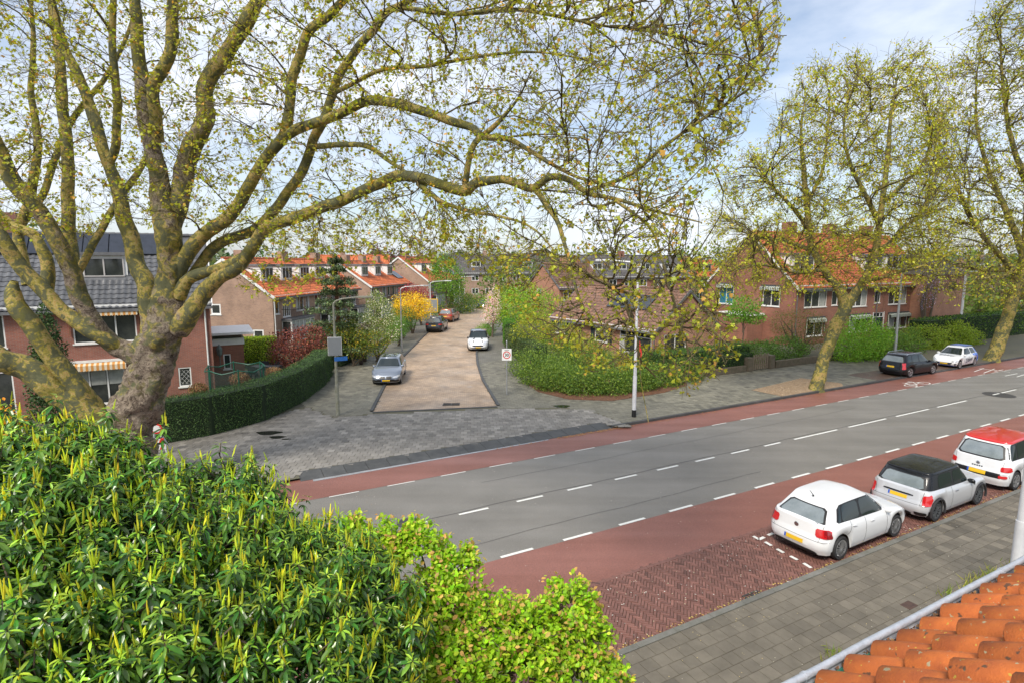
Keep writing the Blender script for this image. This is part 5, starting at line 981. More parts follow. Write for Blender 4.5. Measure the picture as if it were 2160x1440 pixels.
# ---------------------------------------------------------------- foliage tools
def unit(v): return v/np.maximum(np.linalg.norm(v, axis=-1, keepdims=True), 1e-9)
LEAF = {
 'oval': (np.array([(0, 0, 0), (.3, .13, .035), (.3, 0, 0), (.3, -.13, .035), (.68, .125, -.02), (.68, 0, -.06), (.68, -.125, -.02), (1, 0, -.22)]), np.array([(0, 2, 1), (0, 3, 2), (1, 2, 5), (1, 5, 4), (2, 3, 6), (2, 6, 5), (4, 5, 7), (5, 6, 7)])),
 'round': (np.array([(0, 0, 0), (.35, .30, .05), (.35, -.30, .05), (.75, .24, .0), (.75, -.24, .0), (1, 0, -.1), (.5, 0, -.02)]), np.array([(0, 6, 1), (0, 2, 6), (1, 6, 3), (2, 4, 6), (3, 6, 5), (6, 4, 5)])),
 'plane': (np.array([(0, 0, 0), (.05, .5, -.06), (.42, .3, .0), (.72, .48, -.06), (.68, .18, 0), (1.05, 0, -.08), (.68, -.18, 0), (.72, -.48, -.06), (.42, -.3, 0), (.05, -.5, -.06)]), np.array([(0, 1, 2), (0, 2, 8), (2, 3, 4), (2, 4, 8), (4, 6, 8), (4, 5, 6), (6, 7, 8), (0, 8, 9)])),
 'kite': (np.array([(0, 0, 0), (.5, .3, .04), (.5, -.3, .04), (1, 0, -.06)]), np.array([(0, 2, 1), (1, 2, 3)])),
 'needle': (np.array([(0, -.05, 0), (0, .05, 0), (1, 0, -.1)]), np.array([(0, 1, 2)])),
}
def frames(d, n):
    d = unit(d); y = unit(np.cross(n, d)); z = np.cross(d, y); return np.stack([d, y, z], -1)
def leaf_mesh(name, kind, pos, d, n, size, col, var=None):
    V, F = LEAF[kind]; M_ = frames(d, n)*size[:, None, None]; X = np.einsum('nij,kj->nki', M_, V)+pos[:, None]
    k = len(V); c = np.repeat(col[:, None], k, 1).reshape(-1, 3)
    return mesh_np(name, X.reshape(-1, 3), tris=(F[None]+k*np.arange(len(pos))[:, None, None]).reshape(-1, 3), col=c)
def cols(base, n, sat=.18, alt=None, pa=.2):
    base = np.array(base); c = base*np.exp(RNG.normal(0, sat, (n, 1)))*np.exp(RNG.normal(0, sat*.35, (n, 3)))
    if alt is not None:
        m = RNG.random(n) < pa; c[m] = np.array(alt)*np.exp(RNG.normal(0, sat, (m.sum(), 1)))
    return np.clip(c*1.5, 0, 1)
def rdir(n): return unit(RNG.normal(0, 1, (n, 3)))
def blob_pts(blobs, n, shell=.55, noise=.12, cull=True, lump=0):
    "points in the outer shell of ellipsoids (centre, radii); returns positions and outward normals"
    vol = np.array([np.prod(np.array(b[1]))**(2/3) for b in blobs]); cnt = np.maximum(1, (n*vol/vol.sum()).astype(int)); P = []; Nn = []
    for (c, r), k in zip(blobs, cnt):
        d = rdir(k); rad = 1-shell*RNG.random(k)**2.2+RNG.normal(0, noise, k)
        if lump: 
            ld = rdir(lump); dd = (d@ld.T).max(1); rad += .22*np.clip((dd-.8)/.2, 0, 1)-.10
        P.append(np.array(c)+d*rad[:, None]*np.array(r)); Nn.append(unit(d/np.array(r)))
    P = np.concatenate(P); Nn = np.concatenate(Nn)
    if cull and len(blobs) > 1:
        keep = np.ones(len(P), bool)
        for c, r in blobs: keep &= np.linalg.norm((P-np.array(c))/np.array(r), axis=1) > .5
        P, Nn = P[keep], Nn[keep]
    return P, Nn
LM = leafmat('leaves', .42, .5); LMG = leafmat('glossy_leaves', .15, .28, .5); LMD = leafmat('conifer_leaves', .1, .6)
BARK = mat('bark', (.09, .065, .045), .9, (.14, .11, .08), 12, bump=.8, bscale=20); TWIG = mat('twig_bark', (.05, .035, .025), .85, (.10, .085, .04), 8)
def shrub(name, label, cat, blobs, n, size, col, kind='kite', lm=None, group=None, alt=None, pa=.2, stems=3, up=.3, base=None, sat=.2, shell=.55, noise=.1, lump=14, part='foliage', droop=0):
    blobs = [(np.array(c, float), np.array(r, float)*np.ones(3)) for c, r in blobs]; c0 = blobs[0][0]; b0 = np.array(base if base is not None else (c0[0], c0[1], ZP)); root = empty(name, b0); tag(root, label, cat, group)
    P, Nn = blob_pts(blobs, n, shell, noise, lump=lump); P[:, 2] = np.maximum(P[:, 2], b0[2]+.03); k = len(P); d = unit(rdir(k)*.9+Nn*.8+np.array([0, 0, up])); nn = unit(Nn+rdir(k)*.7+np.array([0, 0, .5]))
    put(leaf_mesh(part, kind, P, d, nn, size*RNG.uniform(.6, 1.3, k), cols(col, k, sat, alt, pa)), part, root, lm or LM)
    mb = MB()
    for i in range(stems):
        c, r = blobs[i % len(blobs)]; tgt = c+rdir(1)[0]*r*.5; st = b0+np.array([random.uniform(-.12, .12), random.uniform(-.12, .12), 0]); mid = (st*.5+tgt*.5)+rdir(1)[0]*.12*np.linalg.norm(tgt-st)
        MBs = mb; h = float(np.linalg.norm(tgt-st)); mb.tube([st, mid, tgt], [max(.02, .035*h), max(.015, .022*h), .008], 6)
    mb.build('stem', BARK, root, smooth=True); return root
def hedge(name, label, pts, w, h, col, n, size, kind='kite', lm=None, z=ZP, alt=None, pa=.2, cat='hedge', top=.03, sat=.2, core=(.015, .03, .01), group=None, hs=None):
    "clipped hedge along a polyline: leaf faces on a dark twiggy core"
    pts = [np.array(q[:2], float) for q in pts]; root = empty(name, (*pts[len(pts)//2], z)); tag(root, label, cat, group)
    seg = [np.linalg.norm(b-a) for a, b in zip(pts[:-1], pts[1:])]; tot = sum(seg); P = []; Nn = []
    for (a, b), L_ in zip(zip(pts[:-1], pts[1:]), seg):
        d = (b-a)/L_; x = np.array([d[1], -d[0]]); k = int(n*L_/tot); area = np.array([h, h, w]); fc = RNG.choice(3, k, p=area/area.sum()); s = RNG.uniform(0, L_, k); u = RNG.uniform(0, 1, k)
        for f in range(3):
            m = fc == f; q = a+d*s[m][:, None]; kk = m.sum()
            if f < 2: sg = 1 if f == 0 else -1; P.append(np.concatenate([q+x*sg*w/2, (z+.02+u[m]*h)[:, None]], 1)); Nn.append(np.tile([x[0]*sg, x[1]*sg, 0], (kk, 1)))
            else: P.append(np.concatenate([q+x*((u[m]-.5)*w)[:, None], np.full((kk, 1), z+h)], 1)); Nn.append(np.tile([0, 0, 1.], (kk, 1)))
    for e, sg in ((0, -1), (-1, 1)):
        a = pts[e]; b = pts[1] if e == 0 else pts[-2]; d = unit(a-b); x = np.array([d[1], -d[0]]); k = int(n*w/tot/2)+20; q = a+x*RNG.uniform(-w/2, w/2, (k, 1)); P.append(np.concatenate([q, RNG.uniform(z, z+h, (k, 1))], 1)); Nn.append(np.tile([d[0], d[1], 0], (k, 1)))
    P = np.concatenate(P); Nn = np.concatenate(Nn); k = len(P); wob = np.sin(P[:, 0]*3.1)*np.sin(P[:, 1]*2.7+P[:, 2]*4)*top; P += Nn*(wob+RNG.normal(0, .03, k))[:, None]
    put(leaf_mesh('foliage', kind, P, unit(rdir(k)+Nn*.6+np.array([0, 0, .25])), unit(Nn+rdir(k)*.6), size*RNG.uniform(.6, 1.3, k), cols(col, k, sat, alt, pa)), 'foliage', root, lm or LM)
    mb = MB(); lo = []
    for i in range(len(pts)):
        d = unit(pts[min(i+1, len(pts)-1)]-pts[max(i-1, 0)]); x = np.array([d[1], -d[0]])*(w/2-.06); lo.append((pts[i]-x, pts[i]+x))
    for (a, b), (c, d) in zip(lo[:-1], lo[1:]): mb.hexa([(*a, z), (*b, z), (*d, z), (*c, z), (*a, z+h-.06), (*b, z+h-.06), (*d, z+h-.06), (*c, z+h-.06)])
    mb.build('twig_core', mat('hedge_core', core, .95), root); return root
def tree(name, label, base, h, blobs, n, size, col, trunk=.15, kind='kite', lm=None, alt=None, pa=.2, group=None, cat='tree', shell=.75, noise=.12, sat=.22, lean=(0, 0), bark=None, up=.15):
    base = np.array(base, float); root = empty(name, base); tag(root, label, cat, group); blobs = [(base+np.array(c), np.array(r)*np.ones(3)) for c, r in blobs]
    P, Nn = blob_pts(blobs, n, shell, noise, lump=16); k = len(P)
    put(leaf_mesh('crown', kind, P, unit(rdir(k)+Nn*.5+np.array([0, 0, up])), unit(Nn+rdir(k)*.8+np.array([0, 0, .4])), size*RNG.uniform(.6, 1.3, k), cols(col, k, sat, alt, pa)), 'crown', root, lm or LM)
    mb = MB(); top = base+np.array([lean[0], lean[1], h*.8]); mb.tube([base, base*.5+top*.5+np.array([random.uniform(-.1, .1)*h*.3, 0, 0]), top], [trunk, trunk*.7, trunk*.2], 8)
    for c, r in blobs: s = base+(top-base)*random.uniform(.35, .6); mb.tube([s, (s+c)/2+np.array([0, 0, .05*h]), c+rdir(1)[0]*r*.4], [trunk*.45, trunk*.25, trunk*.08], 5)
    mb.build('trunk', bark or BARK, root, smooth=True); return root
# ---------------------------------------------------------------- street furniture
def lamp_post(u, v, h, label, arm, bend=.6, r0=.075, m=None, z=ZP, style='arm', collar=None):
    c = G(u, v, z); m = m or STEEL; root = empty('street_lamp', c); tag(root, label, 'street lamp'); c = np.array(c)
    MB().tube([c, c+np.array([0, 0, h*.28])], [r0*1.25, r0*1.2], 12).tube([c+np.array([0, 0, h*.28]), c+np.array([0, 0, h])], [r0, r0*.62], 12).build('pole', m, root, smooth=True)
    if collar: MB().tube([c+np.array([0, 0, .0]), c+np.array([0, 0, .35])], r0*1.33, 12).build('base_collar', collar, root, smooth=True)
    a = np.array([arm[0], arm[1], 0.]); ln = np.linalg.norm(a); t = c+np.array([0, 0, h]); pts = [t, t+a*.12/ln+np.array([0, 0, .14]), t+a*.4/ln+np.array([0, 0, .24]), t+a+np.array([0, 0, .32])]
    MB().tube(pts, [r0*.6, r0*.55, r0*.5, r0*.45], 8).build('arm', m, root, smooth=True)
    d = a/ln; x = np.array([-d[1], d[0], 0]); e = pts[-1]; hd = MB(); P0 = [e-x*.05, e+x*.05, e+d*.3+x*.13, e+d*.75+x*.10, e+d*.75-x*.10, e+d*.3-x*.13]
    hd.prism([q+np.array([0, 0, -.05]) for q in P0], [q+np.array([0, 0, .05]) for q in P0]); hd.build('lamp_head', m, root, bevel=.02); return root, c
GREENP = mat('olive_pole', (.22, .22, .15), .6, (.30, .30, .26), 6)
LW = mat('pale_grey_pole', (.62, .63, .65), .45, (.54, .55, .57), 5)
rt, c = lamp_post(713, 875, 5.45, 'olive green street lamp carrying a grey-backed sign and a blue street name plate', (1.1, .15), m=GREENP)
def signplate(c, w, h, z, d, m, back, name, parent=None, off=.09, bev=.02):
    d = unit(np.array(d[:2], float)); F = Fr(np.array(c[:2])-d*w/2, d); o = MB().fbox(F, 0, w, z, z+h, off, off+.02).build(name, m, parent, bevel=bev); return o, F
sg, F = signplate(c, .62, .85, 3.1, (1, .1), mat('sign_back', (.27, .29, .31), .5, metal=.4), None, 'traffic_sign'); MB().fbox(F, -.02, .64, 3.08, 3.97, .06, .088).build('sign_rim', WHITE, sg); tag(sg, 'grey back of a rectangular traffic sign on the olive street lamp', 'sign')
sg, F = signplate(c+np.array([.25, 0, 0]), .62, .2, 2.82, (1, .55), mat('blue_sign', (.03, .16, .5), .4), None, 'street_name_sign', off=.02, bev=0); tag(sg, 'small blue street name plate below the grey sign back', 'sign')
lamp_post(848, 742, 5.2, 'thin grey street lamp on the left pavement beyond the saloon', (1.6, .2), m=STEEL, r0=.06)
rt, c = lamp_post(909, 695, 5.1, 'white street lamp with a yellow-edged sign back beside the dark navy car', (1.6, .2), m=LW, r0=.07)
sg, F = signplate(c, 1.5, 1.5*.9, 2.1, (1, .1), mat('sign_back', (0, 0, 0)), None, 'traffic_sign'); MB().fbox(F, -.08, 1.58, 2.02, 3.53, .06, .088).build('sign_rim', YPLATE, sg); tag(sg, 'grey back of a yellow-rimmed sign on the white street lamp', 'sign')
lamp_post(970, 655, 5.0, 'distant white street lamp near the green tree at the bend', (1.6, -.2), m=LW, r0=.08)
rt, c = lamp_post(1337, 878, 7.2, 'tall pale street lamp with black base on the corner pavement', (-1.2, .4), m=LW, r0=.082, collar=BLACK)
REDW = mat('red_plastic', (.6, .05, .03), .5)
fl = MB().prism([c+np.array([.10, -.10, 3.0]), c+np.array([.24, -.06, 2.85]), c+np.array([.30, -.05, 3.1]), c+np.array([.16, -.08, 3.75])], [c+np.array([.10, -.06, 3.0]), c+np.array([.24, -.02, 2.85]), c+np.array([.30, -.01, 3.1]), c+np.array([.16, -.04, 3.75])]); tag(fl.build('pennant', REDW), 'small red pennant tied to the pale corner street lamp', 'pennant')
sg, F = signplate(c+np.array([.24, 0, 0]), .06, .6, 2.1, (.25, 1), WHITE, None, 'traffic_sign', off=-.25, bev=.005); MB().fbox(F, -.16, .22, 2.15, 2.65, -.24, -.232).build('sign_face', mat('pale_face', (.6, .66, .66), .4), sg); tag(sg, 'small white plate seen edge-on on the pale corner lamp', 'sign')
lamp_post(1886, 757, 6.6, 'grey street lamp behind the black estate car', (.4, -1.4), m=STEEL, r0=.10)
lamp_post(2022, 712, 6.3, 'pale grey street lamp before the orange brick house', (.4, -1.4), m=LW, r0=.10)
q = R(SW(D(2143, 1200, 10.8))[0], SW(D(2143, 1200, 10.8))[1]); pu, pv = PX(np.array([[q[0], q[1], ZP]]))[0]; lamp_post(pu, pv, 8.2, 'white lamp column on the near pavement beside the zinc gutter', (1.3, .7), m=LW, r0=.085)
# 30 zone sign on a thin post
c = np.array(G(1069, 832, ZP)); root = empty('speed_sign', c); tag(root, 'white 30 km zone sign with red ring on a thin grey post', 'sign')
MB().tube([c, c+np.array([0, 0, 3.05])], .038, 10).tube([c+np.array([0, 0, 3.05]), c+np.array([0, 0, 3.12])], [.045, .02], 10).build('post', STEEL, root, smooth=True)
F = Fr(c[:2]-np.array([.27, 0]), (1, 0)); zc = 2.42; pl = MB().fbox(F, 0, .54, zc-.33, zc+.33, .045, .06).build('sign_plate', mat('sign_white', (.8, .8, .78), .4), root, bevel=.004)
rg = MB(); a_ = np.linspace(0, 2*math.pi, 33)
for t0, t1 in zip(a_[:-1], a_[1:]): rg.poly(*[F.p(.27+r_*math.cos(t), zc-.02+r_*math.sin(t), .0635) for r_, t in ((.165, t0), (.215, t0), (.215, t1), (.165, t1))])
rg.build('red_ring', mat('sign_red', (.6, .02, .02), .4), pl, fix=False)
cu = bpy.data.curves.new('digits', 'FONT'); cu.body = '30'; cu.size = .235; cu.align_x = 'CENTER'; cu.align_y = 'CENTER'; cu.extrude = .001; cu.offset = .006; tmp = bpy.data.objects.new('digits', cu); me = bpy.data.meshes.new_from_object(tmp); bpy.data.objects.remove(tmp)
put(me, 'digits', pl, BLACK, mw=Matrix.Translation(F.p(.27, zc-.02, .064)) @ Matrix.Rotation(math.pi/2, 4, 'X'))
cu = bpy.data.curves.new('zone', 'FONT'); cu.body = 'zone'; cu.size = .13; cu.align_x = 'CENTER'; cu.align_y = 'CENTER'; cu.extrude = .001; tmp = bpy.data.objects.new('zone', cu); me = bpy.data.meshes.new_from_object(tmp); bpy.data.objects.remove(tmp)
put(me, 'zone_word', pl, BLACK, mw=Matrix.Translation(F.p(.27, zc+.26, .064)) @ Matrix.Rotation(math.pi/2, 4, 'X'))
# folding road barrier by the plane tree
c = np.array(G(332, 958, ZP)); root = empty('road_barrier', c); tag(root, 'folding road barrier with red and white boards and round sign by the plane trunk', 'barrier'); F = Fr(c[:2]-np.array([.3, .0]), (1, .35))
for s0, s1, of0, of1 in ((0, .22, .1, 0), (.62, .40, .1, 0), (.62, .40, -.5, -.02), (.02, .24, -.5, -.02)): MB().bar(F.p(s0, ZP, of0), F.p(s1, .98, of1), .04).build('leg', LW, root)
for z_, s0, s1 in ((.2, .05, .6), (.48, .12, .52)):
    b_ = MB().fbox(F, s0, s1, z_+ZP, z_+ZP+.18, .08, .11).build('board', WHITE, root)
    for k in range(2): x = s0+.05+k*(s1-s0)*.5; MB().hexa([F.p(x, z_+ZP+.005, .111), F.p(x+.12, z_+ZP+.005, .111), F.p(x+.12, z_+ZP+.005, .114), F.p(x, z_+ZP+.005, .114), F.p(x+.08, z_+ZP+.175, .111), F.p(x+.2, z_+ZP+.175, .111), F.p(x+.2, z_+ZP+.175, .114), F.p(x+.08, z_+ZP+.175, .114)]).build('red_stripe', MATS['sign_red'], b_)
ds = MB(); ds.tube([F.p(.31, 1.12, .0), F.p(.31, 1.12, .03)], .2, 24); d_ = ds.build('round_sign', MATS['sign_red'], root); MB().tube([F.p(.31, 1.12, .03), F.p(.31, 1.12, .034)], .14, 24).build('sign_face', WHITE, d_)
# ---------------------------------------------------------------- garden things, left
YEW = (.03, .065, .016)
hp = [G(345, 936, ZP), G(450, 917, ZP), G(560, 887, ZP), G(640, 848, ZP), G(688, 812, ZP), G(702, 790, ZP)]
def inset(pts, d):
    out = []
    for i, q in enumerate(pts):
        q = np.array(q[:2]); t = unit(np.array(pts[min(i+1, len(pts)-1)][:2])-np.array(pts[max(i-1, 0)][:2])); out.append(q+np.array([-t[1], t[0]])*d)
    return out
hpi = inset(hp, .55); hpi = [hpi[0]-T*1.5]+hpi
hedge('yew_hedge', 'long dark clipped yew hedge curving round the corner garden', hpi, 1.1, 1.75, YEW, 46000, .055, lm=LMD, alt=(.06, .11, .025), pa=.3, top=.05)
hedge('yew_hedge', 'short dark clipped hedge beyond the curved one along the pavement', [(-12.9, 40.6), (-12.6, 43.5), (-12.4, 46)], 1.2, 1.9, (.03, .055, .016), 9000, .07, lm=LMD)
hedge('privet_hedge', 'bright lime green clipped hedge in front of the blank terrace gable', [D(475, 740, 41)[:2], D(582, 740, 42.5)[:2]], .9, 1.9, (.20, .27, .02), 12000, .085, alt=(.10, .16, .02), pa=.3, sat=.3)
hedge('laurel_hedge', 'dark green garden hedge behind the red maple', [D(655, 740, 45)[:2], D(706, 740, 46)[:2]], .9, 2.2, (.025, .06, .015), 6000, .09)
MAROON = (.13, .035, .03)
c = np.array(D(622, 745, 38.5)); shrub('red_maple', 'broad rounded red-leaved Japanese maple beside the lime hedge', 'shrub', [((c[0], c[1], 1.9), (1.5, 1.3, 1.1)), ((c[0]-.7, c[1], 1.4), (1.1, 1, 1)), ((c[0]+1.0, c[1]+.2, 2.4), (1.2, 1, .85)), ((c[0]+.2, c[1]-.3, 1.0), (1.5, 1, .8))], 9000, .12, MAROON, alt=(.20, .06, .03), pa=.35, base=(c[0], c[1], ZP), lm=LMD)
for k, (u, v, sz, lab) in enumerate(((506, 800, 20, 'beside the trampoline net'), (578, 788, 20, 'before the garden table'), (627, 777, 15, 'before the red maple'), (660, 756, 16, 'right of the red maple'), (688, 741, 16, 'next to the grey sign back'), (418, 821, 18, 'under the leaded window'))):
    Yd = (29, 31.5, 34, 36.5, 38.5, 27.4)[k]; c = np.array(D(u, v, Yd)); r_ = sz*Yd/1200; b0 = np.array([c[0], c[1], ZP]); root = empty('topiary_tree', b0); tag(root, 'brown clipped standard topiary ball '+lab, 'topiary', 'clipped topiary balls in the corner garden')
    P, Nn = blob_pts([(c, np.array([r_, r_, r_*.75]))], 1500, .35, .06); kk = len(P); put(leaf_mesh('clipped_ball', 'kite', P, unit(rdir(kk)+Nn*.4), unit(Nn+rdir(kk)*.6), .085*RNG.uniform(.6, 1.2, kk), cols((.16, .085, .035), kk, .25, (.10, .10, .03), .2)), 'clipped_ball', root, LMD)
    MB().tube([b0, b0+np.array([.02, 0, (c[2]-ZP)*.5]), c], [.07, .055, .04], 8).build('trunk', BARK, root, smooth=True)
# trampoline with green net
c = np.array(D(500, 815, 29.5)); root = empty('trampoline', (c[0], c[1], ZP)); tag(root, 'round garden trampoline with dark green safety net and poles', 'trampoline'); GRN = mat('green_frame', (.01, .09, .055), .5); rr = 1.45
net = mat('safety_net', (.03, .06, .05), .8); n_, l_ = nodes(net); b_ = n_['Principled BSDF']; b_.inputs['Alpha'].default_value = .32
ring = [(c[0]+rr*math.cos(t), c[1]+rr*math.sin(t)) for t in np.linspace(0, 2*math.pi, 25)]
MB().tube([(x, y, .75) for x, y in ring], .05, 6).build('frame_ring', GRN, root, smooth=True); MB().tube([(x, y, 2.05+.08*math.cos(k*math.pi/2)) for k, (x, y) in enumerate(ring)], .03, 6).build('top_band', GRN, root, smooth=True)
m = MB()
for (x0, y0), (x1, y1) in zip(ring[:-1], ring[1:]): m.poly((x0, y0, .75), (x1, y1, .75), (x1, y1, 2.05), (x0, y0, 2.05))
m.build('safety_net', net, root, fix=False); MB().poly(*[(x, y, .76) for x, y in ring[:-1]]).build('jumping_mat', BLACK, root, fix=False)
for k in range(6): x, y = ring[k*4]; MB().tube([(x, y, ZP), (x, y, 2.2)], .035, 6).build('pole', GRN, root, smooth=True)
# garden table with chairs
c = np.array(D(560, 770, 36.5)); root = empty('garden_table', (c[0], c[1], ZP)); tag(root, 'dark rectangular garden table on the terrace by the lime hedge', 'table'); MB().box(c[0]-.9, c[0]+.9, c[1]-.45, c[1]+.45, .83, .88).build('table_top', DARKGREY, root)
for x in (-.8, .8):
    for y in (-.38, .38): MB().box(c[0]+x-.04, c[0]+x+.04, c[1]+y-.04, c[1]+y+.04, ZP, .828).build('leg', DARKGREY, root)
for x, y, sgy in ((-.45, -.8, -1), (.45, -.8, -1), (-.45, .8, 1), (.45, .8, 1)):
    q = c+np.array([x, y, 0]); root = empty('garden_chair', (q[0], q[1], ZP)); tag(root, 'dark garden chair at the '+('lime hedge' if y > 0 else 'lawn')+' side of the table, '+('nearer the red maple' if x > 0 else 'nearer the brick porch'), 'chair', 'garden chairs round the table')
    MB().box(q[0]-.24, q[0]+.24, q[1]-.22, q[1]+.22, .52, .56).build('seat', DARKGREY, root); MB().box(q[0]-.24, q[0]+.24, q[1]+sgy*.22-.02, q[1]+sgy*.22+.02, .561, 1.02).build('backrest', DARKGREY, root)
    for a in (-.2, .2):
        for b in (-.18, .18): MB().box(q[0]+a-.02, q[0]+a+.02, q[1]+b-.02, q[1]+b+.02, ZP, .519).build('leg', DARKGREY, root)
lawn = sheet('lawn', [(-19, 26.8), (-13.2, 27.2), (-12.0, 33), (-13, 39), (-22, 40), (-18, 33)], ZP+.002, mat('lawn_soil', (.08, .12, .025), .95, (.11, .16, .03), 3, bump=.5, bscale=60))
sheet('garden_terrace', [(-18.5, 34.5), (-14.5, 35), (-14.5, 39.3), (-19.5, 39.3)], ZP+.007, brickmat('terrace_brick', (.2, .13, .09), (.16, .1, .07), (.12, .1, .08), .21, .1, 0, .1, uv=False))
P = RNG.uniform((-19, 27.5), (-12.4, 39), (16000, 2)); P = P[inpoly(P, [(-18.6, 27.4), (-13.6, 27.4), (-12.8, 33), (-13.6, 38), (-14.4, 34.8), (-18, 34.3)])]; k = len(P)
tag(put(leaf_mesh('grass', 'needle', np.concatenate([P, np.full((k, 1), ZP)], 1), unit(RNG.normal(0, .35, (k, 3))+np.array([0, 0, 1])), rdir(k), RNG.uniform(.06, .14, k), cols((.11, .19, .03), k, .25)), 'grass', None, LM), 'short bright green lawn grass in the corner garden', 'grass', kind='stuff')
# conical conifer against the left house
c = np.array(D(98, 700, 25.2)); cb = [((c[0], c[1], z_), (r_, r_, .75)) for z_, r_ in ((1.0, .95), (1.9, .9), (2.8, .78), (3.6, .62), (4.4, .42), (5.0, .25))]
shrub('conifer', 'dense dark conical conifer standing against the red brick house', 'conifer', cb, 12000, .11, (.022, .05, .012), base=(c[0], c[1], ZP), lm=LMD, stems=1, alt=(.04, .075, .015), pa=.3)
# layered cedar
def layered(label, u, v, Y, h, rad, n, col, alt, tiers=9):
    c = np.array(D(u, v, Y)); c[2] = ZP; root = empty('conifer_tree', c); tag(root, label, 'conifer'); MB().tube([c, c+np.array([.1, 0, h*.5]), c+np.array([0, 0, h])], [.22, .14, .03], 8).build('trunk', mat('cedar_bark', (.16, .07, .04), .9), root, smooth=True); P = []; Br = MB()
    for t in range(tiers):
        z_ = h*(.16+.8*t/(tiers-1)); r_ = rad*(1-.72*t/(tiers-1))*random.uniform(.8, 1.12); nb = 7
        for b in range(nb):
            a = 2*math.pi*b/nb+t*1.3+random.uniform(-.3, .3); L_ = r_*random.uniform(.65, 1.15); d = np.array([math.cos(a), math.sin(a), .06]); st = c+np.array([0, 0, z_+random.uniform(-.25, .25)]); en = st+d*L_; Br.tube([st, (st+en)/2+np.array([0, 0, .12]), en], [.05, .03, .01], 4); k = int(n/tiers/nb)
            s = RNG.random(k)**.6; lat = (RNG.random(k)-.5)*.75*L_*(1-.35*s)*.8; x = np.array([-d[1], d[0], 0]); q = st+d*(s*L_)[:, None]+x*lat[:, None]; q[:, 2] += RNG.normal(.05, .1, k)-np.abs(lat)*.18+.12*np.sin(s*3); P.append(q)
    Br.build('limbs', BARK, root, smooth=True); P = np.concatenate(P); k = len(P); put(leaf_mesh('foliage', 'kite', P, unit(rdir(k)+np.array([0, 0, .5])), unit(rdir(k)*.6+np.array([0, 0, 1])), RNG.uniform(.08, .2, k), cols(col, k, .28, alt, .35)), 'foliage', root, LMD)
layered('broad layered cedar in front of the tan brick terrace', 712, 700, 41.5, 7.7, 2.9, 15000, (.045, .075, .03), (.10, .13, .05))
# white magnolia, forsythia and other side street gardens
def G3(u, v): q = G(u, v, ZP); return np.array(q)
def bl(u, v, Y, r): c = D(u, v, Y); return (c, np.array(r)*np.ones(3))
shrub('magnolia', 'magnolia shrub covered in white blossom beside the cedar', 'shrub', [bl(800, 662, 43, (1.2, 1.1, 1.2)), bl(770, 692, 42, (1.1, 1, 1.0)), bl(825, 692, 43, (.8, .9, 1.0)), bl(792, 634, 43.5, (.65, .7, .7))], 7000, .11, (.12, .17, .03), alt=(.6, .58, .46), pa=.26, base=(*D(795, 700, 42.8)[:2], ZP))
gS = 'garden shrubs along the side street'
def sh(name, label, bs, n, size, col, **k):
    b = bs[0][0]; return shrub(name, label, 'shrub', bs, int(n*1.5), size, tuple(t*1.15 for t in col), base=(b[0], b[1], ZP), group=gS, **k)
sh('garden_shrub', 'yellow-green rambling shrub under the white magnolia', [bl(745, 722, 41, (1.6, 1.2, 1.1)), bl(785, 722, 41.5, (1.2, .8, .9)), bl(720, 700, 42, (1.2, 1, 1.3))], 5000, .11, (.10, .14, .02), alt=(.35, .25, .02), pa=.2)
sh('forsythia', 'mass of golden yellow forsythia at the second terrace', [bl(868, 643, 60, (1.9, 1.4, 1.2)), bl(885, 652, 59, (1.5, 1, 1)), bl(855, 655, 59, (1.3, 1, 1))], 4500, .14, (.55, .36, .02), alt=(.4, .3, .03), pa=.3)
sh('garden_shrub', 'dark green rounded shrub before the golden forsythia', [bl(852, 675, 56, (1.3, 1, 1.2)), bl(842, 690, 54, (1.0, 1, 1))], 3000, .12, (.045, .10, .02))
sh('clipped_shrub', 'clipped green block shrub beside the side street pavement wall', [bl(838, 692, 51, (.9, .9, 1)), bl(828, 700, 49, (.7, .7, .8))], 2500, .1, (.08, .16, .025))
for k, (u, v, Y, sz) in enumerate(((866, 620, 66, 1.1), (889, 627, 68, 1.1))): sh('red_shrub', 'round deep pink blossoming bush '+('left' if k == 0 else 'right')+' of the pair above the forsythia', [bl(u, v, Y, (sz*1.2, sz, sz))], 1500, .13, (.25, .035, .05), alt=(.12, .04, .03), pa=.3)
tree('street_tree', 'fresh green young tree beyond the copper car', G3(943, 665), 8, [((0, 0, 5.6), (2.4, 2.2, 2.8)), ((-.6, 0, 7.2), (1.7, 1.6, 1.6)), ((1, 0, 4.3), (1.9, 1.6, 1.6))], 7000, .22, (.09, .19, .02), alt=(.16, .26, .03), pa=.35)
sh('garden_shrub', 'low green bushes below the fresh green tree', [bl(965, 640, 84, (2.4, 2, 1.8)), bl(985, 640, 88, (2.2, 2, 1.6)), bl(915, 660, 74, (1.8, 1.4, 1.2))], 3500, .2, (.07, .13, .02), alt=(.3, .28, .02), pa=.15)
tree('blossom_tree', 'slender cherry tree in pale pink blossom on the right pavement', (-2.0, 57, ZP), 5.5, [((0, 0, 3.0), (.8, .8, 1.3)), ((.2, 0, 4.2), (.65, .7, .8)), ((-.2, 0, 2.2), (.8, .8, .9))], 2600, .12, (.62, .36, .42), alt=(.68, .52, .54), pa=.4, trunk=.09)
sh('garden_shrub', 'bright lime green spring bushes right of the pink blossom', [bl(1062, 640, 62, (2.2, 2, 1.6)), bl(1085, 655, 58, (2, 1.5, 1.5)), bl(1050, 665, 58, (1.3, 1.2, 1)), bl(1105, 640, 62, (2.4, 2, 2)), bl(1135, 650, 58, (2.2, 2, 1.8))], 9000, .17, (.13, .24, .02), alt=(.25, .32, .03), pa=.35)
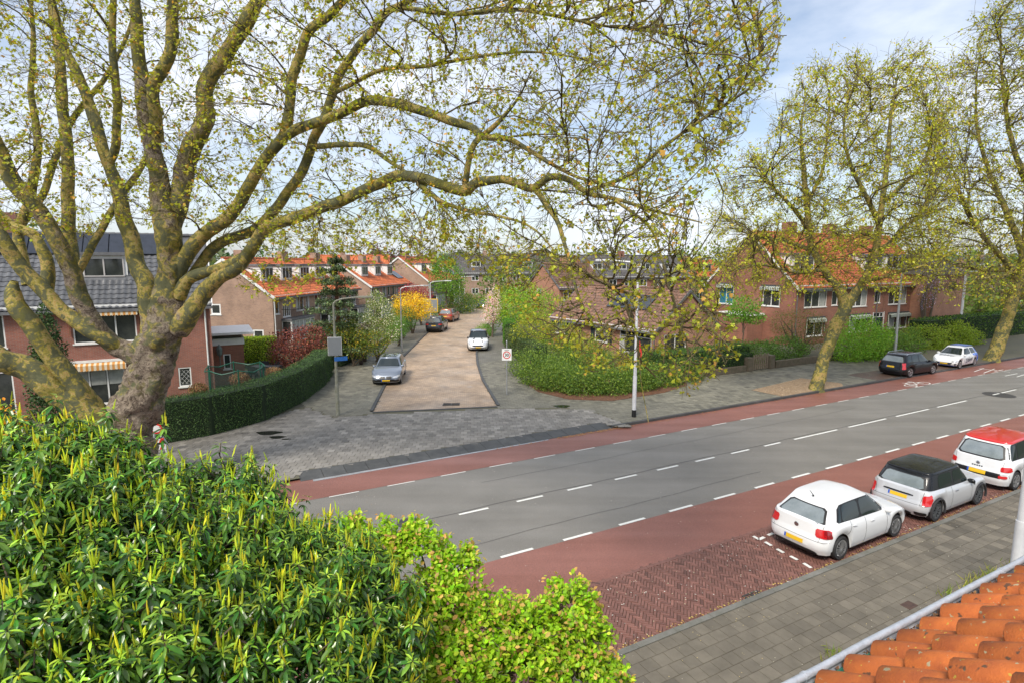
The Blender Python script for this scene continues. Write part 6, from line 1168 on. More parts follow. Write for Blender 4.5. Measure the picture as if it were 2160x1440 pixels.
hedge('privet_hedge', 'small upright green hedge at the right pavement before the lime bushes', [(-.3, 55.5), (-.2, 51)], 1.0, 2.0, (.07, .17, .015), 4000, .1)
hedge('ivy_hedge', 'ivy-green clipped hedge along the right pavement of the side street', [(-.1, 50), (.6, 45), (1.4, 41), (2.0, 39)], 1.0, 1.7, (.05, .085, .025), 14000, .09, alt=(.12, .15, .05), pa=.35)
sh('garden_shrub', 'tall grass clump at the kerb beside the white compact car', [bl(1025, 697, 58, (1.0, .8, .6))], 1200, .3, (.12, .22, .03), kind='needle')
# corner shrubbery in front of the bungalow
gC = 'evergreen shrubs of the corner bed'
cs = [(1148, 798, 34.8, 1.25), (1128, 772, 37.6, 1.3), (1180, 818, 33.2, 1.1), (1230, 828, 32.3, 1.1), (1285, 826, 32.3, 1.05), (1340, 818, 33.2, 1.05), (1395, 806, 34.4, 1.0), (1440, 792, 36.0, 1.0), (1215, 780, 36.5, 1.4), (1300, 785, 36.8, 1.2), (1165, 745, 40.5, 1.4), (1240, 755, 39.5, 1.3), (1385, 765, 38.2, 1.0)]
BEDL = ('nearest the 30 zone sign post', 'against the ivy hedge behind the zone sign', 'at the rounded pavement corner', 'at the front rim of the bark bed facing the junction', 'left of the pale lamp post at the bed rim', 'right of the pale lamp post at the bed rim', 'next to the end of the low mossy wall', 'touching the low mossy garden wall', 'in the middle of the bed behind the rim shrubs', 'in the middle of the bed behind the pale lamp post', 'behind the others beside the yellow-green shrub', 'under the shuttered bungalow window', 'under the large bungalow window beside the ivy hedge')
for k, (u, v, Y, r_) in enumerate(cs):
    c = D(u, v, Y); c[2] = max(c[2], ZP+r_*.5)
    shrub('evergreen_shrub', 'low evergreen shrub '+BEDL[k], 'shrub', [(c, (r_*1.3, r_*1.1, r_*.85)), (c+np.array([r_*.7, .2, -.15]), (r_*.7, r_*.7, r_*.5)), (c+np.array([-r_*.6, -.2, -.1]), (r_*.7, r_*.6, r_*.5))], 6500, .1, (.065, .12, .02), alt=(.17, .24, .035), pa=.35, base=(c[0], c[1], ZP), group=gC, stems=3)
sh('yellow_shrub', 'yellow-green leafy shrub rising between the corner bed and the bungalow', [bl(1125, 700, 44, (1.6, 1.4, 1.3)), bl(1175, 715, 43, (1.8, 1.2, 1.2)), bl(1225, 735, 41, (1.5, 1, 1.0))], 7000, .12, (.15, .19, .02), alt=(.30, .30, .03), pa=.4)
hedge('ivy_hedge', 'dark ivy hedge under the bungalow windows beside the main road', [D(1330, 770, 40)[:2], D(1420, 775, 38.5)[:2], R(25.5, 27.0)[:2], R(33.5, 27.0)[:2]], .8, 1.15, (.02, .05, .012), 12000, .09, alt=(.05, .10, .02), pa=.3)
# low garden walls and wooden gate on the far side
WALLS = mat('garden_wall', (.14, .11, .08), .9, (.09, .08, .05), 4, bump=.5, bscale=20)
def gwall(label, s0, s1, w, h, th=.25):
    F = Fr(R(s0, w), T); o = MB().fbox(F, 0, s1-s0, ZP, ZP+h, -th, 0).build('garden_wall', WALLS, bevel=.03); tag(o, label, 'wall'); return F
gwall('low mossy garden wall in front of the ivy hedge', 20.5, 32.6, 26.35, .42); gwall('low garden wall between the wooden gate and the black estate car', 35.6, 44, 26.3, .5); gwall('low garden wall behind the liveried hatchback', 45, 56, 26.3, .5)
for s0 in (32.65, 34.9): F = Fr(R(s0, 26.3), T); tag(MB().fbox(F, 0, .5, ZP, ZP+.95, -.4, .05).build('gate_pier', WALLS, bevel=.03), 'squat stone gate pier '+('left' if s0 < 33 else 'right')+' of the small wooden gate', 'pier')
F = Fr(R(33.25, 26.3), T); root = empty('garden_gate', F.p(.8, ZP)); tag(root, 'small weathered wooden picket gate between stone piers', 'gate'); WOOD = mat('weathered_wood', (.16, .12, .08), .85, (.22, .18, .13), 8)
for k in range(8): MB().fbox(F, .02+k*.2, .13+k*.2, ZP+.05, ZP+1.1+.03*(k % 2), -.1, -.07).build('picket', WOOD, root)
for z_ in (.3, .85): MB().fbox(F, 0, 1.6, ZP+z_, ZP+z_+.08, -.14, -.105).build('rail', WOOD, root)
gH = 'hedges and shrubs before the large brick house'
hedge('laurel_hedge', 'clipped green hedge between the gate and the bungalow gable', [R(26, 28.2)[:2], R(34.5, 28.4)[:2]], 1.4, 1.5, (.06, .12, .02), 9000, .1)
def sh2(label, bs, n, size, col, **k): b = bs[0][0]; return shrub('garden_shrub', label, 'shrub', bs, int(n*1.8), size, tuple(t*1.4 for t in col), base=(b[0], b[1], ZP), group=gH, **k)
sh2('large bright green rounded shrub left of the street lamp by the front door', [bl(1812, 715, 44, (2.0, 1.6, 1.7)), bl(1790, 735, 43, (1.5, 1.2, 1.2)), bl(1832, 725, 44.5, (1.5, 1.3, 1.5))], 8000, .13, (.10, .20, .02), alt=(.17, .27, .03), pa=.4)
sh2('dark green hedge-like shrub behind the black estate car', [bl(1868, 728, 46.5, (1.7, 1.4, 1.2)), bl(1900, 725, 47.5, (1.8, 1.4, 1.3)), bl(1850, 735, 46, (1.2, 1, 1))], 7000, .12, (.055, .11, .016), alt=(.12, .18, .03), pa=.3)
sh2('big yellow-green spreading shrub behind the liveried hatchback', [bl(1985, 715, 52, (2.6, 1.8, 1.7)), bl(2025, 718, 53, (1.8, 1.5, 1.4)), bl(1950, 722, 50, (1.8, 1.5, 1.5))], 10000, .14, (.14, .20, .02), alt=(.20, .25, .03), pa=.4)
sh2('bare-branched bronze shrub in front of the brick gable corner', [bl(1690, 695, 45, (1.9, 1.5, 1.6)), bl(1655, 680, 45.5, (1.2, 1, 1)), bl(1715, 705, 45.5, (1.2, 1.2, 1.3))], 3000, .1, (.075, .09, .025), alt=(.16, .10, .04), pa=.4, stems=12)
sh2('dark evergreen shrub at the foot of the brick gable', [bl(1660, 735, 43, (1.6, 1.2, .9)), bl(1600, 745, 42, (1.6, 1.3, .9)), bl(1560, 745, 42, (1.3, 1.2, .9))], 6000, .12, (.05, .10, .02), alt=(.10, .17, .03), pa=.35)
hedge('laurel_hedge', 'tall dark hedge along the main road behind the far plane tree', [R(56.5, 27.6)[:2], R(84, 27.6)[:2]], 1.6, 2.3, (.03, .07, .015), 12000, .14, alt=(.10, .18, .02), pa=.3)
tree('small_tree', 'fresh green small tree with layered leaves at the brick gable wall', (*D(1565, 720, 46)[:2], ZP), 5, [((0, 0, 4.0), (1.2, 1.2, .7)), ((-.6, 0, 3.1), (.9, .9, .5)), ((.8, 0, 3.0), (.9, .9, .5))], 2600, .17, (.12, .24, .03), trunk=.07)
shrub('wisteria', 'lilac wisteria climbing the corner of the orange brick house', 'climber', [bl(1958, 620, 57, (.9, .5, 1.6)), bl(1975, 600, 57.2, (.8, .5, .8)), bl(1965, 575, 57.2, (.9, .5, .7))], 2500, .12, (.10, .10, .05), alt=(.35, .28, .5), pa=.3, base=(*D(1960, 650, 57)[:2], ZP))
# side street left garden edge: low fences / posts
for k, (u, v) in enumerate(((770, 762), (762, 768), (835, 712))):
    c = np.array(G(u, v, ZP)); tag(MB().box(c[0]-.12, c[0]+.12, c[1]-.12, c[1]+.12, ZP, ZP+.9).build('garden_post', mat('dark_wood_post', (.05, .035, .03), .8), bevel=.02), ('thick dark wooden garden post by the short hedge', 'second dark wooden post, next to the pink petals', 'dark wooden post at the clipped block shrub')[k], 'post')
F = Fr((-12.2, 47.5), (.25, 8)); tag(MB().fbox(F, 0, 9, ZP, ZP+.45, 0, .2).build('garden_wall', WALLS), 'low garden wall on the left of the side street pavement', 'wall')
# distant trees
gD = 'trees in the distance'
far = [(700, 545, 130, 5, (.09, .14, .03), 'round pale green tree above the first terrace ridge'), (808, 535, 140, 6, (.08, .025, .03), 'dark maroon tree above the second terrace'), (650, 552, 150, 6, (.06, .10, .03), 'green tree crown far behind the first terrace'), (1180, 545, 130, 7, (.12, .15, .03), 'spring green tree behind the bungalow chimney side'), (1330, 545, 120, 7, (.08, .12, .03), 'mid green tree behind the dark-roofed terrace'), (1480, 545, 110, 7, (.10, .14, .03), 'yellow-green tree left of the large gable'), (860, 548, 170, 7, (.05, .09, .03), 'dark green tree far down the side street'), (1000, 548, 170, 8, (.07, .11, .03), 'tall green tree at the end of the side street'), (1090, 560, 110, 6, (.09, .13, .03), 'olive green tree behind the lime bushes'), (2080, 560, 85, 6, (.10, .14, .03), 'spring green tree behind the garden room'), (2140, 565, 90, 7, (.09, .13, .03), 'green tree at the far end of the main road'), (1560, 550, 120, 7, (.07, .1, .03), 'dark green tree behind the large gable'), (560, 540, 120, 6, (.06, .1, .03), 'olive tree behind the terrace gable'), (30, 520, 60, 6, (.06, .1, .03), 'dark green tree behind the red brick house')]
for u, v, Y, r_, col, lab in far:
    c = D(u, v+10, Y); tree('background_tree', lab, (c[0], c[1], ZP), c[2]+r_*.4, [((0, 0, c[2]-r_*.35), (r_, r_, r_*.8)), ((r_*.6, 0, c[2]-r_*.8), (r_*.7, r_*.7, r_*.6)), ((-r_*.6, 0, c[2]-r_*.7), (r_*.7, r_*.7, r_*.6))], 2600, r_*.11, col, trunk=.25, group=gD, alt=tuple(t*1.6 for t in col), pa=.3)
n = 26000; a = RNG.uniform(-50, 50, n); dist = RNG.uniform(190, 340, n); lump = 2.5*np.sin(a*.9)+1.6*np.sin(a*2.3+1)+1.2*np.sin(a*5.1); Pf = np.stack([np.sin(np.radians(a))*dist, np.cos(np.radians(a))*dist, RNG.random(n)**.7*(8.5+lump)], 1)
tag(put(leaf_mesh('distant_woods', 'kite', Pf, rdir(n), unit(rdir(n)+np.array([0, -1, .5])), RNG.uniform(1.2, 2.6, n), cols((.06, .09, .035), n, .3, (.11, .13, .04), .3)), 'distant_woods', None, LM), 'hazy green belt of distant trees along the horizon', 'woods', kind='stuff')
# ---------------------------------------------------------------- plane trees grown on traced limbs
from mathutils import noise as mnoise
def catmull(P, R_, step):
    P = np.array(P, float); R_ = np.array(R_, float); Q = np.concatenate([[2*P[0]-P[1]], P, [2*P[-1]-P[-2]]]); out = []; ro = []
    for i in range(len(P)-1):
        p0, p1, p2, p3 = Q[i:i+4]; k = max(2, int(np.linalg.norm(p2-p1)/step)); t = np.arange(k)[:, None]/k
        out.append(.5*((2*p1)+(-p0+p2)*t+(2*p0-5*p1+4*p2-p3)*t**2+(-p0+3*p1-3*p2+p3)*t**3)); ro.append(R_[i]+(R_[i+1]-R_[i])*t[:, 0])
    return np.concatenate(out+[P[-1:]]), np.concatenate(ro+[R_[-1:]])
def barkmat(name):
    m = bpy.data.materials.new(name); n, l = nodes(m); b = n['Principled BSDF']; b.inputs['Roughness'].default_value = .8; b.inputs['Specular IOR Level'].default_value = .25
    g = n.new('ShaderNodeNewGeometry'); wn = n.new('ShaderNodeTexNoise'); wn.inputs['Scale'].default_value = 3; wn.inputs['Detail'].default_value = 4; l(g.outputs['Position'], wn.inputs['Vector'])
    ad = n.new('ShaderNodeMixRGB'); ad.blend_type = 'ADD'; ad.inputs['Fac'].default_value = .5; l(g.outputs['Position'], ad.inputs['Color1']); l(wn.outputs['Color'], ad.inputs['Color2'])
    def noisy(scale, det=4, ro=.55):
        t = n.new('ShaderNodeTexNoise'); t.inputs['Scale'].default_value = scale; t.inputs['Detail'].default_value = det; t.inputs['Roughness'].default_value = ro; l(ad.outputs['Color'], t.inputs['Vector']); return t.outputs['Fac']
    def ramp(f, stops, const=False):
        r = n.new('ShaderNodeValToRGB'); cr = r.color_ramp; cr.interpolation = 'CONSTANT' if const else 'LINEAR'
        while len(cr.elements) < len(stops): cr.elements.new(.5)
        for e, (p, c) in zip(cr.elements, stops): e.position = p; e.color = (*c, 1)
        l(f, r.inputs['Fac']); return r.outputs['Color']
    def mixv(f1, f2, k):
        m1 = n.new('ShaderNodeMath'); m1.operation = 'MULTIPLY'; m1.inputs[1].default_value = k; l(f1, m1.inputs[0]); m2 = n.new('ShaderNodeMath'); m2.operation = 'MULTIPLY_ADD'; m2.inputs[1].default_value = 1-k; l(f2, m2.inputs[0]); l(m1.outputs[0], m2.inputs[2]); return m2.outputs[0]
    patches = ramp(mixv(noisy(2.2, 3), noisy(7.5, 5, .6), .5), ((0, (.05, .055, .03)), (.40, (.10, .105, .055)), (.485, (.14, .135, .068)), (.495, (.22, .19, .04)), (.53, (.31, .26, .055)), (.555, (.40, .335, .15)), (.575, (.42, .25, .07)), (.60, (.33, .27, .085)), (.612, (.17, .16, .08)), (.7, (.08, .085, .05))))
    rough = ramp(mixv(noisy(5, 6, .7), noisy(22, 6, .7), .55), ((.36, (.03, .023, .017)), (.45, (.13, .10, .075)), (.53, (.33, .27, .21)), (.62, (.40, .34, .25)), (.7, (.24, .21, .11))))
    at = n.new('ShaderNodeAttribute'); at.attribute_name = 'col'; sx = n.new('ShaderNodeSeparateColor'); l(at.outputs['Color'], sx.inputs['Color'])
    nz = noisy(2.2, 4); ma = n.new('ShaderNodeMath'); ma.operation = 'ADD'; l(sx.outputs['Red'], ma.inputs[0]); l(nz, ma.inputs[1])
    mr = n.new('ShaderNodeMapRange'); mr.inputs['From Min'].default_value = .93; mr.inputs['From Max'].default_value = 1.02; l(ma.outputs['Value'], mr.inputs['Value'])
    mx_ = n.new('ShaderNodeMixRGB'); l(mr.outputs['Result'], mx_.inputs['Fac']); l(patches, mx_.inputs['Color1']); l(rough, mx_.inputs['Color2'])
    moss = noisy(1.3, 5); mm = n.new('ShaderNodeMapRange'); mm.inputs['From Min'].default_value = .56; mm.inputs['From Max'].default_value = .68; mm.inputs['To Max'].default_value = .65; l(moss, mm.inputs['Value'])
    m3 = n.new('ShaderNodeMixRGB'); m3.inputs['Color2'].default_value = (.15, .14, .02, 1); l(mm.outputs['Result'], m3.inputs['Fac']); l(mx_.outputs['Color'], m3.inputs['Color1']); l(m3.outputs['Color'], b.inputs['Base Color'])
    bn = n.new('ShaderNodeTexNoise'); bn.inputs['Scale'].default_value = 16; bn.inputs['Detail'].default_value = 7; bn.inputs['Roughness'].default_value = .65; l(ad.outputs['Color'], bn.inputs['Vector'])
    st = n.new('ShaderNodeMapRange'); st.inputs['To Min'].default_value = .35; st.inputs['To Max'].default_value = 1.0; l(mr.outputs['Result'], st.inputs['Value'])
    bp2 = n.new('ShaderNodeBump'); bp2.inputs['Distance'].default_value = .10; l(st.outputs['Result'], bp2.inputs['Strength']); l(bn.outputs['Fac'], bp2.inputs['Height']); l(bp2.outputs['Normal'], b.inputs['Normal'])
    return m
PBARK = barkmat('plane_bark'); PTWIG = mat('plane_twig', (.07, .05, .03), .85, (.17, .14, .05), 5)
class Plane:
    def __init__(s, k=1): s.k = k; s.pos = []; s.par = []; s.V = []; s.Q = []; s.C = []; s.nv = 0; s.tw = []; s.tips = []
    def limb(s, pts, step=.12, sides=16, knob=0.0, rough=0.0, px=True, att=None):
        P = [D(q[0], q[1], q[2]) for q in pts] if px else [np.array(q[:3]) for q in pts]; R_ = [q[3]/2*(q[2] if px else 1200)/1200*s.k*(float(np.interp(q[0], [0, 500, 1000], [.66, .70, .88])) if s.k == 1 else 1) for q in pts]
        P, R_ = catmull(P, R_, step); 
        if knob or True:
            P = P+np.array([mnoise.noise_vector(Vector(p*1.3)) for p in P])*np.minimum(R_, .15)[:, None]*.35
        V, Q = tube_np(P, R_, sides); rr = np.repeat(R_, sides); cen = np.repeat(P, sides, 0); dr = unit(V-cen); kb = knob if np.ndim(knob) else knob*np.ones(len(P)); kk = np.repeat(kb if np.ndim(knob) else kb, sides) if not np.ndim(knob) else np.repeat(np.interp(np.linspace(0, 1, len(P)), np.linspace(0, 1, len(knob)), knob), sides)
        nz = np.array([mnoise.noise(Vector(v*1.7))+.6*mnoise.noise(Vector(v*4.1))+.35*mnoise.noise(Vector(v*9.)) for v in V]); V = V+dr*(rr*nz*(.06+kk))[:, None]
        ro = np.interp(np.linspace(0, 1, len(P)), np.linspace(0, 1, len(rough)), rough) if np.ndim(rough) else np.full(len(P), rough)
        s.V.append(V); s.Q.append(Q+s.nv); s.C.append(np.repeat(ro, sides)); s.nv += len(V)
        b = len(s.pos); pr = -1
        if b and att is not False: d = [np.linalg.norm(np.array(q)-P[0]) for q in s.pos]; pr = int(np.argmin(d))
        for i, p in enumerate(P[::2]): s.pos.append(p); s.par.append(pr if i == 0 else b+i-1)
    def grow(s, A, r0, r1, k, sides=4, back=.3, sag=.0, wig=.12, maxd=99, tips=False, mind=0):
        kd = kdtree.KDTree(len(s.pos))
        for i, p in enumerate(s.pos): kd.insert(Vector(p), i)
        kd.balance(); paths = []; newp = []
        for a in A:
            _, i, d = kd.find(Vector(a))
            if d > maxd or d < mind: continue
            j = i; acc = 0
            while acc < back*d and s.par[j] >= 0: acc += np.linalg.norm(s.pos[j]-s.pos[s.par[j]]); j = s.par[j]
            p0 = np.array(s.pos[j]); g = s.par[j]; td = unit(p0-np.array(s.pos[g])) if g >= 0 else np.array([0, 0, 1.]); D_ = np.linalg.norm(a-p0)
            c1 = p0+td*D_*.35+RNG.normal(0, wig*.5, 3)*D_; c2 = a*.6+p0*.4+np.array([0, 0, sag*D_])+RNG.normal(0, wig, 3)*D_; t = np.linspace(0, 1, k+1)[:, None]
            pt = (1-t)**3*p0+3*(1-t)**2*t*c1+3*(1-t)*t*t*c2+t**3*a; pt[1:-1] += RNG.normal(0, wig*.22*D_/k*2, (k-1, 3)); paths.append(pt); newp.append((j, pt))
        for j, pt in newp:
            pr = j
            for q in pt[1:]: s.pos.append(q); s.par.append(pr); pr = len(s.pos)-1
        if not paths: return
        P = np.array(paths); n = len(P); rad = np.linspace(r0, r1, k+1)[None, :]*np.exp(RNG.normal(0, .2, (n, 1))); t = np.zeros_like(P); t[:, 1:-1] = P[:, 2:]-P[:, :-2]; t[:, 0] = P[:, 1]-P[:, 0]; t[:, -1] = P[:, -1]-P[:, -2]; t = unit(t)
        ref = unit(np.cross(t[:, :1], rdir(n)[:, None])); x = unit(ref-t*(ref*t).sum(-1, keepdims=True)); y = np.cross(t, x); an = 2*np.pi*np.arange(sides)/sides
        V = P[:, :, None]+rad[..., None, None]*(np.cos(an)[:, None]*x[:, :, None]+np.sin(an)[:, None]*y[:, :, None])
        i0 = np.arange(k)[:, None]*sides+np.arange(sides); i1 = np.arange(k)[:, None]*sides+(np.arange(sides)+1) % sides; q = np.stack([i0, i1, i1+sides, i0+sides], -1).reshape(-1, 4); m = (k+1)*sides
        s.tw.append((V.reshape(-1, 3), (q[None]+m*np.arange(n)[:, None, None]).reshape(-1, 4)))
        if tips: s.tips.append(P[:, -5:])
    def finish(s, name, label, base, leaf, nleaf, size, col, alt, pa, indiv=0, group=None, spread=.10, extra=None):
        root = empty(name, base); tag(root, label, 'tree', group)
        me = mesh_np('trunk', np.concatenate(s.V), quads=np.concatenate(s.Q), col=np.stack([np.concatenate(s.C)]*3, 1), smooth=True); put(me, 'trunk', root, PBARK)
        V = []; Q = []; o = 0
        for v, q in s.tw: V.append(v); Q.append(q+o); o += len(v)
        put(mesh_np('twigs', np.concatenate(V), quads=np.concatenate(Q), smooth=True), 'twigs', root, PTWIG)['kind'] = 'stuff'
        P = np.concatenate(s.tips); n, k = P.shape[:2]; ncl = nleaf//4+1; i = np.repeat(RNG.integers(0, n, ncl), 4)[:nleaf]; f = np.repeat(1-RNG.random(ncl)**1.6*.75, 4)[:nleaf]-.12*RNG.random(nleaf); f = np.clip(f, 0, 1); seg = np.minimum((f*(k-1)).astype(int), k-2); fr = (f*(k-1)-seg)[:, None]; pos = P[i, seg]*(1-fr)+P[i, seg+1]*fr+RNG.normal(0, spread, (nleaf, 3))*.5
        d = unit(rdir(nleaf)+np.array([0, 0, -.45])); nn = unit(rdir(nleaf)*.8+np.array([0, 0, 1])); sz = size*RNG.uniform(.45, 1.25, nleaf)*(np.clip(pos[:, 1]/14.5, .76, 1.05) if leaf == 'plane' else 1); cc = cols(col, nleaf, .2, alt, pa)
        if indiv:
            dist = np.linalg.norm(pos-np.array([0, 0, CAMH]), axis=1)+np.where(in_view(pos, 0), 0, 1e4)-sz*8; od = np.argsort(dist); ii = od[:indiv]; keep = od[indiv:]
            Vt, F = LEAF[leaf]; me = mesh_np('leaf', Vt, tris=F, col=np.ones((len(Vt), 3))); Mx = frames(d[ii], nn[ii])*sz[ii][:, None, None]
            for j, q in enumerate(ii): mw = Matrix(Mx[j]).to_4x4(); mw.translation = Vector(pos[q]); lo_ = put(me, 'leaf', root, LM, mw=mw); lo_.color = (*cc[q], 1)
            pos, d, nn, sz, cc = pos[keep], d[keep], nn[keep], sz[keep], cc[keep]
        put(leaf_mesh('crown', leaf, pos, d, nn, sz, cc), 'crown', root, LM)['kind'] = 'stuff'; return root
def sample_px(poly, n, Yf, sd, jit=6):
    poly = np.array(poly, float); out = []
    while sum(map(len, out)) < n:
        q = RNG.uniform(poly.min(0), poly.max(0), (n*2, 2)); out.append(q[inpoly(q, poly)])
    q = np.concatenate(out)[:n]; q = q+RNG.normal(0, jit, q.shape); Y = Yf(q[:, 0], q[:, 1])+RNG.normal(0, 1, n)*sd; return np.array([D(u, v, max(y, 4)) for (u, v), y in zip(q, Y)])
# ---- the great plane tree on the left
pt = Plane(); TY = 17.9
pt.limb([(262, 1110, TY, 235), (264, 1040, TY, 200), (266, 960, TY, 165), (270, 900, TY, 142), (300, 840, TY, 130), (316, 790, TY, 112), (328, 745, TY, 118), (345, 700, TY, 112), (352, 650, TY, 92), (357, 600, TY, 76), (361, 545, TY, 68), (352, 480, TY-.1, 74), (340, 430, TY-.2, 66), (332, 360, TY-.3, 50), (318, 300, TY-.3, 44), (303, 230, TY-.4, 40), (296, 150, TY-.4, 36), (288, 60, TY-.5, 32), (280, -60, TY-.5, 26), (275, -220, TY-.5, 14)], .09, 34, knob=[.2, .22, .24, .2, .17, .08, .04, .03, .02], rough=[.56, .56, .56, .53, .47, .36, .47, .48, .42, .3, .2])
pt.limb([(336, 300, TY-.4, 34), (328, 240, TY-.7, 34), (322, 185, TY-.9, 34), (345, 145, TY-1, 34), (362, 90, TY-1, 33), (364, 20, TY-1.1, 30), (360, -80, TY-1.2, 22), (350, -200, TY-1.2, 10)], knob=.06, rough=.25)
pt.limb([(352, 520, TY, 44), (378, 430, TY, 54), (386, 370, TY, 54), (402, 310, TY-.1, 52), (432, 255, TY-.2, 50), (432, 190, TY-.3, 44), (468, 125, TY-.4, 42), (515, 55, TY-.5, 40), (555, -10, TY-.6, 34), (610, -120, TY-.8, 20), (640, -240, TY-.8, 9)], knob=.08, rough=[.45, .45, .35, .2, 0])
pt.limb([(330, 720, TY, 90), (318, 660, TY+.1, 62), (308, 600, TY+.1, 54), (286, 555, TY+.2, 50), (276, 500, TY+.3, 46), (264, 460, TY+.3, 42), (248, 400, TY+.3, 38), (230, 350, TY+.3, 32), (212, 295, TY+.4, 34), (190, 230, TY+.5, 32), (165, 160, TY+.6, 28), (132, 90, TY+.7, 24), (108, 0, TY+.8, 20), (80, -130, TY+.8, 9)], knob=.05, rough=[.4, .25, 0, 0, 0, 0])
pt.limb([(228, 350, TY+.3, 26), (244, 310, TY+.2, 24), (248, 255, TY+.1, 23), (245, 180, TY, 22), (236, 90, TY, 20), (240, 0, TY, 16), (238, -110, TY, 8)])
# lower right limb sweeping across the street
CL = [(372, 690, TY, 80), (400, 660, TY-.1, 58), (425, 622, TY-.2, 50), (458, 590, TY-.4, 44), (505, 560, TY-.6, 40), (535, 520, TY-.8, 36), (565, 480, TY-1, 34), (640, 453, TY-1.4, 32), (697, 433, TY-1.7, 30), (757, 407, TY-2, 28), (800, 387, TY-2.2, 28), (840, 374, TY-2.5, 27), (887, 377, TY-2.8, 26), (933, 393, TY-3.1, 25), (980, 403, TY-3.4, 26), (1007, 387, TY-3.6, 22), (1057, 377, TY-3.9, 20), (1090, 387, TY-4.1, 19), (1123, 397, TY-4.3, 18), (1163, 374, TY-4.6, 16), (1207, 383, TY-4.9, 14), (1240, 407, TY-5.1, 12), (1307, 423, TY-5.6, 9), (1400, 450, TY-6.2, 6), (1480, 470, TY-6.6, 3)]
pt.limb(CL, .1, 14, knob=.04, rough=[.4, .1, 0, 0, 0, 0, 0])
pt.limb([(378, 625, TY, 46), (395, 592, TY-.1, 36), (430, 576, TY-.3, 33), (470, 565, TY-.5, 32), (515, 545, TY-.7, 32)], knob=.03)
# arching limb above it
pt.limb([(365, 600, TY, 44), (392, 545, TY, 44), (433, 492, TY-.1, 42), (483, 458, TY-.3, 38), (520, 400, TY-.4, 34), (567, 327, TY-.6, 31), (600, 284, TY-.8, 30), (610, 233, TY-.9, 27), (617, 167, TY-1, 26), (633, 117, TY-1, 25), (653, 67, TY-1.1, 24), (693, 33, TY-1.2, 22), (740, -10, TY-1.4, 18), (820, -80, TY-1.8, 10)], knob=.03)
pt.limb([(605, 285, TY-.8, 30), (650, 264, TY-1, 26), (700, 246, TY-1.4, 25), (773, 214, TY-1.9, 24), (827, 217, TY-2.3, 23), (887, 234, TY-2.7, 22), (940, 254, TY-3, 20), (993, 268, TY-3.4, 18), (1017, 288, TY-3.6, 17), (1070, 292, TY-3.9, 13), (1107, 311, TY-4.2, 11), (1157, 343, TY-4.6, 9), (1220, 375, TY-5, 7), (1300, 395, TY-5.6, 5), (1390, 410, TY-6, 3)], .1, 12)
pt.limb([(385, 610, TY+.3, 30), (450, 525, TY+.3, 32), (500, 500, TY+.3, 31), (547, 478, TY+.2, 28), (600, 415, TY, 27), (640, 360, TY-.2, 26), (660, 295, TY-.4, 25), (683, 253, TY-.6, 24), (700, 200, TY-.7, 23), (717, 157, TY-.9, 22), (750, 110, TY-1.1, 20), (783, 67, TY-1.4, 19), (813, 30, TY-1.6, 17), (845, 12, TY-1.8, 15), (900, -20, TY-2.2, 12), (990, -90, TY-2.8, 6)], knob=.02)
pt.limb([(655, 312, TY-.4, 18), (690, 308, TY-.8, 15), (740, 305, TY-1.3, 14), (780, 311, TY-1.7, 13), (812, 335, TY-2, 11), (850, 360, TY-2.4, 9), (900, 400, TY-2.9, 6), (960, 470, TY-3.4, 3)], .1, 8)
pt.limb([(980, 400, TY-3.4, 16), (988, 345, TY-3.5, 14), (1002, 302, TY-3.6, 14), (1038, 270, TY-3.7, 12), (1058, 250, TY-3.8, 10), (1095, 205, TY-4, 5), (1120, 150, TY-4.3, 3)], .1, 8)
pt.limb([(1130, 398, TY-4.3, 14), (1153, 433, TY-4.7, 12), (1177, 472, TY-5.1, 11), (1192, 520, TY-5.6, 9), (1205, 570, TY-6, 8), (1222, 630, TY-6.5, 5), (1260, 700, TY-7, 3)], .1, 8)
pt.limb([(880, 388, TY-2.7, 12), (930, 425, TY-3.2, 10), (985, 445, TY-3.6, 9), (1050, 456, TY-4.2, 7), (1120, 480, TY-4.8, 5), (1180, 540, TY-5.3, 3)], .1, 8)
pt.limb([(1235, 405, TY-5.1, 10), (1330, 368, TY-5.5, 9), (1400, 310, TY-5.9, 8), (1487, 249, TY-6.4, 7), (1540, 215, TY-6.7, 6), (1565, 178, TY-6.9, 5), (1595, 130, TY-7, 4), (1630, 70, TY-7.2, 2.5), (1655, 30, TY-7.3, 1.5)], .1, 8)
pt.limb([(840, 15, TY-1.8, 12), (960, 30, TY-2.8, 10), (1080, 20, TY-3.8, 9), (1200, 40, TY-4.8, 7), (1320, 60, TY-5.6, 5), (1450, 50, TY-6.4, 3)], .12, 7)
pt.limb([(700, 200, TY-.8, 12), (800, 150, TY-1.9, 10), (900, 140, TY-2.8, 9), (1010, 120, TY-3.7, 7), (1130, 110, TY-4.6, 5), (1260, 130, TY-5.4, 3)], .12, 7)
pt.limb([(1300, 425, TY-5.6, 8), (1370, 480, TY-6.3, 6), (1400, 560, TY-7, 5), (1425, 650, TY-7.6, 4), (1450, 740, TY-8, 3), (1440, 800, TY-8.2, 2)], .1, 6)
pt.limb([(1205, 570, TY-6, 6), (1270, 590, TY-6.6, 5), (1320, 640, TY-7.2, 4), (1345, 720, TY-7.7, 3), (1352, 800, TY-8, 2.5), (1368, 890, TY-8.3, 1.8)], .1, 6)
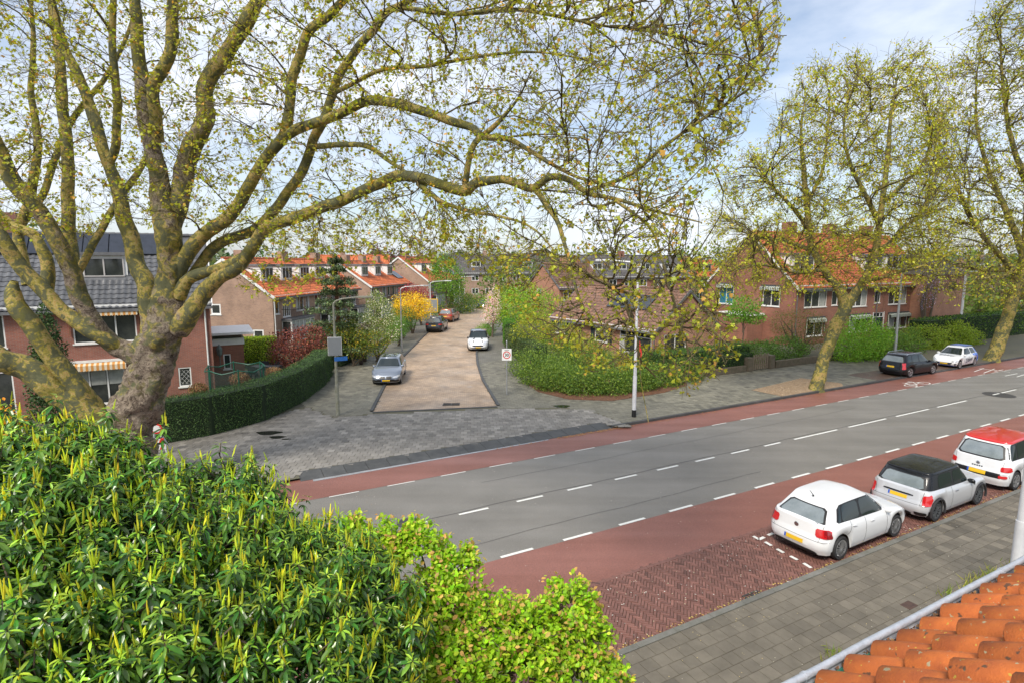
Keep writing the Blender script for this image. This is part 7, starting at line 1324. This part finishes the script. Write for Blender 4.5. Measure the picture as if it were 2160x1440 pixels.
# left limbs
pt.limb([(318, 760, TY, 86), (270, 742, TY-.2, 62), (230, 718, TY-.4, 50), (190, 668, TY-.7, 50), (160, 607, TY-.9, 52), (142, 553, TY-1.1, 50), (115, 495, TY-1.3, 48), (68, 428, TY-1.6, 46), (28, 378, TY-1.8, 44), (0, 318, TY-2, 42), (-40, 230, TY-2.3, 36), (-100, 110, TY-2.6, 20), (-160, -20, TY-3, 8)], .09, 18, knob=[.14, .12, .05, .03, .02], rough=[.55, .5, .42, .36, .3, .2])
pt.limb([(262, 738, TY-.3, 30), (222, 716, TY-.6, 44), (173, 686, TY-.8, 46), (133, 657, TY-.9, 44), (100, 623, TY-1, 44), (67, 587, TY-1.1, 44), (33, 547, TY-1.2, 43), (0, 495, TY-1.3, 42), (-50, 420, TY-1.4, 36), (-110, 300, TY-1.4, 20), (-150, 160, TY-1.4, 8)], .09, 18, knob=.02)
pt.limb([(235, 905, TY-.2, 90), (192, 858, TY-.6, 66), (150, 800, TY-.9, 58), (102, 742, TY-1.2, 54), (67, 690, TY-1.4, 54), (38, 650, TY-1.5, 54), (28, 615, TY-1.5, 44), (30, 592, TY-1.5, 20)], .09, 18, knob=.04, rough=[.3, 0, 0, 0])
pt.limb([(245, 925, TY-.2, 110), (195, 880, TY-.6, 88), (120, 825, TY-1, 80), (55, 778, TY-1.3, 76), (0, 752, TY-1.6, 72), (-80, 690, TY-2, 60), (-180, 560, TY-2.4, 40), (-260, 380, TY-2.8, 12)], .09, 20, knob=.05, rough=[.45, .2, 0, 0, .3])
pt.limb([(162, 575, TY-.6, 24), (195, 520, TY-.2, 22), (233, 450, TY+.4, 21), (270, 395, TY+1, 20), (302, 345, TY+1.4, 16), (335, 260, TY+1.8, 8)])
pt.limb([(160, 600, TY+1.4, 44), (148, 520, TY+1.5, 38), (143, 440, TY+1.6, 36), (143, 333, TY+1.6, 33), (133, 233, TY+1.6, 30), (130, 160, TY+1.7, 28), (122, 83, TY+1.8, 24), (108, 0, TY+1.8, 18), (100, -120, TY+1.8, 8)], att=None)
pt.limb([(60, 600, TY+1.5, 34), (40, 500, TY+1.6, 30), (62, 420, TY+1.8, 26), (80, 300, TY+2, 22), (66, 200, TY+2, 18), (70, 90, TY+2, 14), (60, -60, TY+2, 7)])
pt.limb([(45, 480, TY+1.7, 20), (95, 400, TY+2, 20), (118, 330, TY+2.1, 19), (155, 250, TY+2.2, 17), (225, 160, TY+2.3, 14), (270, 70, TY+2.4, 10), (300, -60, TY+2.4, 5)])
pt.limb([(95, 620, TY+1.2, 40), (100, 560, TY+1.3, 36), (75, 500, TY+1.4, 30), (20, 470, TY+1.6, 26), (-40, 400, TY+1.8, 16), (-90, 280, TY+2, 6)])
crown = [(-150, -260), (1500, -260), (1640, -60), (1660, 50), (1625, 180), (1560, 300), (1480, 400), (1450, 520), (1340, 520), (1200, 480), (1100, 560), (900, 560), (800, 530), (660, 540), (580, 520), (480, 520), (420, 470), (250, 480), (150, 500), (-150, 480)]
Yf = lambda u, v: np.interp(u, [-150, 200, 500, 900, 1300, 1660], [17.1, 17.9, 17, 14.8, 12, 10.4])
hang = [(1010, 540), (1450, 470), (1530, 600), (1560, 720), (1520, 800), (1430, 830), (1360, 780), (1240, 790), (1130, 700), (1060, 650)]
Yh = lambda u, v: np.interp(u, [1000, 1200, 1400, 1560], [11.6, 10.3, 9.0, 8.5])
mist = [(560, 470), (1000, 450), (1060, 600), (980, 560), (860, 570), (720, 580), (600, 640), (500, 620)]
pt.grow(np.concatenate([sample_px(crown, 170, Yf, 1.9), sample_px(hang, 26, Yh, .6)]), .028, .011, 7, 5, .5, .06, .10)
pt.grow(np.concatenate([sample_px(crown, 700, Yf, 2.1), sample_px(hang, 90, Yh, .8), sample_px(mist, 40, Yf, 1.0)]), .012, .006, 6, 4, .4, .03, .14, maxd=4)
pt.grow(np.concatenate([sample_px(crown, 3400, Yf, 2.1), sample_px(hang, 260, Yh, .9), sample_px(mist, 160, Yf, 1.0)]), .0065, .004, 5, 3, .3, .0, .18, maxd=3, tips=True)
pt.grow(np.concatenate([sample_px(crown, 12500, Yf, 2.1), sample_px(hang, 800, Yh, .9), sample_px(mist, 420, Yf, 1.0)]), .0045, .0028, 4, 3, .25, -.03, .2, maxd=1.6, tips=True)
PL = (.28, .29, .028)
pt.finish('plane_tree', 'huge mottled plane tree with many limbs arching over the street', R(SW(D(265, 1000, TY))[0], SW(D(265, 1000, TY))[1], ZP), 'plane', 62000, .082, PL, (.42, .24, .05), .09, indiv=300, group='plane trees along the main road')
# ---- plane trees further along the main road
p2 = Plane(.63); Y2 = 33.0
p2.limb([(1722, 838, Y2, 66), (1723, 815, Y2, 45), (1732, 780, Y2, 39), (1746, 735, Y2, 38), (1765, 685, Y2, 40), (1783, 645, Y2, 42), (1768, 608, Y2, 26), (1738, 572, Y2, 23), (1716, 530, Y2, 20), (1707, 490, Y2, 19), (1702, 420, Y2+.3, 19), (1694, 350, Y2+.5, 14), (1690, 270, Y2+.6, 8), (1700, 200, Y2+.7, 4)], .14, 16, knob=[.1, .08, .03, .02, .02], rough=[.3, .1, 0, 0])
p2.limb([(1780, 655, Y2, 36), (1806, 615, Y2-.2, 29), (1832, 575, Y2-.4, 26), (1846, 530, Y2-.5, 23), (1856, 472, Y2-.6, 20), (1864, 400, Y2-.6, 16), (1872, 330, Y2-.6, 15), (1880, 240, Y2-.5, 9), (1895, 150, Y2-.5, 4)], .14, 12)
for q in ([(1856, 475, Y2-.6, 20), (1830, 420, Y2-1.2, 15), (1795, 350, Y2-1.6, 12), (1780, 280, Y2-2, 8), (1790, 190, Y2-2, 4)], [(1860, 430, Y2-.6, 16), (1910, 385, Y2-1, 12), (1950, 340, Y2-1.4, 9), (1985, 250, Y2-1.6, 5)], [(1843, 540, Y2-.5, 18), (1890, 500, Y2+1, 13), (1940, 450, Y2+1.6, 9), (1985, 400, Y2+2, 5)], [(1707, 485, Y2, 16), (1665, 430, Y2-.6, 12), (1625, 390, Y2-1, 9), (1590, 330, Y2-1.4, 5)], [(1715, 530, Y2, 15), (1660, 510, Y2+.6, 11), (1600, 500, Y2+1, 8), (1540, 480, Y2+1.4, 4)], [(1703, 430, Y2+.3, 13), (1735, 360, Y2+1, 10), (1745, 280, Y2+1.4, 7), (1750, 190, Y2+1.8, 4)], [(1735, 570, Y2, 14), (1680, 575, Y2-1.6, 10), (1610, 560, Y2-2.6, 7), (1550, 570, Y2-3.2, 4)], [(1815, 600, Y2-.3, 14), (1880, 580, Y2-1.8, 10), (1950, 560, Y2-2.6, 6)]): p2.limb(q, .2, 8)
c2p = [(1485, 450), (1530, 350), (1610, 300), (1660, 200), (1700, 150), (1760, 125), (1830, 105), (1850, 170), (1900, 90), (1985, 105), (2005, 220), (2030, 450), (1990, 580), (1900, 618), (1780, 600), (1690, 612), (1570, 625), (1510, 600)]
f2 = lambda u, v: np.full(np.shape(u), Y2)
p2.grow(sample_px(c2p, 160, f2, 2.6), .05, .02, 6, 4, .5, .05, .12); p2.grow(sample_px(c2p, 1000, f2, 2.9), .018, .008, 5, 3, .4, .03, .15); p2.grow(sample_px(c2p, 7200, f2, 3.3, 20), .009, .005, 4, 3, .3, .02, .18, maxd=3, tips=True)
p2.finish('plane_tree', 'forked spring plane tree standing in the gravel bed on the far pavement', G(1722, 832, ZP), 'kite', 38000, .155, (.31, .32, .026), (.37, .28, .05), .15, group='plane trees along the main road', spread=.2)
p3 = Plane(.66); Y3 = 43.3
p3.limb([(2090, 772, Y3, 62), (2094, 755, Y3, 46), (2108, 720, Y3, 38), (2126, 665, Y3, 34), (2146, 600, Y3, 31), (2160, 540, Y3, 28), (2168, 470, Y3, 25), (2172, 390, Y3, 22), (2176, 280, Y3, 22), (2180, 150, Y3, 14), (2185, 0, Y3, 7), (2190, -120, Y3, 3)], .2, 14, knob=[.08, .05, .02, .02], rough=[.2, 0, 0])
for q in ([(2150, 590, Y3, 24), (2110, 540, Y3-1, 18), (2060, 480, Y3-2, 13), (2020, 400, Y3-2.6, 8)], [(2160, 540, Y3, 22), (2120, 440, Y3+.5, 17), (2085, 360, Y3+1, 13), (2060, 260, Y3+1.5, 8), (2060, 150, Y3+2, 4)], [(2165, 500, Y3, 22), (2230, 420, Y3, 16), (2280, 300, Y3, 10), (2300, 150, Y3, 5)], [(2170, 400, Y3, 18), (2135, 300, Y3-.6, 14), (2115, 180, Y3-1, 9), (2110, 60, Y3-1.4, 4)], [(2155, 570, Y3, 16), (2080, 570, Y3+2, 11), (2010, 560, Y3+3, 6)], [(2155, 560, Y3, 16), (2120, 580, Y3-3, 11), (2060, 590, Y3-4.5, 6)]): p3.limb(q, .25, 8)
c3p = [(1960, 230), (2010, 110), (2060, 50), (2100, 0), (2180, -130), (2330, -100), (2420, 200), (2380, 500), (2250, 640), (2120, 640), (2000, 620), (1925, 560), (1930, 400)]
f3 = lambda u, v: np.full(np.shape(u), Y3)
p3.grow(sample_px(c3p, 150, f3, 3.2), .06, .025, 6, 4, .5, .05, .12); p3.grow(sample_px(c3p, 1100, f3, 3.6), .023, .01, 5, 3, .4, .03, .15); p3.grow(sample_px(c3p, 7200, f3, 4.0, 20), .012, .007, 4, 3, .3, .02, .18, maxd=4, tips=True)
p3.finish('plane_tree', 'leaning spring plane tree behind the liveried hatchback on the far pavement', G(2092, 766, ZP), 'kite', 38000, .19, (.30, .31, .026), (.36, .27, .05), .15, group='plane trees along the main road', spread=.24)
# ---------------------------------------------------------------- foreground laurel and fresh green shrub
def leafy(name, label, cat, base, stems, leaves, indiv, leaf, lm, part='foliage', extra=()):
    root = empty(name, base); tag(root, label, cat); pos, d, nn, sz, cc = leaves
    dist = np.linalg.norm(pos-np.array([0, 0, CAMH]), axis=1)+np.where(in_view(pos, 0), 0, 1e4); od = np.argsort(dist); ii, keep = od[:indiv], od[indiv:]; Vt, F = LEAF[leaf]; me = mesh_np('leaf', Vt, tris=F, col=np.ones((len(Vt), 3)), smooth=True); Mx = frames(d[ii], nn[ii])*sz[ii][:, None, None]
    for j, q in enumerate(ii): mw = Matrix(Mx[j]).to_4x4(); mw.translation = Vector(pos[q]); o = put(me, 'leaf', root, lm, mw=mw); o.color = (*cc[q], 1)
    o = put(leaf_mesh(part, leaf, pos[keep], d[keep], nn[keep], sz[keep], cc[keep]), part, root, lm); o['kind'] = 'stuff'
    if stems.v: stems.build('stem', BARK, root, smooth=True)
    for nm, me_, m_ in extra: put(me_, nm, root, m_)['kind'] = 'stuff'
    return root
LB = [(60, 1015, 4.4, .52), (190, 1010, 4.6, .46), (300, 1095, 4.6, .41), (400, 1090, 4.9, .38), (490, 1045, 5.1, .36), (545, 1115, 5.0, .34), (100, 1150, 3.9, .6), (280, 1190, 3.9, .55), (440, 1190, 4.2, .5), (580, 1200, 4.4, .42), (670, 1190, 4.6, .34), (750, 1210, 4.6, .34), (60, 1350, 3.3, .6), (260, 1370, 3.3, .55), (460, 1350, 3.6, .5), (640, 1330, 3.9, .48), (770, 1300, 4.2, .38), (790, 1420, 3.9, .38), (620, 1450, 3.5, .48), (330, 1500, 3.0, .5), (100, 1520, 2.9, .5), (-60, 1130, 4.2, .55), (-80, 1350, 3.4, .6)]
LB = [(D(u, v, Y), r) for u, v, Y, r in LB]; base = R(-1.6, 3.0, .02); tips = []; ax = []; stm = MB()
for c, r in LB:
    k = int(330*r*r/.25*.62); d = rdir(k*2); d = d[(d[:, 2] > -.35)][:k]; p = c+d*r*np.where(RNG.random((len(d), 1)) < .2, RNG.uniform(1.08, 1.5, (len(d), 1)), RNG.uniform(.72, 1.08, (len(d), 1))); keep = np.ones(len(p), bool)
    for c2, r2 in LB: keep &= np.linalg.norm(p-c2, axis=1) > .62*r2
    tips.append(p[keep]); ax.append(unit(d[keep]*.55+np.array([0, 0, .75])+RNG.normal(0, .22, (keep.sum(), 3))))
    mid = base*.4+c*.6+rdir(1)[0]*.15; mid[2] = base[2]*.4+c[2]*.6; stm.tube([base+rdir(1)[0]*np.array([.12, .12, 0]), (base+mid)/2+np.array([random.uniform(-.1, .1), random.uniform(-.1, .1), 0]), mid, c], [.055, .04, .028, .012], 6)
tips = np.concatenate(tips); ax = np.concatenate(ax); n = len(tips)
for i in range(n):
    j = int(np.argmin([np.linalg.norm(tips[i]-c) for c, r in LB])); 
    if i % 2 == 0: stm.tube([LB[j][0]*.55+tips[i]*.45, tips[i]-ax[i]*.12, tips[i]], [.008, .006, .004], 3, cap=False)
pos = []; dd = []; nn = []; sz = []; cc = []; sp_v = []; 
x = unit(np.cross(ax, np.array([.3, .1, 1.]))); y = np.cross(ax, x)
for tier, (m, off, elev) in enumerate(((5, -.005, .45), (6, -.035, .0), (6, -.085, -.25), (4, -.15, -.3))):
    for k in range(m):
        a = 2*np.pi*(k/m)+tier*.7+RNG.normal(0, .25, n); rad = np.cos(a)[:, None]*x+np.sin(a)[:, None]*y; e = elev+RNG.normal(0, .22, n); d = unit(rad*np.cos(e)[:, None]+ax*np.sin(e)[:, None]+np.array([0, 0, -.22])); pos.append(tips+ax*off+rad*.006); dd.append(d); nn.append(unit(ax*.8+np.array([0, 0, .5])+RNG.normal(0, .2, (n, 3)))); s_ = RNG.uniform(.055, .115, n)*(.6 if tier == 0 else 1); sz.append(s_)
        cc.append(cols((.18, .28, .022), n, .28) if tier == 0 else cols((.033, .092, .011), n, .4, (.08, .16, .016), .32))
ni = 7000; P, Nn = blob_pts([(c, np.ones(3)*r*.8) for c, r in LB], ni, .8, .05, cull=False); k = len(P); pos.append(P); dd.append(unit(rdir(k)+np.array([0, 0, -.2]))); nn.append(unit(rdir(k)+np.array([0, 0, .8]))); sz.append(RNG.uniform(.08, .13, k)); cc.append(cols((.022, .055, .010), k, .25))
# upright pale flower spikes
SV = []; SQ = []; SCc = []; o_ = 0
for i in range(n):
    if RNG.random() < .52: continue
    for _ in range(RNG.integers(1, 5)):
        d = unit(ax[i]*.5+np.array([0, 0, 1.])+RNG.normal(0, .22, 3)); h = RNG.uniform(.06, .13); p0 = tips[i]+RNG.normal(0, .012, 3); V, Q = tube_np([p0, p0+d*h*.3, p0+d*h*.65, p0+d*h], [.003, .0065, .005, .0015], 5); V += RNG.normal(0, .0012, V.shape); SV.append(V); SQ.append(Q+o_); o_ += len(V); SCc.append(np.tile(cols((.42, .46, .04), 1, .22)[0], (len(V), 1)))
spm = mesh_np('flower_spikes', np.concatenate(SV), quads=np.concatenate(SQ), col=np.concatenate(SCc))
leafy('laurel_tree', 'glossy dark green laurel with upright yellow-green flower spikes below the window', 'shrub', base, stm, tuple(map(np.concatenate, (pos, dd, nn, sz, cc))), 300, 'oval', LMG, extra=(('flower_spikes', spm, LM),))
GBl = [(680, 1140, 5.5, .22), (740, 1140, 5.4, .26), (810, 1150, 5.3, .3), (885, 1155, 5.3, .3), (965, 1195, 5.2, .26), (930, 1270, 5.0, .38), (860, 1340, 4.8, .42), (1020, 1330, 4.9, .42), (1110, 1340, 4.9, .38), (1200, 1280, 5.1, .31), (1228, 1345, 5.0, .3), (1100, 1430, 4.7, .42), (1220, 1435, 4.8, .38), (950, 1430, 4.5, .42), (1272, 1430, 4.9, .25), (830, 1430, 4.4, .35)]
GBl = [(D(u, v, Y), r) for u, v, Y, r in GBl]; base = R(2.6, 3.4, .02); stm = MB(); pos = []; dd = []; nn = []; sz = []; cc = []
for c, r in GBl:
    mid = base*.35+c*.65; stm.tube([base+rdir(1)[0]*np.array([.1, .1, 0]), (base+mid)/2, mid, c], [.04, .03, .02, .008], 5); k = int(64*r*r/.09); d = rdir(k); d[:, 2] = np.abs(d[:, 2])*1.1-.25; d = unit(d); en = c+d*r*RNG.uniform(.75, 1.12, (k, 1))
    for e_, d_ in zip(en, d):
        st = c+(e_-c)*.25; stm.tube([st, (st+e_)/2+RNG.normal(0, .03, 3), e_], [.006, .004, .002], 3, cap=False); m = 22; t = RNG.uniform(.35, 1.03, (m, 1)); q = st+(e_-st)*t+RNG.normal(0, .022, (m, 3)); pos.append(q); dd.append(unit(rdir(m)*.9+d_*.4+np.array([0, 0, -.35]))); nn.append(unit(rdir(m)*.5+np.array([0, -.2, 1]))); sz.append(RNG.uniform(.034, .064, m)); cl = cols((.20, .36, .012), m, .22, (.34, .44, .03), .3); tipm = t[:, 0] > .98; cl[tipm] = cols((.42, .27, .08), tipm.sum(), .2) if tipm.any() else cl[tipm]; cc.append(cl)
leafy('spring_shrub', 'bright fresh green shrub with reddish young tips beside the laurel', 'shrub', base, stm, tuple(map(np.concatenate, (pos, dd, nn, sz, cc))), 300, 'round', LM)
c = D(8, 905, 6.4); shrub('firethorn', 'orange berried shrub tip behind the laurel', 'shrub', [(c, (.3, .25, .3)), (c+np.array([-.3, 0, -.1]), (.35, .3, .35))], 700, .06, (.5, .22, .01), alt=(.12, .2, .02), pa=.35, kind='round', base=(*R(-4.5, 3.0)[:2], .02), stems=4)
# grass tufts at the garden edge of the near pavement
tf = [(1764, 1388), (2013, 1262), (2049, 1242), (2072, 1230), (2092, 1222), (2110, 1214), (2150, 1200)]; P = []
for u, v in tf: q = G(u, v, ZP); P.append(q+np.concatenate([RNG.normal(0, .14, (90, 2)), np.zeros((90, 1))], 1))
P = np.concatenate(P); k = len(P); tag(put(leaf_mesh('grass_tufts', 'needle', P, unit(RNG.normal(0, .45, (k, 3))+np.array([0, 0, 1])), rdir(k), RNG.uniform(.1, .28, k), cols((.15, .2, .03), k, .25, (.3, .28, .05), .3)), 'grass_tufts', None, LM), 'tufts of grass and weeds at the inner edge of the near pavement', 'grass', kind='stuff')
